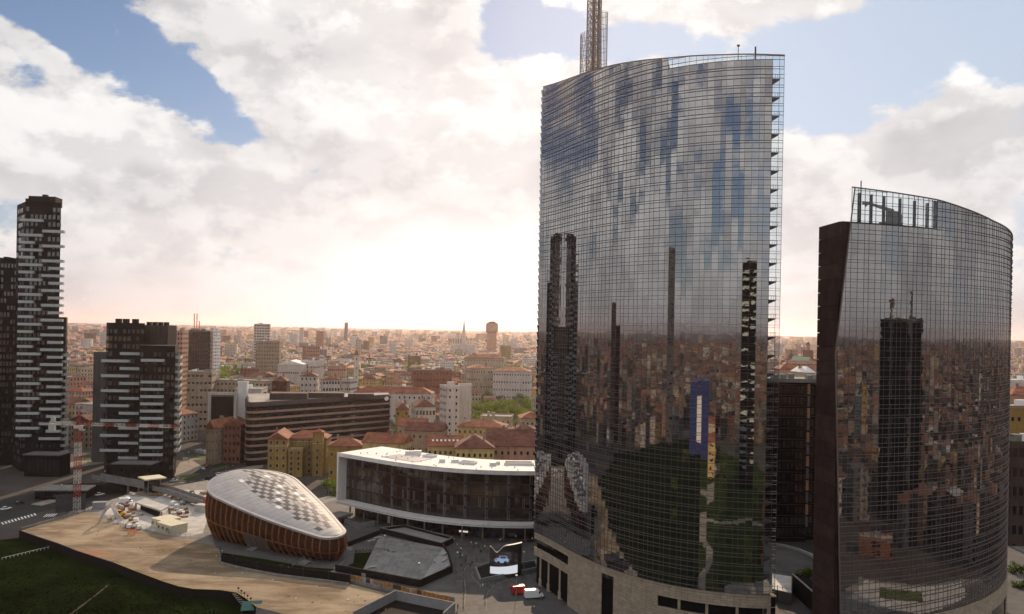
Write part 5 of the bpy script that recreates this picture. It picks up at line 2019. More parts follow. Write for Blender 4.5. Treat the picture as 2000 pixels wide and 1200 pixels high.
MB().hexa([(o.x - 2.5, o.y - 1.8, -1.0), (o.x + 2.5, o.y - 0.6, -1.0), (o.x + 2.0, o.y + 2.6, 0.4), (o.x - 3.0, o.y + 1.4, 0.4)], [(o.x - 2.5, o.y - 1.8, -0.85), (o.x + 2.5, o.y - 0.6, -0.85), (o.x + 2.0, o.y + 2.6, 0.55), (o.x - 3.0, o.y + 1.4, 0.55)]).build('roof', 'teal_paint', sg)
for dx_, dy_ in ((-2.2, -1.5), (2.2, -0.4)):
    MB().bar((o.x + dx_, o.y + dy_, ZF), (o.x + dx_, o.y + dy_, -1.0), 0.15).build('post', 'metal_dark', sg)
st = thing('stair_rail', 'stair with dark handrails at the field corner', 'stairs')
a, b = G(462, 1158), G(486, 1178)
for k in range(9):
    p = a.lerp(b, k / 8)
    MB().box((p.x, p.y - 0.8, -0.1 - k * 0.17), (1.6, 0.5, 0.17), 0.5).build('tread', 'concrete', st)
for k in range(5):
    p = a.lerp(b, k / 4)
    MB().bar((p.x + 0.5, p.y, 0), (p.x + 0.5, p.y, 1.4), 0.08).box((p.x + 0.5, p.y, 1.3), (0.5, 0.06, 0.5)).build('post', 'metal_dark', st)

# loose stones, offcuts and clods on the lot
m = MB()
rs = random.Random(31)
for k in range(420):
    x, y = rs.uniform(150, 760), rs.uniform(1010, 1195)
    p = G(x, y)
    if y > 1035 + (x - 40) * 0.28 - 14 or y < 1040 + (x - 250) * 0.16 and x > 240:
        if not (y > 1112 + (x - 480) * 0.2 and x > 480 and y < 1150 + (x - 480) * .1):
            continue
    sz = rs.uniform(0.06, 0.28)
    m.box((p.x, p.y, 0.012 + sz * 0.3), (sz * rs.uniform(.8, 3), sz, sz * 0.7), rs.uniform(0, 3), rs.choice([0, 0, 1, 2]))
m.build('debris', ['concrete', 'plank_wood', 'white_paint'], kind='stuff', label='loose stones and offcuts scattered over the sandy lot', category='debris')
m = MB()
for k in range(9000):
    x, y = rs.uniform(-10, 470), rs.uniform(1062, 1204)
    if y < 1060 + x * 0.30:
        continue
    p = G(x, y, ZF)
    leaf(m, rs, (p.x, p.y, ZF + 0.1), rs.uniform(0.12, 0.38), rs.choice([0, 0, 1]))
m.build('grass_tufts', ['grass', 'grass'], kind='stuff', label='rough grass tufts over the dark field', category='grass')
sf = thing('site_fence', 'wire mesh fence panels along the near side of the building site', 'fence')
pa_, pb_ = G(240, 1029), G(372, 1052)
for k in range(14):
    a, b = pa_.lerp(pb_, k / 14), pa_.lerp(pb_, (k + 0.96) / 14)
    mm_ = MB().bar((a.x, a.y, 0.02), (a.x, a.y, 2.0), 0.06).bar((b.x, b.y, 0.02), (b.x, b.y, 2.0), 0.06)
    for z_ in (0.3, 1.1, 1.9):
        mm_.bar((a.x, a.y, z_), (b.x, b.y, z_), 0.05)
    for j in range(1, 6):
        q = a.lerp(b, j / 6)
        mm_.bar((q.x, q.y, 0.3), (q.x, q.y, 1.9), 0.025)
    mm_.build('fence_panel', 'steel', sf)

# white line on the field and fence there
fl = thing('field_fence', 'low pale fence line crossing the dark grass field', 'fence')
a, b = G(4, 1094, ZF), G(108, 1069, ZF)
for k in range(14):
    p, q = a.lerp(b, k / 14), a.lerp(b, (k + 1) / 14)
    MB().bar((p.x, p.y, ZF + 0.7), (q.x, q.y, ZF + 0.7), 0.09).build('rail', 'white_paint', fl)
    MB().bar((p.x, p.y, ZF), (p.x, p.y, ZF + 0.75), 0.09).build('post', 'white_paint', fl)

# ------------------------------------------------------------------ footbridge
fbz = 1.5
fbg = thing('footbridge', 'glass sided footbridge crossing the road behind the site', 'footbridge')
path = [PX(188, 931, 400), PX(262, 944, 378), PX(325, 957, 360), PX(410, 985, 335)]
for i in range(3):
    a, b = path[i], path[i + 1]
    m = MB()
    d = (b - a).normalized()
    n = Vector((-d.y, d.x, 0)).normalized() * 2.2
    m.hexa([a - n - Vector((0, 0, .9)), b - n - Vector((0, 0, .9)), b + n - Vector((0, 0, .9)), a + n - Vector((0, 0, .9))], [a - n, b - n, b + n, a + n])
    m.build('deck', 'concrete', fbg)
    k = int((b - a).length / 2.4)
    for sg_ in (-1, 1):
        for j in range(k):
            p, q = a.lerp(b, j / k) + n * sg_, a.lerp(b, (j + 0.95) / k) + n * sg_
            m = MB()
            e = n.normalized() * 0.04
            m.hexa([p - e, q - e, q + e, p + e], [p - e + Vector((0, 0, 1.3)), q - e + Vector((0, 0, 1.3)), q + e + Vector((0, 0, 1.3)), p + e + Vector((0, 0, 1.3))])
            m.build('glass_panel', 'zinc_mid', fbg)
    for p in (a.lerp(b, 0.15), a.lerp(b, 0.85)):
        MB().tube((p.x, p.y, Z_ST), (p.x, p.y, p.z - 0.9), 0.4, 0.4, 10).build('pier', 'concrete', fbg)
ls_ = PX(297, 950, 366)
sh = thing('lift_shelter', 'square flat roofed glass lift shelter on the footbridge', 'shelter', (ls_.x, ls_.y, Z_ST), 0.75)
hz_ = PX(297, 932, 366).z - Z_ST
MB().b2(-4.6, 4.6, -4.6, 4.6, hz_ - 0.5, hz_).build('roof', 'cream_metal', sh)
for x_ in (-2.6, 2.6):
    for y_ in (-2.6, 2.6):
        MB().bar((x_, y_, 0), (x_, y_, hz_ - 0.5), 0.3).build('post', 'metal_grey', sh)
for z_ in (0.2, 0.45, 0.7):
    for rz_ in range(4):
        a_ = rz_ * PI / 2
        MB().box((2.55 * math.cos(a_), 2.55 * math.sin(a_), hz_ * z_ + 1.2), (0.06, 4.8, hz_ * 0.22), a_).build('glass_panel', 'dark_glass', sh)


# ------------------------------------------------------------------ city buildings
FOOT = []      # taken ground: (x, y, radius)
MARK = []      # named landmarks for describing where a house stands


def building(name, label, cx, cy_, w, dp, h, rz, z0=Z_ST, roof='hip', roof_h=None, wm='cream', rm='tiles', floors=4, bays=6, dbays=None, cat='building',
             group=None, frames=None, chim=2, each=False, win=(1.1, 1.7), eave=0.5, band=None, skylights=0, r=None):
    r = r or random.Random(int(cx * 7 + cy_ * 3))
    root = thing(name, label, cat, (cx, cy_, z0), rz, group)
    FOOT.append((cx, cy_, math.hypot(w, dp) / 2))
    hw, hd = w / 2, dp / 2
    MB().b2(-hw, hw, -hd, hd, 0, h).build('wall', wm, root)
    rh = roof_h if roof_h is not None else min(w, dp) * 0.24
    if roof in ('hip', 'gable', 'gable_front'):
        e = eave
        lng = w >= dp
        if roof == 'gable_front':
            lng = False
        ins = (min(w, dp) / 2 + e) * (0.95 if roof == 'hip' else 0.0)
        c = [(-hw - e, -hd - e), (hw + e, -hd - e), (hw + e, hd + e), (-hw - e, hd + e)]
        if lng:
            rp_ = [(-hw - e + ins, 0), (hw + e - ins, 0)]
        else:
            rp_ = [(0, -hd - e + ins), (0, hd + e - ins)]
        m = MB()
        vs = [(*p, h - 0.15) for p in c] + [(*p, h + 0.12) for p in c] + [(*p, h + rh) for p in rp_]
        if lng:
            fs = [(4, 5, 9, 8), (5, 6, 9), (6, 7, 8, 9), (7, 4, 8)]
        else:
            fs = [(4, 5, 8), (5, 6, 9, 8), (6, 7, 9), (7, 4, 8, 9)]
        fs += [(0, 1, 5, 4), (1, 2, 6, 5), (2, 3, 7, 6), (3, 0, 4, 7), (3, 2, 1, 0)]
        m.add(vs, fs)
        ro = m.build('roof', rm, root)
        if roof in ('gable', 'gable_front'):
            gm_ = MB()
            if lng:
                for x in (-hw, hw):
                    gm_.add([(x, -hd, h), (x, hd, h), (x, 0, h + rh - 0.25)], [(0, 1, 2)])
            else:
                for y in (-hd, hd):
                    gm_.add([(-hw, y, h), (hw, y, h), (0, y, h + rh - 0.25)], [(0, 1, 2)])
            o_ = gm_.build('gable_wall', wm, root)
            # the roof's own gable ends stay open above the wall
        for k in range(chim):
            x, y = r.uniform(-hw * 0.7, hw * 0.7), r.uniform(-hd * 0.3, hd * 0.3)
            zz = h + rh * 0.4
            MB().box((x, y, zz + rh * 0.3 + 0.4), (0.8, 0.7, rh * 0.6 + 1.6)).box((x, y, zz + rh * 0.6 + 1.3), (1.0, 0.9, 0.2)).build('chimney', r.choice(['brickwall', 'beige', 'concrete']), ro)
        for k in range(skylights):
            x = -hw * 0.8 + 1.6 * hw * (k + 0.5) / skylights
            t_ = 0.5
            y = -hd - e + (hd + e) * t_
            zc = h + 0.12 + rh * t_
            sl_ = math.atan2(rh, hd + e)
            m = MB()
            dy_, dz_ = 0.7 * math.cos(sl_), 0.7 * math.sin(sl_)
            m.hexa([(x - .45, y - dy_, zc - dz_ + .02), (x + .45, y - dy_, zc - dz_ + .02), (x + .45, y + dy_, zc + dz_ + .02), (x - .45, y + dy_, zc + dz_ + .02)],
                   [(x - .45, y - dy_, zc - dz_ + .14), (x + .45, y - dy_, zc - dz_ + .14), (x + .45, y + dy_, zc + dz_ + .14), (x - .45, y + dy_, zc + dz_ + .14)])
            m.build('skylight', 'zinc_white', ro)
    else:
        ro = MB().b2(-hw - 0.15, hw + 0.15, -hd - 0.15, hd + 0.15, h, h + 0.3).build('roof', rm, root)
        m = MB()
        wall_line(m, [(-hw, -hd), (hw, -hd), (hw, hd), (-hw, hd)], h + 0.303, h + 1.0, 0.3, closed=True)
        m.build('parapet', wm, ro)
        for k in range(chim):
            x, y = r.uniform(-hw * 0.6, hw * 0.6), r.uniform(-hd * 0.5, hd * 0.5)
            hh = r.uniform(1.4, 3.2)
            MB().box((x, y, h + 0.303 + hh / 2), (r.uniform(1.5, 4.5), r.uniform(1.5, 3.5), hh)).build('roof_unit', r.choice([wm, 'concrete', 'metal_grey', 'white_paint']), ro)
    # windows on walls the camera's side can see
    fh_ = h / floors
    dbays = dbays or max(1, int(bays * dp / w))
    mw, mf = MB(), MB()
    for (nx, ny, L, nb, half) in ((0, -1, w, bays, hd), (1, 0, dp, dbays, hw), (-1, 0, dp, dbays, hw), (0, 1, w, bays, hd)):
        gx, gy = nx * math.cos(rz) - ny * math.sin(rz), nx * math.sin(rz) + ny * math.cos(rz)
        if gx * cx + gy * cy_ > 0.35 * math.hypot(cx, cy_):
            continue
        for f in range(floors):
            for k in range(nb):
                if r.random() < 0.05:
                    continue
                u = -L / 2 + L * (k + 0.5) / nb
                z = f * fh_ + fh_ * 0.55
                ww, wh = min(win[0], L / nb * 0.6), min(win[1], fh_ * 0.62)
                if f == 0:
                    wh *= 1.1
                c = (u, ny * half) if ny else (nx * half, u)
                sx, sy = (ww, 0.1) if ny else (0.1, ww)
                if frames:
                    e = 0.34
                    mf.box((c[0], c[1], z), (sx + (e if ny else 0), sy + (e if not ny else 0), wh + e))
                ex = 0.04 if frames else 0.0
                b_ = MB() if each else mw
                b_.box((c[0] + nx * ex, c[1] + ny * ex, z), (sx, sy, wh))
                if each:
                    b_.build('window', 'window_glass', root)
    if mw.v:
        mw.build('windows', 'window_glass', root, kind='stuff')
    if mf.v:
        mf.build('window_surrounds', frames, root, kind='stuff')
    if band:
        for z in band:
            m = MB()
            wall_line(m, [(-hw, -hd), (hw, -hd), (hw, hd), (-hw, hd)], z, z + 0.35, 0.3, closed=True)
            m.build('cornice', 'cream', root)
    return root


def nb(name, label, x0, x1, ytop, d, dp, rz=0.0, **kw):
    """a building spanning columns x0..x1 of the photograph with its wall top at row ytop, d metres away"""
    pa, pb = PX(x0, ytop, d), PX(x1, ytop, d)
    w = (pb.x - pa.x) / max(0.5, math.cos(rz)) - (abs(math.sin(rz)) * dp if rz else 0)
    w = max(w, 5)
    h = (pa.z + pb.z) / 2 - Z_ST
    cx = (pa.x + pb.x) / 2
    MARK.append((cx, d + dp / 2, name.replace('_', ' ')))
    return building(name, label, cx, d + dp / 2, w, dp, h, rz, **kw)


# ochre apartment house with gabled wing and stair bay
nb('ochre_apartment_house', 'tall ochre apartment house with red hipped roof behind the pavilion', 556, 637, 857, 446, 16, 0.05, floors=6, bays=6, wm='ochre', roof_h=3.6, each=True, frames='cream', band=(17.5,), cat='apartment house')
nb('ochre_gabled_wing', 'ochre wing with gable front joined to the tall ochre apartment house', 514, 560, 858, 434, 22, 0.12, floors=5, bays=3, dbays=4, wm='ochre', roof='gable_front', roof_h=3.6, each=True, frames='cream', band=(16.5,), cat='apartment house', chim=1)
nb('ochre_stair_tower', 'slim ochre stair bay with its own low roof on the apartment house front', 610, 630, 845, 440, 5, 0.05, floors=6, bays=1, wm='ochre', roof_h=1.6, each=True, frames='cream', band=(17.4,), cat='apartment house', chim=0)
nb('ochre_balcony_bay', 'projecting ochre balcony bay at the middle of the apartment house', 560, 590, 880, 436, 9, 0.08, floors=5, bays=2, wm='ochre', roof='flat', rm='cream', each=True, frames='cream', cat='apartment house', chim=0)
nb('ochre_low_house', 'low ochre house with tiled hip roof between apartment house and white building', 637, 708, 872, 425, 14, 0.1, floors=2, bays=5, wm='ochre', roof_h=3.6, each=True, frames='cream', cat='house')
nb('ochre_long_house', 'long ochre palazzo wing with plain tiled roof behind the white building left end', 706, 800, 866, 405, 14, -0.22, floors=3, bays=8, wm='ochre_pale', roof='gable', roof_h=4.2, each=True, frames='cream', cat='palazzo')
nb('ochre_skylight_house', 'ochre palazzo wing with a row of bright skylights in its roof', 828, 905, 872, 412, 16, 0.12, floors=3, bays=7, wm='ochre_pale', roof='gable', roof_h=4.6, each=True, frames='cream', skylights=7, cat='palazzo')
nb('tiled_barrack', 'broad dark tiled hip roofed barrack just behind the white roof', 885, 965, 876, 398, 22, 0.05, floors=3, bays=7, wm='ochre_pale', rm='tiles_dark', roof_h=5.5, cat='barrack')
nb('tiled_barrack', 'long dark tiled barrack roof reaching behind the mirror tower edge', 950, 1062, 872, 408, 26, 0.0, floors=3, bays=9, wm='pinkwall', rm='tiles_dark', roof='gable', roof_h=7.0, cat='barrack')
nb('ochre_palazzo', 'ochre palazzo with pale window surrounds behind the dark barracks', 893, 992, 835, 470, 18, -0.12, floors=4, bays=9, wm='ochre_pale', roof_h=3.8, frames='cream', cat='palazzo')
nb('ochre_palazzo', 'tile roofed ochre palazzo beside the mirror tower edge', 985, 1062, 848, 462, 20, 0.08, floors=4, bays=7, wm='ochre_pale', rm='tiles_dark', roof_h=4.5, cat='palazzo')
nb('cream_flat_block', 'small cream flat roofed block between trees and ochre palazzo', 938, 1003, 816, 520, 16, -0.1, floors=4, bays=6, wm='cream', roof='flat', rm='flatroof', cat='building')
nb('villa', 'small villa with red hip roof by the park trees', 1012, 1062, 818, 540, 18, 0.1, floors=3, bays=5, wm='cream', roof_h=4.0, cat='villa')
# white slab
ws = nb('white_slab_tower', 'tall plain white slab block with a row of windows at its middle', 857, 897, 757, 500, 13, 0.42, floors=11, bays=2, dbays=5, wm='offwhite', roof='flat', rm='white_roof', chim=2, cat='tower block', win=(1.0, 1.5))
nb('white_slab_wing', 'windowless white wall slab joined to the tall white block', 893, 921, 754, 512, 10, 0.15, floors=1, bays=1, wm='offwhite', roof='flat', rm='white_roof', chim=0, cat='tower block', win=(0.8, 0.8))
# palazzi around it
nb('school_house', 'pale school house with tall windows and dark hip roof left of the white slab', 797, 850, 795, 560, 22, 0.25, floors=3, bays=6, wm='offwhite', rm='tiles_dark', roof_h=5.0, win=(1.6, 3.0), cat='school')
nb('curved_palazzo', 'long pale palazzo with shallow tiled roof left of the white slab', 690, 845, 768, 640, 18, -0.04, floors=4, bays=16, wm='offwhite', rm='tiles', roof_h=4.5, cat='palazzo')
nb('ochre_row_house', 'narrow ochre house with brown roof beside the banded office end', 762, 798, 800, 520, 26, 0.15, floors=5, bays=3, dbays=5, wm='ochre', rm='tiles_dark', roof_h=4.0, cat='house')
nb('tiled_annex', 'low tiled annex below the white slab', 790, 870, 842, 465, 16, -0.1, floors=3, bays=6, wm='beige', rm='tiles_dark', roof='gable', roof_h=4.0, cat='house')
nb('tiled_annex', 'low tiled row with a white chimney left of the white slab foot', 772, 835, 832, 490, 14, 0.1, floors=3, bays=5, wm='cream', rm='tiles', roof='gable', roof_h=4.0, cat='house')
# banded brown office
bo = thing('banded_office', 'long brown office block with pale horizontal bands and rounded corner', 'office building', (0, 0, Z_ST))
cA, cB, cC = Vector((PXx(470, 500), 512)), Vector((PXx(484, 464), 464)), Vector((PXx(764, 540), 540))
u1, u2 = (cA - cB).normalized(), (cC - cB).normalized()
raw = [tuple(cA)] + [tuple((cB + u1 * 9) * (1 - t) ** 2 + cB * 2 * t * (1 - t) + (cB + u2 * 9) * t * t) for t in np.linspace(0, 1, 10)] + [tuple(cB.lerp(cC, t)) for t in np.linspace(0.2, 1, 12)]
CO = Curve(raw, 0)
zo = PX(520, 787, 480).z - Z_ST
bp2 = [CO.p(s) for s in np.linspace(0, CO.L, 40)]
back = [(PXx(764, 540) - 4, 562), (PXx(600, 545), 545), (PXx(480, 530), 535)]
MB().prism([(p[0], p[1]) for p in bp2] + back, 0, zo - 0.5).build('wall', 'facade_black', bo)
FOOT.append((PXx(600, 500), 510, 55))
for f in range(8):
    z = 3.2 + f * (zo - 4.5) / 8
    m = MB()
    for i in range(60):
        s0, s1 = CO.L * i / 60, CO.L * (i + 1) / 60
        q = ((s0, 0.45), (s1, 0.45), (s1, -0.1), (s0, -0.1))
        m.hexa([(*CO.p(s, o), z) for s, o in q], [(*CO.p(s, o), z + 1.25) for s, o in q])
    m.build('spandrel_band', 'band_brown', bo)
    g_ = MB()
    for i in range(70):
        s0 = CO.L * i / 70
        q = ((s0 + 0.25, 0.1), (s0 + CO.L / 70 - 0.25, 0.1), (s0 + CO.L / 70 - 0.25, 0.02), (s0 + 0.25, 0.02))
        g_.hexa([(*CO.p(s, o), z + 1.0) for s, o in q], [(*CO.p(s, o), z + 2.6) for s, o in q])
    g_.build('windows', 'window_glass', bo, kind='stuff')
m = MB()
for i in range(60):
    s0, s1 = CO.L * i / 60, CO.L * (i + 1) / 60
    q0 = ((s0, 0.6), (s1, 0.6), (s1, -0.4), (s0, -0.4))
    q1 = ((s0, -0.9), (s1, -0.9), (s1, -1.6), (s0, -1.6))
    m.hexa([(*CO.p(s, o), zo - 1.2) for s, o in q0], [(*CO.p(s, o), zo + 1.2) for s, o in q1])
m.build('mansard_edge', 'facade_brown', bo)
MB().prism([CO.p(s, -1.2) for s in np.linspace(1, CO.L, 30)] + back, zo - 0.5, zo + 0.6).build('roof', 'flatroof', bo)
for (x, y, w_, d_, h_) in ((-135, 500, 22, 12, 4), (-118, 515, 26, 10, 3.2), (-95, 520, 16, 8, 2.6)):
    MB().box((x, y, zo + 0.6 + h_ / 2), (w_, d_, h_), 0.15).build('roof_unit', 'facade_brown', bo)
p = PX(755, 779, 525)
MB().tube((p.x, p.y - 0.3, p.z - Z_ST), (p.x, p.y + 0.3, p.z - Z_ST), 1.3, 1.3, 14).build('dish', 'white_paint', bo)
# others in the middle distance
nb('gabled_house', 'beige house with blank gable wall beside the banded office', 402, 437, 838, 470, 22, -0.25, floors=4, bays=3, dbays=5, wm='beige', roof='gable_front', roof_h=5.0, win=(0.6, 0.6), cat='house', chim=3)
nb('red_side_house', 'narrow red brick house between gabled house and banded office', 437, 470, 830, 476, 14, 0.0, floors=5, bays=4, wm='brickwall', roof='gable', roof_h=3.0, cat='house')
mw_ = nb('white_frame_office', 'modern office with white portal frame and dark glass front', 406, 455, 775, 560, 16, 0.18, floors=1, bays=1, wm='facade_black', roof='flat', rm='flatroof', chim=1, cat='office building', win=(0.3, 0.3))
hh = PX(430, 775, 560).z - Z_ST
for x_ in (-8.4, 8.4):
    MB().b2(x_ - 0.9, x_ + 0.9, -9, -7.9, 0, hh + 1).build('frame_leg', 'offwhite', mw_)
MB().b2(-9.3, 9.3, -9, -7.9, hh + 1.003, hh + 3).build('frame_beam', 'offwhite', mw_)
nb('white_curved_office', 'striped white office wing behind the white portal frame', 455, 510, 762, 580, 22, 0.1, floors=5, bays=1, wm='offwhite', roof='flat', rm='flatroof', cat='office building', win=(20, 1.8))
nb('white_service_core', 'tall blank white service core beside the striped office wing', 463, 482, 749, 574, 6, 0.1, floors=1, bays=1, wm='white_clad', roof='flat', rm='white_roof', chim=0, cat='office building', win=(0.3, 0.3))
nb('cream_hotel', 'long cream hotel with rows of dark windows behind the striped office', 413, 528, 745, 640, 20, -0.1, floors=7, bays=14, wm='cream', roof='flat', rm='flatroof', cat='hotel', chim=4)
nb('balcony_apartments', 'white gridded balcony apartment block with red panels near the city middle', 620, 663, 742, 655, 16, 0.3, floors=7, bays=6, wm='offwhite', roof='hip', rm='tiles_dark', roof_h=3.0, cat='apartment house', win=(2.0, 2.2))
nb('plain_apartments', 'plain white apartment block left of the gridded balconies', 583, 618, 735, 660, 16, 0.1, floors=8, bays=4, wm='offwhite', roof='hip', rm='tiles_dark', roof_h=3.2, cat='apartment house')
nb('plain_apartments', 'small white apartment block right of the gridded balconies', 666, 692, 742, 665, 14, -0.2, floors=7, bays=5, wm='offwhite', roof='flat', rm='flatroof', cat='apartment house')
nb('brown_balcony_block', 'brown rounded apartment block with balcony bands by the black towers', 357, 412, 728, 620, 20, 0.2, floors=8, bays=6, wm='beige', roof='flat', rm='flatroof', cat='apartment house', win=(2.6, 1.6), chim=3)
tw_ = nb('mast_tower', 'dark brown office tower with paired antenna masts', 356, 409, 648, 760, 22, 0.25, floors=20, bays=9, wm='facade_brown', roof='flat', rm='flatroof', cat='office tower', chim=4, win=(1.2, 1.8))
hh = PX(380, 648, 760).z - Z_ST
for x_ in (-5.5, -3.2, -1.0):
    lattice((x_, 0, hh + 0.3), (x_, 0, hh + (17 if x_ < -2 else 10)), 0.7, 1.2, bw=0.2).build('antenna', 'red_paint', tw_)
nb('brick_tower', 'brown brick office block left of the antenna tower', 322, 356, 648, 700, 18, 0.1, floors=18, bays=6, wm='pinkwall', roof='flat', rm='flatroof', cat='office building')
nb('white_penthouse_block', 'small bright white block right of the antenna tower', 409, 424, 646, 1100, 14, 0.0, floors=16, bays=4, wm='white_clad', roof='flat', rm='white_roof', cat='tower block')
to = nb('white_office_tower', 'slim white office tower with roof antennas in the far city', 492, 526, 634, 1120, 18, 0.2, floors=22, bays=6, wm='offwhite', roof='flat', rm='white_roof', cat='office tower', win=(2.2, 1.6))
hh = PX(500, 634, 1120).z - Z_ST
for x_ in (-6, -4, -1):
    MB().tube((x_, 0, hh), (x_, 0, hh + 9 + x_ % 3), 0.3, 0.1).build('antenna', 'steel', to)
nb('beige_office_block', 'wide beige office block below the slim white tower', 496, 545, 668, 1050, 20, 0.15, floors=12, bays=9, wm='beige', roof='flat', rm='flatroof', cat='office building')
nb('panel_tower', 'dark fronted office tower with white side wall in the far city', 587, 622, 677, 1050, 18, 0.5, floors=12, bays=6, wm='pinkwall', roof='flat', rm='flatroof', cat='office tower')
nb('small_far_tower', 'small pinkish tower right of the slim white tower', 616, 632, 648, 1700, 16, 0.1, floors=14, bays=5, wm='pinkwall', roof='flat', rm='flatroof', cat='tower block')
nb('small_far_tower', 'lone thin tower standing on the hazy horizon', 672, 679, 631, 3200, 18, 0.1, floors=20, bays=4, wm='facade_grey', roof='flat', rm='flatroof', cat='tower block')
nb('small_far_tower', 'far brown stump tower left of the bright horizon', 585, 592, 641, 2400, 14, 0.1, floors=14, bays=4, wm='offwhite', roof='flat', rm='flatroof', cat='tower block')
nb('market_hall', 'long low bright white roofed market hall in the middle city', 540, 592, 712, 860, 30, 0.05, floors=2, bays=12, wm='offwhite', roof='gable', rm='white_roof', roof_h=4, cat='hall', chim=0)
nb('market_hall', 'shorter bright white hall right of the market hall', 588, 622, 706, 880, 26, -0.1, floors=3, bays=8, wm='offwhite', roof='flat', rm='white_roof', cat='hall', chim=6)
nb('brick_office', 'brown glazed office right of the white halls', 635, 675, 716, 840, 20, 0.15, floors=5, bays=9, wm='pinkwall', roof='flat', rm='flatroof', cat='office building')
nb('brick_arcade_block', 'brick apartment block with terraces in the sunny middle city', 800, 882, 724, 800, 20, 0.2, floors=6, bays=12, wm='brickwall', roof='flat', rm='flatroof', cat='apartment house', chim=6)
nb('pale_palazzo', 'pale palazzo with many windows under the bright horizon', 908, 962, 720, 850, 26, 0.15, floors=5, bays=10, wm='cream', roof='hip', roof_h=4, cat='palazzo')
nb('pale_palazzo', 'long white palazzo near the mirror tower edge', 963, 1040, 726, 830, 24, -0.1, floors=5, bays=14, wm='offwhite', roof='hip', roof_h=4, cat='palazzo')
nb('pale_palazzo', 'tall cream palazzo row below the bright horizon', 905, 985, 700, 1050, 24, 0.05, floors=6, bays=14, wm='cream', roof='hip', roof_h=5, cat='palazzo')
nb('park_school', 'brown brick school among the park trees', 985, 1040, 770, 880, 18, 0.1, floors=4, bays=10, wm='brickwall', roof='flat', rm='flatroof', cat='school')
nb('park_house', 'small grey house in front of the park trees', 944, 968, 778, 760, 12, 0.1, floors=3, bays=2, wm='pinkwall', roof='flat', rm='flatroof', cat='house', chim=0)
nb('bell_tower', 'slim bright church bell tower in the middle city', 690, 700, 694, 900, 8, 0.2, floors=5, bays=1, wm='offwhite', roof='hip', roof_h=6, cat='bell tower', chim=0)
nb('ivy_house', 'dark creeper covered house behind the hotel', 528, 560, 745, 630, 14, 0.1, floors=4, bays=3, wm='wood_dark', roof='hip', rm='tiles_dark', roof_h=4, cat='house')
# mushroom tower on the horizon
mt_ = PX(961, 640, 2300)
mush = thing('mushroom_tower', 'hazy tower with wider upper storeys on the bright horizon', 'tower', (mt_.x, mt_.y, Z_ST))
ztop_ = PX(961, 633, 2300).z - Z_ST
MB().b2(-13, 13, -11, 11, 0, ztop_ - 26).build('shaft', 'pinkwall', mush)
MB().hexa([(-13, -11, ztop_ - 26), (13, -11, ztop_ - 26), (13, 11, ztop_ - 26), (-13, 11, ztop_ - 26)], [(-17, -15, ztop_ - 20), (17, -15, ztop_ - 20), (17, 15, ztop_ - 20), (-17, 15, ztop_ - 20)]).build('flare', 'pinkwall', mush)
MB().b2(-17, 17, -15, 15, ztop_ - 19.9, ztop_).build('upper_block', 'pinkwall', mush)
MB().hexa([(-17, -15, ztop_), (17, -15, ztop_), (17, 15, ztop_), (-17, 15, ztop_)], [(-6, -5, ztop_ + 7), (6, -5, ztop_ + 7), (6, 5, ztop_ + 7), (-6, 5, ztop_ + 7)]).build('roof', 'tiles_dark', mush)
ct = PX(906, 655, 2000)
cath = thing('cathedral', 'hazy cathedral with a thin central spire on the horizon', 'cathedral', (ct.x, ct.y, Z_ST))
MB().b2(-30, 30, -20, 20, 0, 42).build('nave', 'offwhite', cath)
MB().hexa([(-6, -6, 42), (6, -6, 42), (6, 6, 42), (-6, 6, 42)], [(-0.6, -0.6, 104), (0.6, -0.6, 104), (0.6, 0.6, 104), (-0.6, 0.6, 104)]).build('spire', 'offwhite', cath)
for k in range(10):
    x = -27 + k * 6
    MB().hexa([(x - 1.5, -20, 42.003), (x + 1.5, -20, 42.003), (x + 1.5, -17, 42.003), (x - 1.5, -17, 42.003)], [(x - .2, -19, 60), (x + .2, -19, 60), (x + .2, -18.6, 60), (x - .2, -18.6, 60)]).build('pinnacle', 'offwhite', cath)
# castle seen between the towers
cs = PX(1578, 700, 1150)
cas = thing('castle_gate_tower', 'stepped brick castle gate tower with small dome between the glass towers', 'castle', (cs.x, cs.y, Z_ST))
zt_ = PX(1578, 662, 1150).z - Z_ST
MB().b2(-9, 9, -8, 8, 0, 44).build('tower_block', 'brickwall', cas)
MB().b2(-10, 10, -9, 9, 44.003, 47).build('battlement', 'brickwall', cas)
MB().b2(-5.5, 5.5, -5, 5, 47.003, 59).build('upper_block', 'brickwall', cas)
MB().tube((0, 0, 59), (0, 0, 67), 2.8, 2.6, 10).build('lantern', 'pinkwall', cas)
MB().tube((0, 0, 67), (0, 0, 71), 3.2, 0.3, 10).build('dome', 'tiles_dark', cas)
MB().b2(-60, -9.5, -4, 4, 0, 20).build('curtain_wall', 'brickwall', cas)
MB().b2(9.5, 50, -4, 4, 0, 20).build('curtain_wall', 'brickwall', cas)
cc = PX(1545, 690, 1130)
crt = thing('castle_round_tower', 'squat round castle tower with conical roof between the glass towers', 'castle', (cc.x, cc.y, Z_ST))
MB().tube((0, 0, 0), (0, 0, 42), 11, 10.5, 20).build('drum', 'brickwall', crt)
MB().tube((0, 0, 42), (0, 0, 45), 11.6, 11.6, 20).build('battlement', 'brickwall', crt)
MB().tube((0, 0, 45), (0, 0, 54), 11, 1.0, 20).build('roof', 'tiles_dark', crt)
MB().tube((0, 0, 54), (0, 0, 60), 0.8, 0.2, 8).build('finial', 'tiles_dark', crt)
nb('green_roof_hall', 'low hall with pale green copper roof between the glass towers', 1562, 1590, 712, 800, 30, 0.2, floors=3, bays=8, wm='pinkwall', roof='gable_front', rm='copper_green', roof_h=7, cat='hall', chim=0)
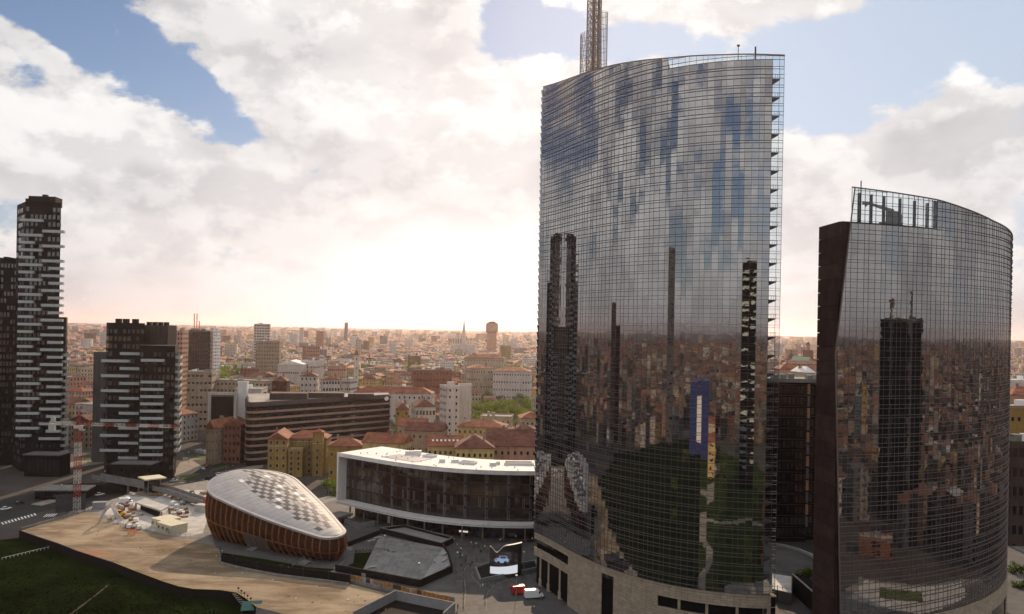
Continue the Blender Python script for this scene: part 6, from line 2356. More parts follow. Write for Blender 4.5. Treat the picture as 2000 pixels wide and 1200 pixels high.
nb('arena_hall', 'long brown hall below the green roof between the glass towers', 1538, 1600, 712, 700, 20, 0.05, floors=3, bays=10, wm='pinkwall', roof='gable', rm='tiles_dark', roof_h=3, cat='hall', chim=0)
nb('villa_block', 'pale villa with shallow white roof below the castle', 1562, 1592, 728, 560, 18, 0.2, floors=4, bays=5, wm='cream', roof='hip', rm='white_roof', roof_h=4, cat='villa')
nb('villa_block', 'tiled house row behind the dark office block roof', 1524, 1562, 722, 600, 20, -0.1, floors=5, bays=6, wm='pinkwall', roof='hip', rm='tiles', roof_h=5, cat='house')
# right frame edge
nb('ochre_side_house', 'ochre house with arched windows at the right frame edge', 1972, 2060, 798, 345, 18, 0.0, floors=5, bays=7, wm='ochre', roof='flat', rm='flatroof', cat='house')
nb('grey_side_office', 'dark ribbed office block at the right frame edge', 1972, 2080, 868, 300, 14, 0.05, floors=6, bays=8, wm='facade_brown', roof='flat', rm='grass_lit', cat='office building', win=(2.2, 3.2))
nb('pale_side_block', 'pale flat roofed block high at the right frame edge', 1970, 2060, 746, 520, 22, 0.0, floors=5, bays=9, wm='offwhite', roof='flat', rm='white_roof', cat='building')
nb('brick_side_house', 'brick house below the pale block at the right frame edge', 1972, 2070, 772, 430, 18, 0.05, floors=5, bays=8, wm='pinkwall', roof='hip', rm='tiles', roof_h=4, cat='house')


# --- things mirrored in the glass, standing beside and behind the viewpoint
def mirrored(name, label, x, y, w, d, h, rz, wm, roof='flat', **kw):
    return building(name, label, x, y, w, d, h, rz, wm=wm, roof=roof, rm=kw.pop('rm', 'flatroof'), **kw)


bv = mirrored('green_balcony_tower', 'dark tower with planted balconies mirrored in the tall glass skyscraper', 52, -70, 44, 24, 118, 0.1, 'facade_black', floors=1, bays=1, cat='tower block', win=(.3, .3), chim=1)
r = random.Random(8)
for f in range(27):
    for k in range(5):
        if r.random() < 0.75:
            x = -17 + k * 8.4 + r.uniform(-1.5, 1.5)
            MB().b2(x - 2.6, x + 2.6, 12.0, 14.6, 6 + f * 4.1, 7.2 + f * 4.1).build('balcony', 'balcony', bv)
            m = MB()
            for q_ in range(30):
                leaf(m, r, (x + r.uniform(-2.6, 2.6), r.uniform(13, 14.6), 7.2 + f * 4.1 + r.uniform(0, 1.8)), 0.5)
            m.build('planting', 'leaf_dark', bv, kind='stuff')
mirrored('mirrored_tower', 'tall banded tower mirrored near the middle of the glass skyscraper', -310, -15, 24, 24, 140, 0.3, 'facade_grey', floors=34, bays=6, cat='tower block')
mirrored('mirrored_tower', 'brown tower mirrored in the glowing part of the skyscraper glass', -366, 289, 22, 20, 100, 0.3, 'facade_brown', floors=26, bays=6, cat='tower block')
mirrored('mirrored_tower', 'shorter brown block mirrored beside the brown tower', -372, 262, 24, 20, 84, 0.3, 'facade_brown', floors=20, bays=6, cat='tower block')
mirrored('mirrored_tower', 'slim tower mirrored left of the banded tower in the glass', -420, 130, 14, 14, 96, 0.3, 'facade_grey', floors=22, bays=3, cat='tower block')
bl_ = mirrored('blue_screened_building', 'blue clad building with white screen mirrored in the skyscraper glass', -165, -90, 100, 20, 50, -0.63, 'blue_paint', floors=1, bays=1, cat='building', win=(.3, .3))
MB().b2(-20, 20, 10.02, 10.3, 10, 40).build('white_screen', 'white_clad', bl_)
mirrored('salmon_house', 'salmon pink house mirrored at the right edge of the skyscraper glass', 95, 78, 22, 30, 29, 0.25, 'salmon', floors=7, bays=5, cat='house')
mirrored('cream_house', 'cream house with tiled roof mirrored low in the skyscraper glass', -75, -60, 30, 18, 20, -0.5, 'ochre_pale', roof='hip', rm='tiles', floors=5, bays=7, cat='house')
mirrored('cream_house', 'second cream house with tiled roof mirrored behind the first', -110, -130, 34, 18, 22, -0.4, 'cream', roof='hip', rm='tiles', floors=5, bays=8, cat='house')
mirrored('red_stairs_block', 'added brick red block standing for a red staircase mirrored in the shorter glass tower', 200, 100, 9, 34, 6, -0.55, 'brickwall', floors=2, bays=2, dbays=8, cat='building')  # red block added for the mirror image of red stairs
mirrored('dark_slab_building', 'broad dark slab mirrored in the shorter glass tower', 285, 90, 30, 62, 88, -0.35, 'facade_black', floors=20, bays=6, cat='office building')
for x_, y_, h_, lb in ((268, 112, 99, 'wider lift shaft mirrored in the shorter glass tower'), (266, 82, 96, 'slimmer lift shaft mirrored in the shorter glass tower')):
    mirrored('lift_shaft', lb, x_ - 6, y_, 5, 6, h_, -0.35, 'facade_grey', floors=1, bays=1, cat='tower', win=(.3, .3), chim=0)

# --- the houses of the city one can tell apart
WALLS = [('cream', 'cream plastered'), ('offwhite', 'off white plastered'), ('ochre_pale', 'pale ochre'), ('beige', 'beige rendered'), ('pinkwall', 'dusty pink'), ('brickwall', 'brick fronted')]
ROOFS = [('hip', 'tiles', 'orange tiled hip roof'), ('gable', 'tiles', 'orange tiled ridge roof'), ('hip', 'tiles_dark', 'dark tiled hip roof'), ('gable', 'tiles_dark', 'dark tiled ridge roof'), ('flat', 'flatroof', 'grey flat roof'), ('flat', 'white_roof', 'bright flat roof')]
r = random.Random(21)


def free(x, y, rr):
    return all((x - a) ** 2 + (y - b) ** 2 > (rr + c) ** 2 for a, b, c in FOOT)


FOOT += [(PXx(75, 445), 450, 30), (PXx(240, 440), 440, 22), (PXx(320, 435), 440, 20), (PXx(440, 440), 445, 26), (PXx(380, 430), 420, 30), (PXx(0, 470), 465, 30)]
houses = 0
cand = []
y = 470.0
while y < 1500:
    st_ = 24 + (y - 470) * 0.012
    x = -0.66 * y
    while x < 0.66 * y:
        px = 1000 + FPX * x / y
        if not (1075 < px < 1508 or 1615 < px < 1965) and not (px < 30):
            cand.append((x + r.uniform(-4, 4), y + r.uniform(-4, 4)))
        x += st_ * r.uniform(0.95, 1.25)
    y += st_ * 0.92
far_rects = []
park = [(PXx(988, 600 + 40 * k), 600 + 40 * k, 32) for k in range(7)]
for (x, y) in cand:
    if any((x - a) ** 2 + (y - b) ** 2 < c * c for a, b, c in park):
        continue
    if y < 560 and x < -150:
        if y < 520:
            continue
    street = (int((x * 0.94 + y * 0.33) / 26) % 5 == 0) or (int((y * 0.94 - x * 0.33) / 26) % 6 == 0)
    if street and r.random() < 0.8:
        continue
    w, dp = r.uniform(17, 27), r.uniform(12, 18)
    if not free(x, y, 9.5):
        continue
    h = r.uniform(13, 22) if r.random() < 0.88 else r.uniform(23, 34)
    rz = 0.35 + (0 if r.random() < 0.55 else PI / 2) + r.gauss(0, 0.05) if x > -100 else -0.25 + (0 if r.random() < 0.55 else PI / 2) + r.gauss(0, 0.05)
    wi, ri = r.randrange(6), r.choice([0, 0, 1, 1, 2, 3, 4, 4, 5])
    if h > 23:
        ri = 4
    if houses < 270:
        near = y < 900
        mx_, my_, mn_ = min(MARK, key=lambda q: ((q[0] - x) * 1.4) ** 2 + (q[1] - y) ** 2)
        ua = math.atan2(x, y) - math.atan2(mx_, my_)
        rel = ('left of' if ua < 0 else 'right of') if abs(ua) * y > abs(y - my_) * 0.7 else ('behind' if y > my_ else 'in front of')
        size = 'tall ' if h > 20.5 else ('low ' if h < 15.5 else '')
        lab_ = f'{size}{WALLS[wi][1]} house with {ROOFS[ri][2]} {rel} {mn_}'
        building('city_house', lab_, x, y, w, dp, h, rz, roof=ROOFS[ri][0], rm=ROOFS[ri][1], wm=WALLS[wi][0],
                 floors=max(3, int(h / 3.5)), bays=int(w / 3.2), cat='house', group='houses of the dense city blocks', chim=2 if near else 1, r=r, frames=None)
        FOOT.pop()
        houses += 1
    else:
        far_rects.append((x, y, w, dp, h, rz))

# --- the mass of the far city
TONE_W = np.array([(0.56, 0.48, 0.37), (0.66, 0.61, 0.56), (0.50, 0.37, 0.17), (0.40, 0.33, 0.25), (0.42, 0.27, 0.20), (0.24, 0.14, 0.10), (0.6, 0.5, 0.42), (0.30, 0.28, 0.27), (0.70, 0.67, 0.63)])
TONE_R = np.array([(0.29, 0.115, 0.065), (0.24, 0.11, 0.075), (0.17, 0.080, 0.058), (0.30, 0.27, 0.25), (0.62, 0.58, 0.54), (0.36, 0.16, 0.09), (0.16, 0.14, 0.135)])
rng = np.random.default_rng(5)


def mass(name, rects, label, dim=1.0):
    A = np.array(rects, float)
    n = len(A)
    cx, cy_, w, d, h, rz = A.T
    flat = rng.random(n) < 0.46
    flat |= h > 26
    gable = (~flat) & (rng.random(n) < 0.5)
    rh = np.where(flat, 0.25, np.minimum(w, d) * 0.24)
    e = np.where(flat, 0.0, 0.5)
    ins = np.where(flat, w * 0.25, np.where(gable, 0.0, np.minimum(w, d) * 0.5))
    lx = np.zeros((n, 14))
    ly = np.zeros((n, 14))
    lz = np.zeros((n, 14))
    for k, (sx, sy) in enumerate(((-1, -1), (1, -1), (1, 1), (-1, 1))):
        lx[:, k] = lx[:, k + 4] = sx * w / 2
        ly[:, k] = ly[:, k + 4] = sy * d / 2
        lz[:, k + 4] = h
        lx[:, k + 8] = sx * (w / 2 + e)
        ly[:, k + 8] = sy * (d / 2 + e)
        lz[:, k + 8] = h + 0.02
    lx[:, 12] = -(w / 2 + e) + ins
    lx[:, 13] = (w / 2 + e) - ins
    lz[:, 12] = lz[:, 13] = h + rh
    c, s = np.cos(rz)[:, None], np.sin(rz)[:, None]
    X = cx[:, None] + lx * c - ly * s
    Y = cy_[:, None] + lx * s + ly * c
    V = np.stack([X, Y, lz + Z_ST], -1).reshape(-1, 3)
    base_q = np.array([(0, 1, 5, 4), (1, 2, 6, 5), (2, 3, 7, 6), (3, 0, 4, 7), (8, 9, 13, 12), (10, 11, 12, 13)])
    base_t = np.array([(9, 10, 13), (11, 8, 12)])
    offs = (np.arange(n) * 14)[:, None]
    Q = (offs[:, :, None] + base_q[None]).reshape(n, 24)
    Tt = (offs[:, :, None] + base_t[None]).reshape(n, 6)
    loops = np.concatenate([Q, Tt], 1).ravel()
    me = bpy.data.meshes.new(name)
    me.vertices.add(len(V))
    me.vertices.foreach_set('co', V.ravel())
    nl = n * 30
    me.loops.add(nl)
    me.loops.foreach_set('vertex_index', loops.astype(np.int32))
    starts = (np.arange(n) * 30)[:, None] + np.array([0, 4, 8, 12, 16, 20, 24, 27])[None]
    me.polygons.add(n * 8)
    me.polygons.foreach_set('loop_start', starts.ravel().astype(np.int32))
    me.materials.append(MATS['city_wall'])
    me.materials.append(MATS['city_roof'])
    me.polygons.foreach_set('material_index', np.tile([0, 0, 0, 0, 1, 1, 1, 1], n).astype(np.int32))
    wc = TONE_W[rng.integers(0, len(TONE_W), n)] * rng.uniform(0.75, 1.1, (n, 1)) * dim
    rc = np.where(flat[:, None], TONE_R[rng.choice([3, 3, 4, 5, 6], n)], TONE_R[rng.choice([0, 1, 2, 5], n)]) * rng.uniform(0.75, 1.15, (n, 1)) * dim
    colr = np.ones((n, 8, 4))
    colr[:, :4, :3] = wc[:, None]
    colr[:, 4:, :3] = rc[:, None]
    at = me.attributes.new('tone', 'FLOAT_COLOR', 'FACE')
    at.data.foreach_set('color', colr.ravel())
    uv = np.zeros((n, 30, 2))
    hh_ = h
    for k in range(4):
        L = w if k % 2 == 0 else d
        uv[:, k * 4 + 1, 0] = L
        uv[:, k * 4 + 2, 0] = L
        uv[:, k * 4 + 2, 1] = hh_
        uv[:, k * 4 + 3, 1] = hh_
    ul = me.uv_layers.new(name='UVMap')
    ul.data.foreach_set('uv', uv.ravel())
    me.update(calc_edges=True)
    o = bpy.data.objects.new(name, me)
    COL.objects.link(o)
    o['kind'] = 'stuff'
    o['label'] = label
    o['category'] = 'city'
    return o


def scatter(y0, y1, cell, growth, az0, az1, keep=0.8, tall=0.02, skip=None):
    out = []
    rr = y0
    while rr < y1:
        c = cell + (rr - y0) * growth
        na = int((az1 - az0) * rr / c)
        for k in range(na):
            if rng.random() > keep:
                continue
            a = az0 + (az1 - az0) * (k + rng.uniform(-0.3, 0.3)) / na
            q = rr + rng.uniform(-0.35, 0.35) * c
            x, y = q * math.sin(a), q * math.cos(a)
            if skip and skip(x, y):
                continue
            h = rng.uniform(12, 23)
            if rng.random() < tall:
                h = rng.uniform(28, 55)
            rz = 0.35 * math.sin(x / 700 + 1) + 0.3 * math.cos(y / 900) + (0 if rng.random() < 0.5 else PI / 2) + rng.normal(0, 0.05)
            out.append((x, y, c * rng.uniform(0.55, 0.98), c * rng.uniform(0.42, 0.72), h, rz))
        rr += c * 0.9
    return out


big_ = [(a, b, c) for a, b, c in FOOT]


def skipA(x, y):
    return any((x - a) ** 2 + (y - b) ** 2 < (c + 12) ** 2 for a, b, c in big_ if b > 550)


azv = 0.60
far_rects += scatter(1480, 3200, 24, 0.004, -azv, azv, 0.86, 0.015, skipA)
far_rects += scatter(3200, 8000, 31, 0.004, -azv, azv, 0.8, 0.03)
far_rects += scatter(8000, 16000, 60, 0.012, -azv, azv, 0.55, 0.05)
cl_ = MB()
rc_ = random.Random(17)
for (x, y, w, dp, h, rz) in far_rects:
    if y > 2700:
        continue
    for k in range(rc_.choice([1, 2, 2, 3])):
        u, v = rc_.uniform(-.35, .35) * w, rc_.uniform(-.3, .3) * dp
        px_, py_ = x + u * math.cos(rz) - v * math.sin(rz), y + u * math.sin(rz) + v * math.cos(rz)
        sx, sz = rc_.choice([(0.9, 2.4), (1.6, 1.6), (2.6, 2.2), (0.3, 4.0), (3.5, 2.6)])
        cl_.box((px_, py_, Z_ST + h + 1.2 + sz / 2), (sx, sx * 0.8, sz + 2), rz, rc_.choice([0, 1, 1, 2, 3]))
cl_.build('roof_clutter', ['brickwall', 'cream', 'flatroof', 'white_clad'], kind='stuff', label='chimneys, dormers and roof huts on the far city roofs', category='chimneys')
mass('far_city', far_rects, 'dense mass of roofs and houses spreading to the horizon')


def skipB(x, y):
    if x > -330 and x < 230 and -230 < y < 430:
        return True
    return any((x - a) ** 2 + (y - b) ** 2 < (c + 12) ** 2 for a, b, c in big_)


side = scatter(240, 1500, 25, 0.012, azv, 2 * PI - azv, 0.72, 0.02, skipB)
side += scatter(1500, 5000, 48, 0.015, azv, 2 * PI - azv, 0.62, 0.03)
mass('side_city', side, 'mass of city roofs beside and behind the viewpoint seen in the mirror glass', 0.55)  # wall and roof colours darkened to dim the mirrored city


# ------------------------------------------------------------------ trees
def tree_meshes(seed, h, rx, n, leafm):
    r = random.Random(seed)
    tk = MB()
    top = Vector((r.uniform(-.3, .3), r.uniform(-.3, .3), h * 0.55))
    tk.tube((0, 0, 0), top * 0.5, 0.26, 0.2, 7)
    tk.tube(top * 0.5, top, 0.2, 0.12, 7)
    cl = []
    for k in range(9):
        a = 2 * PI * k / 9 + r.uniform(-.4, .4)
        e = Vector((math.cos(a) * rx * r.uniform(.35, .75), math.sin(a) * rx * r.uniform(.35, .75), h * r.uniform(0.5, 0.88)))
        st = top * r.uniform(0.55, 1.0)
        tk.tube(st, e, 0.09, 0.03, 5)
        cl.append((e, r.uniform(0.28, 0.45) * rx))
    cl.append((Vector((0, 0, h * 0.86)), rx * 0.45))
    cr_ = MB()
    for k in range(n):
        c, rr = r.choice(cl)
        v = Vector((r.gauss(0, 1), r.gauss(0, 1), r.gauss(0, 1) * 0.8)).normalized() * rr * r.random() ** 0.4
        leaf(cr_, r, c + v, r.uniform(0.22, 0.42), 0 if r.random() < 0.7 else 1)
    return tk.mesh('trunk', 'trunk'), cr_.mesh('crown', leafm)


TREES = [tree_meshes(i, h, rx, n, lm) for i, (h, rx, n, lm) in enumerate([(11, 4.6, 900, ['leaf_b', 'leaf_a']), (9, 4.0, 750, ['leaf_a', 'leaf_b']), (12, 5.0, 900, ['leaf_a', 'leaf_dark']), (7, 2.6, 420, ['leaf_dark', 'leaf_a'])])]


def tree(label, x, y, z, k, s, group=None):
    t = thing('tree', label, 'tree', (x, y, z), RND.uniform(0, 6), group)
    inst('trunk', TREES[k][0], (0, 0, 0), parent=t, scale=s)
    inst('crown', TREES[k][1], (0, 0, 0), parent=t, scale=s)


rt_ = random.Random(3)
for k in range(80):
    px_, d = rt_.uniform(922, 1050), rt_.uniform(575, 860)
    x = PXx(px_, d)
    if not free(x, d, 2):
        continue
    tree('bright green broad tree in the park grove behind the barracks', x, d, Z_ST, rt_.choice([0, 0, 1, 2]), rt_.uniform(1.1, 1.6), 'trees of the park grove')
for lb, px_, py_, z_, k, s in [('dark tree before the beige blank gable wall', 420, 880, S, 2, 1.15), ('round tree by the parked white vans', 440, 903, S, 3, 1.0), ('lone tree left of the white building end wall', 655, 975, S, 1, 1.0), ('second tree behind the pavilion by the end wall', 640, 968, S, 1, 0.9),
                               ('low tree at the white building corner', 652, 990, S, 3, 1.1), ('dark creeper tree left of the grey apartments', 560, 782, S, 2, 1.6), ('dark tree at the right frame edge pavement', 1985, 1150, S, 3, 1.2),
                               ('darker tree at the right frame edge lower pavement', 1992, 1180, S, 3, 1.0), ('small tree by the tower foot between the glass towers', 1588, 1150, 0, 3, 0.8)]:
    p = G(px_, py_, z_)
    tree(lb, p.x, p.y, z_, k, s)
for k in range(90):
    px_, d = rt_.choice([rt_.uniform(370, 1045), rt_.uniform(1525, 1600), rt_.uniform(1972, 2000)]), rt_.uniform(520, 1300)
    x = PXx(px_, d)
    if free(x, d, 2):
        tree('street tree between the dense city blocks', x, d, Z_ST, rt_.choice([0, 1, 2]), rt_.uniform(0.9, 1.5), 'street trees of the city')
for k in range(50):
    p = Vector((rt_.uniform(-180, 100), rt_.uniform(-140, 120), 0))
    if free(p.x, p.y, 3) and abs(p.x) > 14:
        tree('park tree on the grass below the viewpoint', p.x, p.y, Z_ST, rt_.choice([0, 1, 2]), rt_.uniform(0.8, 1.2), 'park trees below the viewpoint')
# distant greenery
m = MB()
rr_ = random.Random(9)
for k in range(2400):
    a = rr_.uniform(-azv, azv)
    d = 950 + 7500 * rr_.random() ** 1.6
    x, y = d * math.sin(a), d * math.cos(a)
    s = rr_.uniform(5, 9) * (1 + d / 6000)
    for q in range(26):
        leaf(m, rr_, (x + rr_.gauss(0, s * .5), y + rr_.gauss(0, s * .5), Z_ST + 4 + abs(rr_.gauss(0, 1)) * s * 0.9), s * 0.34, rr_.randrange(2))
m.build('far_trees', ['leaf_a', 'leaf_b'], kind='stuff', label='distant trees scattered between the far roofs', category='trees')


# ------------------------------------------------------------------ vehicles
def loft(stations, m=None):
    """stations: list of rings (same count); closes both ends"""
    m = m or MB()
    n = len(stations[0])
    vs = [p for s in stations for p in s]
    fs = []
    for i in range(len(stations) - 1):
        for k in range(n):
            a, b = i * n + k, i * n + (k + 1) % n
            fs.append((a, b, b + n, a + n))
    fs += [tuple(range(n - 1, -1, -1)), tuple(range((len(stations) - 1) * n, len(stations) * n))]
    return m.add(vs, fs)


def ring_box(x, hw, z0, z1, r=0.12):
    return [(x, -hw, z0 + r), (x, -hw, z1 - r), (x, -hw + r, z1), (x, hw - r, z1), (x, hw, z1 - r), (x, hw, z0 + r), (x, hw - r, z0), (x, -hw + r, z0)]


def car_parts(van):
    P = {}
    if not van:
        P['body'] = loft([ring_box(x, w, z0, z1) for x, w, z0, z1 in ((-2.15, .72, .42, .72), (-2.05, .84, .28, .86), (-1.2, .88, .24, .93), (0.6, .88, .24, .92), (1.3, .86, .26, .86), (1.95, .80, .30, .74), (2.12, .66, .42, .62))])
        P['windows'] = loft([ring_box(x, w, z0, z1, .1) for x, w, z0, z1 in ((-1.75, .70, .84, .98), (-1.25, .74, .84, 1.38), (0.05, .72, .84, 1.42), (0.75, .72, .84, 1.0))])
        P['roof'] = loft([ring_box(x, w, z0, z1, .04) for x, w, z0, z1 in ((-1.3, .60, 1.36, 1.44), (-0.5, .64, 1.40, 1.49), (0.1, .60, 1.38, 1.46))])
        wx, wr = (-1.35, 1.3), 0.32
    else:
        P['body'] = loft([ring_box(x, w, z0, z1) for x, w, z0, z1 in ((-2.7, .95, .35, 2.35), (-2.6, 1.0, .3, 2.45), (1.0, 1.0, .3, 2.45), (1.35, .98, .3, 2.25), (1.9, .96, .3, 1.35), (2.55, .88, .35, 1.1), (2.68, .75, .45, .9))])
        P['windows'] = loft([ring_box(x, w, z0, z1, .05) for x, w, z0, z1 in ((1.15, 1.02, 1.35, 2.05), (1.42, 1.0, 1.35, 2.1), (1.93, .9, 1.3, 1.42))])
        P['bumper'] = loft([ring_box(x, .92, .32, .6, .05) for x in (2.5, 2.75)])
        wx, wr = (-1.7, 1.75), 0.36
    wh = MB().tube((0, -0.11, 0), (0, 0.11, 0), wr, wr, 14).mesh('wheel', 'rubber')
    rim = MB().tube((0, -0.13, 0), (0, 0.13, 0), wr * 0.6, wr * 0.6, 10).mesh('rim', 'steel')
    hl = MB().box((2.06 if not van else 2.66, 0.5, 0.62 if not van else 0.85), (0.12, 0.26, 0.14)).mesh('headlight', 'zinc_white')
    hl2 = MB().box((2.06 if not van else 2.66, -0.5, 0.62 if not van else 0.85), (0.12, 0.26, 0.14)).mesh('headlight', 'zinc_white')
    out = {k: v.mesh(k, 'white_paint' if k in ('body', 'roof') else ('car_glass' if k == 'windows' else 'metal_dark')) for k, v in P.items()}
    return out, wh, rim, (hl, hl2), wx, wr


for nm, c in (('paint_white', (0.75, 0.75, 0.74)), ('paint_black', (0.015, 0.015, 0.017)), ('paint_silver', (0.42, 0.43, 0.45)), ('paint_red', (0.36, 0.02, 0.018)), ('paint_blue', (0.03, 0.06, 0.16))):
    mat(nm, c, 0.4, 0.04, 1.0, spec=0.3)
CAR, VAN = car_parts(False), car_parts(True)


def vehicle(kind, label, x, y, z, rz, paint, group=None, cat=None):
    parts, wh, rim, hls, wx, wr = VAN if kind == 'van' else CAR
    p = G(x, y, z)
    t = thing('parked_van' if kind == 'van' else 'car', label, cat or kind, (p.x, p.y, z), rz, group)
    for k, me in parts.items():
        o = inst(k, me, (0, 0, 0), parent=t)
        if k in ('body', 'roof'):
            o.material_slots[0].link = 'OBJECT'
            o.material_slots[0].material = MATS[paint]
    for xx in wx:
        for yy in (-0.8, 0.8):
            w = inst('wheel', wh, (xx, yy if kind == 'car' else yy * 1.1, wr), parent=t)
            inst('rim', rim, (0, 0, 0), parent=w)
    for h_ in hls:
        inst('headlight', h_, (0, 0, 0), parent=t)
    return t


vehicle('van', 'red delivery van parked behind the white van on the plaza', 1017, 1160, 0.03, 0.25, 'paint_red')
vehicle('van', 'white delivery van parked beside the red van on the plaza', 1043, 1168, 0.03, 0.25, 'paint_white')
RZ = S + 0.022
rd = math.atan2(G(425, 930, S).y - G(140, 990, S).y, G(425, 930, S).x - G(140, 990, S).x)
for lb, x, y, rz, pt in [('white car driving on the main road right of the crane', 195, 968, rd, 'paint_white'), ('white car waiting at the left frame edge', 12, 996, rd, 'paint_white'),
                         ('dark car beside the white one at the left frame edge', 40, 984, rd, 'paint_black'), ('silver car on the bend beyond the footbridge', 340, 941, rd, 'paint_silver'),
                         ('dark car turning beyond the pavilion roof', 408, 936, rd + .3, 'paint_black'), ('white car queueing behind the pavilion roof edge', 428, 929, rd + .3, 'paint_white'),
                         ('silver car behind the dark turning car', 442, 925, rd + .3, 'paint_silver'), ('red small bus on the side road by the pavement', 404, 913, rd + .8, 'paint_red'), ('white small car before the red one', 397, 917, rd + .8, 'paint_white'),
                         ('blue car near the crossing at the tower foot', 95, 968, rd, 'paint_blue'), ('black car beneath the footbridge', 255, 957, rd, 'paint_black')]:
    vehicle('car', lb, x, y, RZ, rz, pt)
for k, (x, y, pt) in enumerate([(390, 885, 'paint_silver'), (398, 887, 'paint_silver'), (407, 888, 'paint_white'), (416, 889, 'paint_silver'), (425, 890, 'paint_white')]):
    vehicle('van', ['silver van at the far end of the parked row', 'second silver van of the parked row', 'white van with bright roof in the middle of the parked row', 'silver van next to the end of the parked row', 'white van at the near end of the parked row'][k], x, y, S + 0.01, 0.9, pt, 'vans parked by the gabled house')
vehicle('van', 'white truck behind the site containers by the fence', 246, 984, 0.022, 0.3, 'paint_white', cat='truck')
p = G(455, 884, S)
t = thing('market_tent', 'small white peaked market tent by the banded office', 'tent', (p.x, p.y, S))
MB().hexa([(-4, -3, 2.6), (4, -3, 2.6), (4, 3, 2.6), (-4, 3, 2.6)], [(-0.3, -0.3, 4.4), (0.3, -0.3, 4.4), (0.3, 0.3, 4.4), (-0.3, 0.3, 4.4)]).build('canopy', 'white_clad', t)
for x_, y_ in ((-3.8, -2.8), (3.8, -2.8), (3.8, 2.8), (-3.8, 2.8)):
    MB().tube((x_, y_, 0), (x_, y_, 2.6), 0.08).build('pole', 'steel', t)

# ------------------------------------------------------------------ people
def person_mesh(pose, seed):
    """one continuous body grown with a skin modifier"""
    sw = {'walk': 0.32, 'stand': 0.06, 'stride': 0.45}[pose]
    v = [((0, 0, .95), .15), ((0, 0, 1.15), .14), ((0, .0, 1.38), .17), ((0, 0, 1.52), .065), ((0, 0.02, 1.62), .10), ((0, 0.01, 1.72), .085),
         ((-.1, 0, .88), .105), ((-.11, sw * .45, .5), .075), ((-.11, -.1 + sw * .5, .1), .05), ((-.11, .1 + sw * .5, .03), .04),
         ((.1, 0, .88), .105), ((.11, -sw * .35, .5), .075), ((.11, -.14 - sw * .75, .12), .05), ((.11, .04 - sw * .75, .03), .04),
         ((-.2, 0, 1.42), .07), ((-.26, -sw * .3, 1.14), .052), ((-.25, .06 - sw * .2, .9), .042), ((-.25, .1 - sw * .2, .8), .035),
         ((.2, 0, 1.42), .07), ((.26, sw * .3, 1.14), .052), ((.25, .12 + sw * .3, .92), .042), ((.25, .17 + sw * .3, .84), .035)]
    e = [(0, 1), (1, 2), (2, 3), (3, 4), (4, 5), (0, 6), (6, 7), (7, 8), (8, 9), (0, 10), (10, 11), (11, 12), (12, 13), (2, 14), (14, 15), (15, 16), (16, 17), (2, 18), (18, 19), (19, 20), (20, 21)]
    me = bpy.data.meshes.new('person_seed')
    me.from_pydata([p for p, _ in v], e, [])
    o = bpy.data.objects.new('person_seed', me)
    COL.objects.link(o)
    md = o.modifiers.new('skin', 'SKIN')
    for i, (_, r_) in enumerate(v):
        me.skin_vertices[0].data[i].radius = (r_, r_ * 0.85)
        me.skin_vertices[0].data[i].use_root = (i == 0)
    sb = o.modifiers.new('sub', 'SUBSURF')
    sb.levels = sb.render_levels = 1
    dg = bpy.context.evaluated_depsgraph_get()
    out = bpy.data.meshes.new_from_object(o.evaluated_get(dg))
    out.name = 'person'
    bpy.data.objects.remove(o)
    for m_ in ('paint_black', 'paint_blue', 'skin', 'hair'):
        out.materials.append(MATS[m_])
    for p in out.polygons:
        c = p.center
        if c.z > 1.55:
            p.material_index = 3 if (c.z > 1.70 or c.y < -0.01) else 2
        elif c.z > 1.48 or (abs(c.x) > .2 and c.z < .9):
            p.material_index = 2
        elif c.z > .93:
            p.material_index = 1
        else:
            p.material_index = 0
        p.use_smooth = True
    return out


PEOPLE = [person_mesh('walk', 1), person_mesh('stand', 2), person_mesh('stride', 3)]
CLOTH = [('paint_black', 'black'), ('paint_blue', 'navy'), ('white_paint', 'white'), ('facade_grey', 'grey'), ('red_paint', 'red'), ('beige', 'beige'), ('facade_brown', 'brown')]
PANTS = [('paint_black', 'black'), ('paint_blue', 'dark blue'), ('facade_grey', 'grey')]
pr = random.Random(14)


def person(x, y, z, where, k=None, top=None, group=None):
    p = G(x, y, z)
    k = pr.choice([0, 1, 2, 0]) if k is None else k
    tm_, tn = CLOTH[top if top is not None else pr.randrange(len(CLOTH))]
    pm_, pn = pr.choice(PANTS)
    o = inst('person', PEOPLE[k], (p.x, p.y, z + 0.02), pr.uniform(0, 6.28), scale=pr.uniform(0.96, 1.08), category='person',
             label=f'person in {tn} top, {pn} trousers, ' + ('standing' if k == 1 else 'walking') + ' ' + where)
    if group:
        o['group'] = group
    for i, m_ in ((0, pm_), (1, tm_)):
        o.material_slots[i].link = 'OBJECT'
        o.material_slots[i].material = MATS[m_]
    return o


for x, y in [(885, 1072), (893, 1070), (887, 1060), (900, 1078), (920, 1066), (925, 1074), (935, 1073), (942, 1076), (945, 1080), (940, 1082), (947, 1074), (953, 1080), (930, 1068)]:
    person(x, y, 0.012, 'in the plaza group before the screen', group='people crossing the plaza before the screen')
for k in range(26):
    x, y = pr.uniform(888, 1040), pr.uniform(1046, 1098)
    if 925 < x < 1060 and y > 1084:
        continue
    person(x, y, 0.012, 'scattered over the open plaza', group='people scattered over the plaza')
for x, y in [(903, 1092), (909, 1102), (901, 1110), (918, 1106), (922, 1106), (931, 1098), (890, 1125)]:
    person(x, y, 0.012, 'beside the kerb and terrace wall', group='people beside the terrace wall')
for x, y in [(843, 1043), (843, 1038), (906, 1053), (944, 1040), (978, 1055), (756, 1028), (760, 1032), (1042, 1045)]:
    person(x, y, 0.012, 'under the overhang of the white building', group='people near the white building shops')
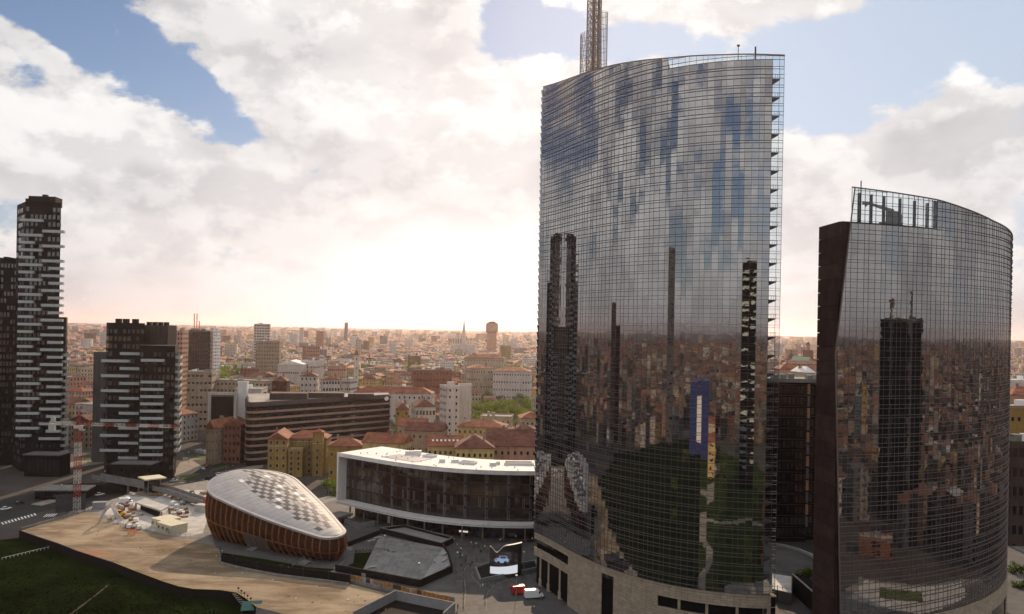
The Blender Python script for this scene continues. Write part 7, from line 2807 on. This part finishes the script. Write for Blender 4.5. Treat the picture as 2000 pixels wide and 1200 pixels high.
for x, y, w in [(998, 1156, 'left of the red van'), (1054, 1130, 'by the colonnade of the tall tower'), (1056, 1118, 'near the planter tip and colonnade'), (894, 1192, 'at the bottom edge near the light court'), (866, 1072, 'by the basin corner on the terrace'), (849, 1102, 'in the middle of the empty terrace')]:
    person(x, y, TZ + 0.03 if 'terrace' in w else 0.012, w)
for x, y in [(205, 925), (230, 930), (262, 937), (178, 900), (172, 905), (165, 900)]:
    person(x, y, S + 0.13, 'on the pavement by the black towers', group='people on the pavement by the black towers')
for x, y in [(429, 920), (438, 918), (446, 915), (470, 912), (478, 910), (412, 925), (418, 922), (455, 914)]:
    person(x, y, S + 0.13, 'on the pavement behind the pavilion', group='people on the pavement behind the pavilion')
for x, y in [(227, 1000), (296, 1004), (262, 996)]:
    person(x, y, 0.022, 'on the building site floor', 1, 4, group='workers on the building site')
for x, y in [(1975, 1122), (1978, 1150), (1983, 1170), (1972, 1185)]:
    person(x, y, S + 0.11, 'on the pavement at the right frame edge', group='people at the right frame edge')

# ------------------------------------------------------------------ street between the glass towers
cv = thing('street_canopy', 'curved grey street canopy on slim posts between the glass towers', 'canopy')
A_, B_ = G(1500, 1005, 4.2), G(1612, 1026, 4.2)
for i in range(6):
    a, b = A_.lerp(B_, i / 6), A_.lerp(B_, (i + 1) / 6)
    sag = lambda t: -3.0 * (t - 0.5) ** 2
    MB().hexa([(a.x, a.y + sag(i / 6), 4.0), (b.x, b.y + sag((i + 1) / 6), 4.0), (b.x, b.y + 7 + sag((i + 1) / 6), 4.6), (a.x, a.y + 7 + sag(i / 6), 4.6)],
              [(a.x, a.y + sag(i / 6), 4.2), (b.x, b.y + sag((i + 1) / 6), 4.2), (b.x, b.y + 7 + sag((i + 1) / 6), 4.8), (a.x, a.y + 7 + sag(i / 6), 4.8)]).build('roof_panel', 'metal_grey', cv)
    MB().tube((a.x, a.y + 1, 0.0), (a.x, a.y + 1, 4.1), 0.12).build('post', 'steel', cv)
sheet('underpass_road', [g2(1490, 1062), g2(1540, 1066), g2(1620, 1090), g2(1620, 1040), g2(1490, 1025)], 0.02, 'asphalt')
kb = thing('curved_parapet', 'pale curved parapet along the street between the glass towers', 'wall')
pts = [g2(1500, 1066), g2(1530, 1069), g2(1560, 1077), g2(1585, 1088), g2(1600, 1098), g2(1615, 1112)]
for i in range(len(pts) - 1):
    wall_line(MB(), pts[i:i + 2], 0.0, 1.0, 0.5).build('wall_block', 'concrete_pale', kb)
wb_ = thing('white_terrace', 'small white roof terrace with rails beside the tall tower foot', 'terrace')
q = [g2(1508, 1152, 3), g2(1546, 1160, 3), g2(1546, 1128, 3), g2(1508, 1122, 3)]
MB().prism(q, 0.0, 3.0).build('wall', 'grey_panel', wb_)
MB().prism(q, 3.003, 3.25).build('floor_slab', 'white_roof', wb_)
for i in range(4):
    a, b = q[i], q[(i + 1) % 4]
    MB().bar((*a, 4.2), (*b, 4.2), 0.08).bar((*a, 3.25), (*a, 4.2), 0.08).build('rail', 'metal_dark', wb_)
for k in range(3):
    p = G(1518 + k * 10, 1178 - k * 4, 0)
    MB().tube((p.x, p.y, 0), (p.x, p.y, 5 - k), 0.1).build('post', 'metal_dark', wb_)
pd = thing('black_planter_wall', 'black wedge planter wall with pale coping between the towers', 'planter')
a, b = G(1548, 1122, 5.5), G(1594, 1162, 5.5)
MB().prism([(a.x, a.y), (b.x, b.y), (b.x + 2, b.y + 4), (a.x + 5, a.y + 3)], 0.0, 5.5).build('wall', 'darkwall', pd)
wall_line(MB(), [(a.x, a.y), (b.x, b.y)], 5.503, 5.7, 0.5).build('coping', 'concrete_pale', pd)
mh = MB()
rh_ = random.Random(6)
c = G(1577, 1118, 6.2)
for k in range(500):
    leaf(mh, rh_, (c.x + rh_.gauss(0, 1.3), c.y + rh_.gauss(0, 1.0), 5.6 + abs(rh_.gauss(0, 0.9))), rh_.uniform(.15, .35))
mh.tube((c.x, c.y, 5.5), (c.x, c.y, 6.2), 0.15, 0.1, 6, 1)
mh.build('shrub', ['leaf_b', 'trunk'], label='bright green shrub in the black planter between the towers', category='shrub')

# ------------------------------------------------------------------ air
hm = bpy.data.materials.new('haze')
hm.use_nodes = True
T = NT(hm.node_tree)
hm.node_tree.nodes.clear()
pv = T.n('ShaderNodeVolumePrincipled')
pv.inputs['Color'].default_value = (0.98, 0.82, 0.80, 1)
pv.inputs['Density'].default_value = HAZE
pv.inputs['Anisotropy'].default_value = 0.75
ov = T.n('ShaderNodeOutputMaterial')
T.put(ov.inputs['Volume'], pv.outputs[0])
MATS['haze'] = hm
MB().b2(-43000, 43000, -43000, 43000, Z_ST - 1, 262).build('haze', 'haze', kind='stuff')
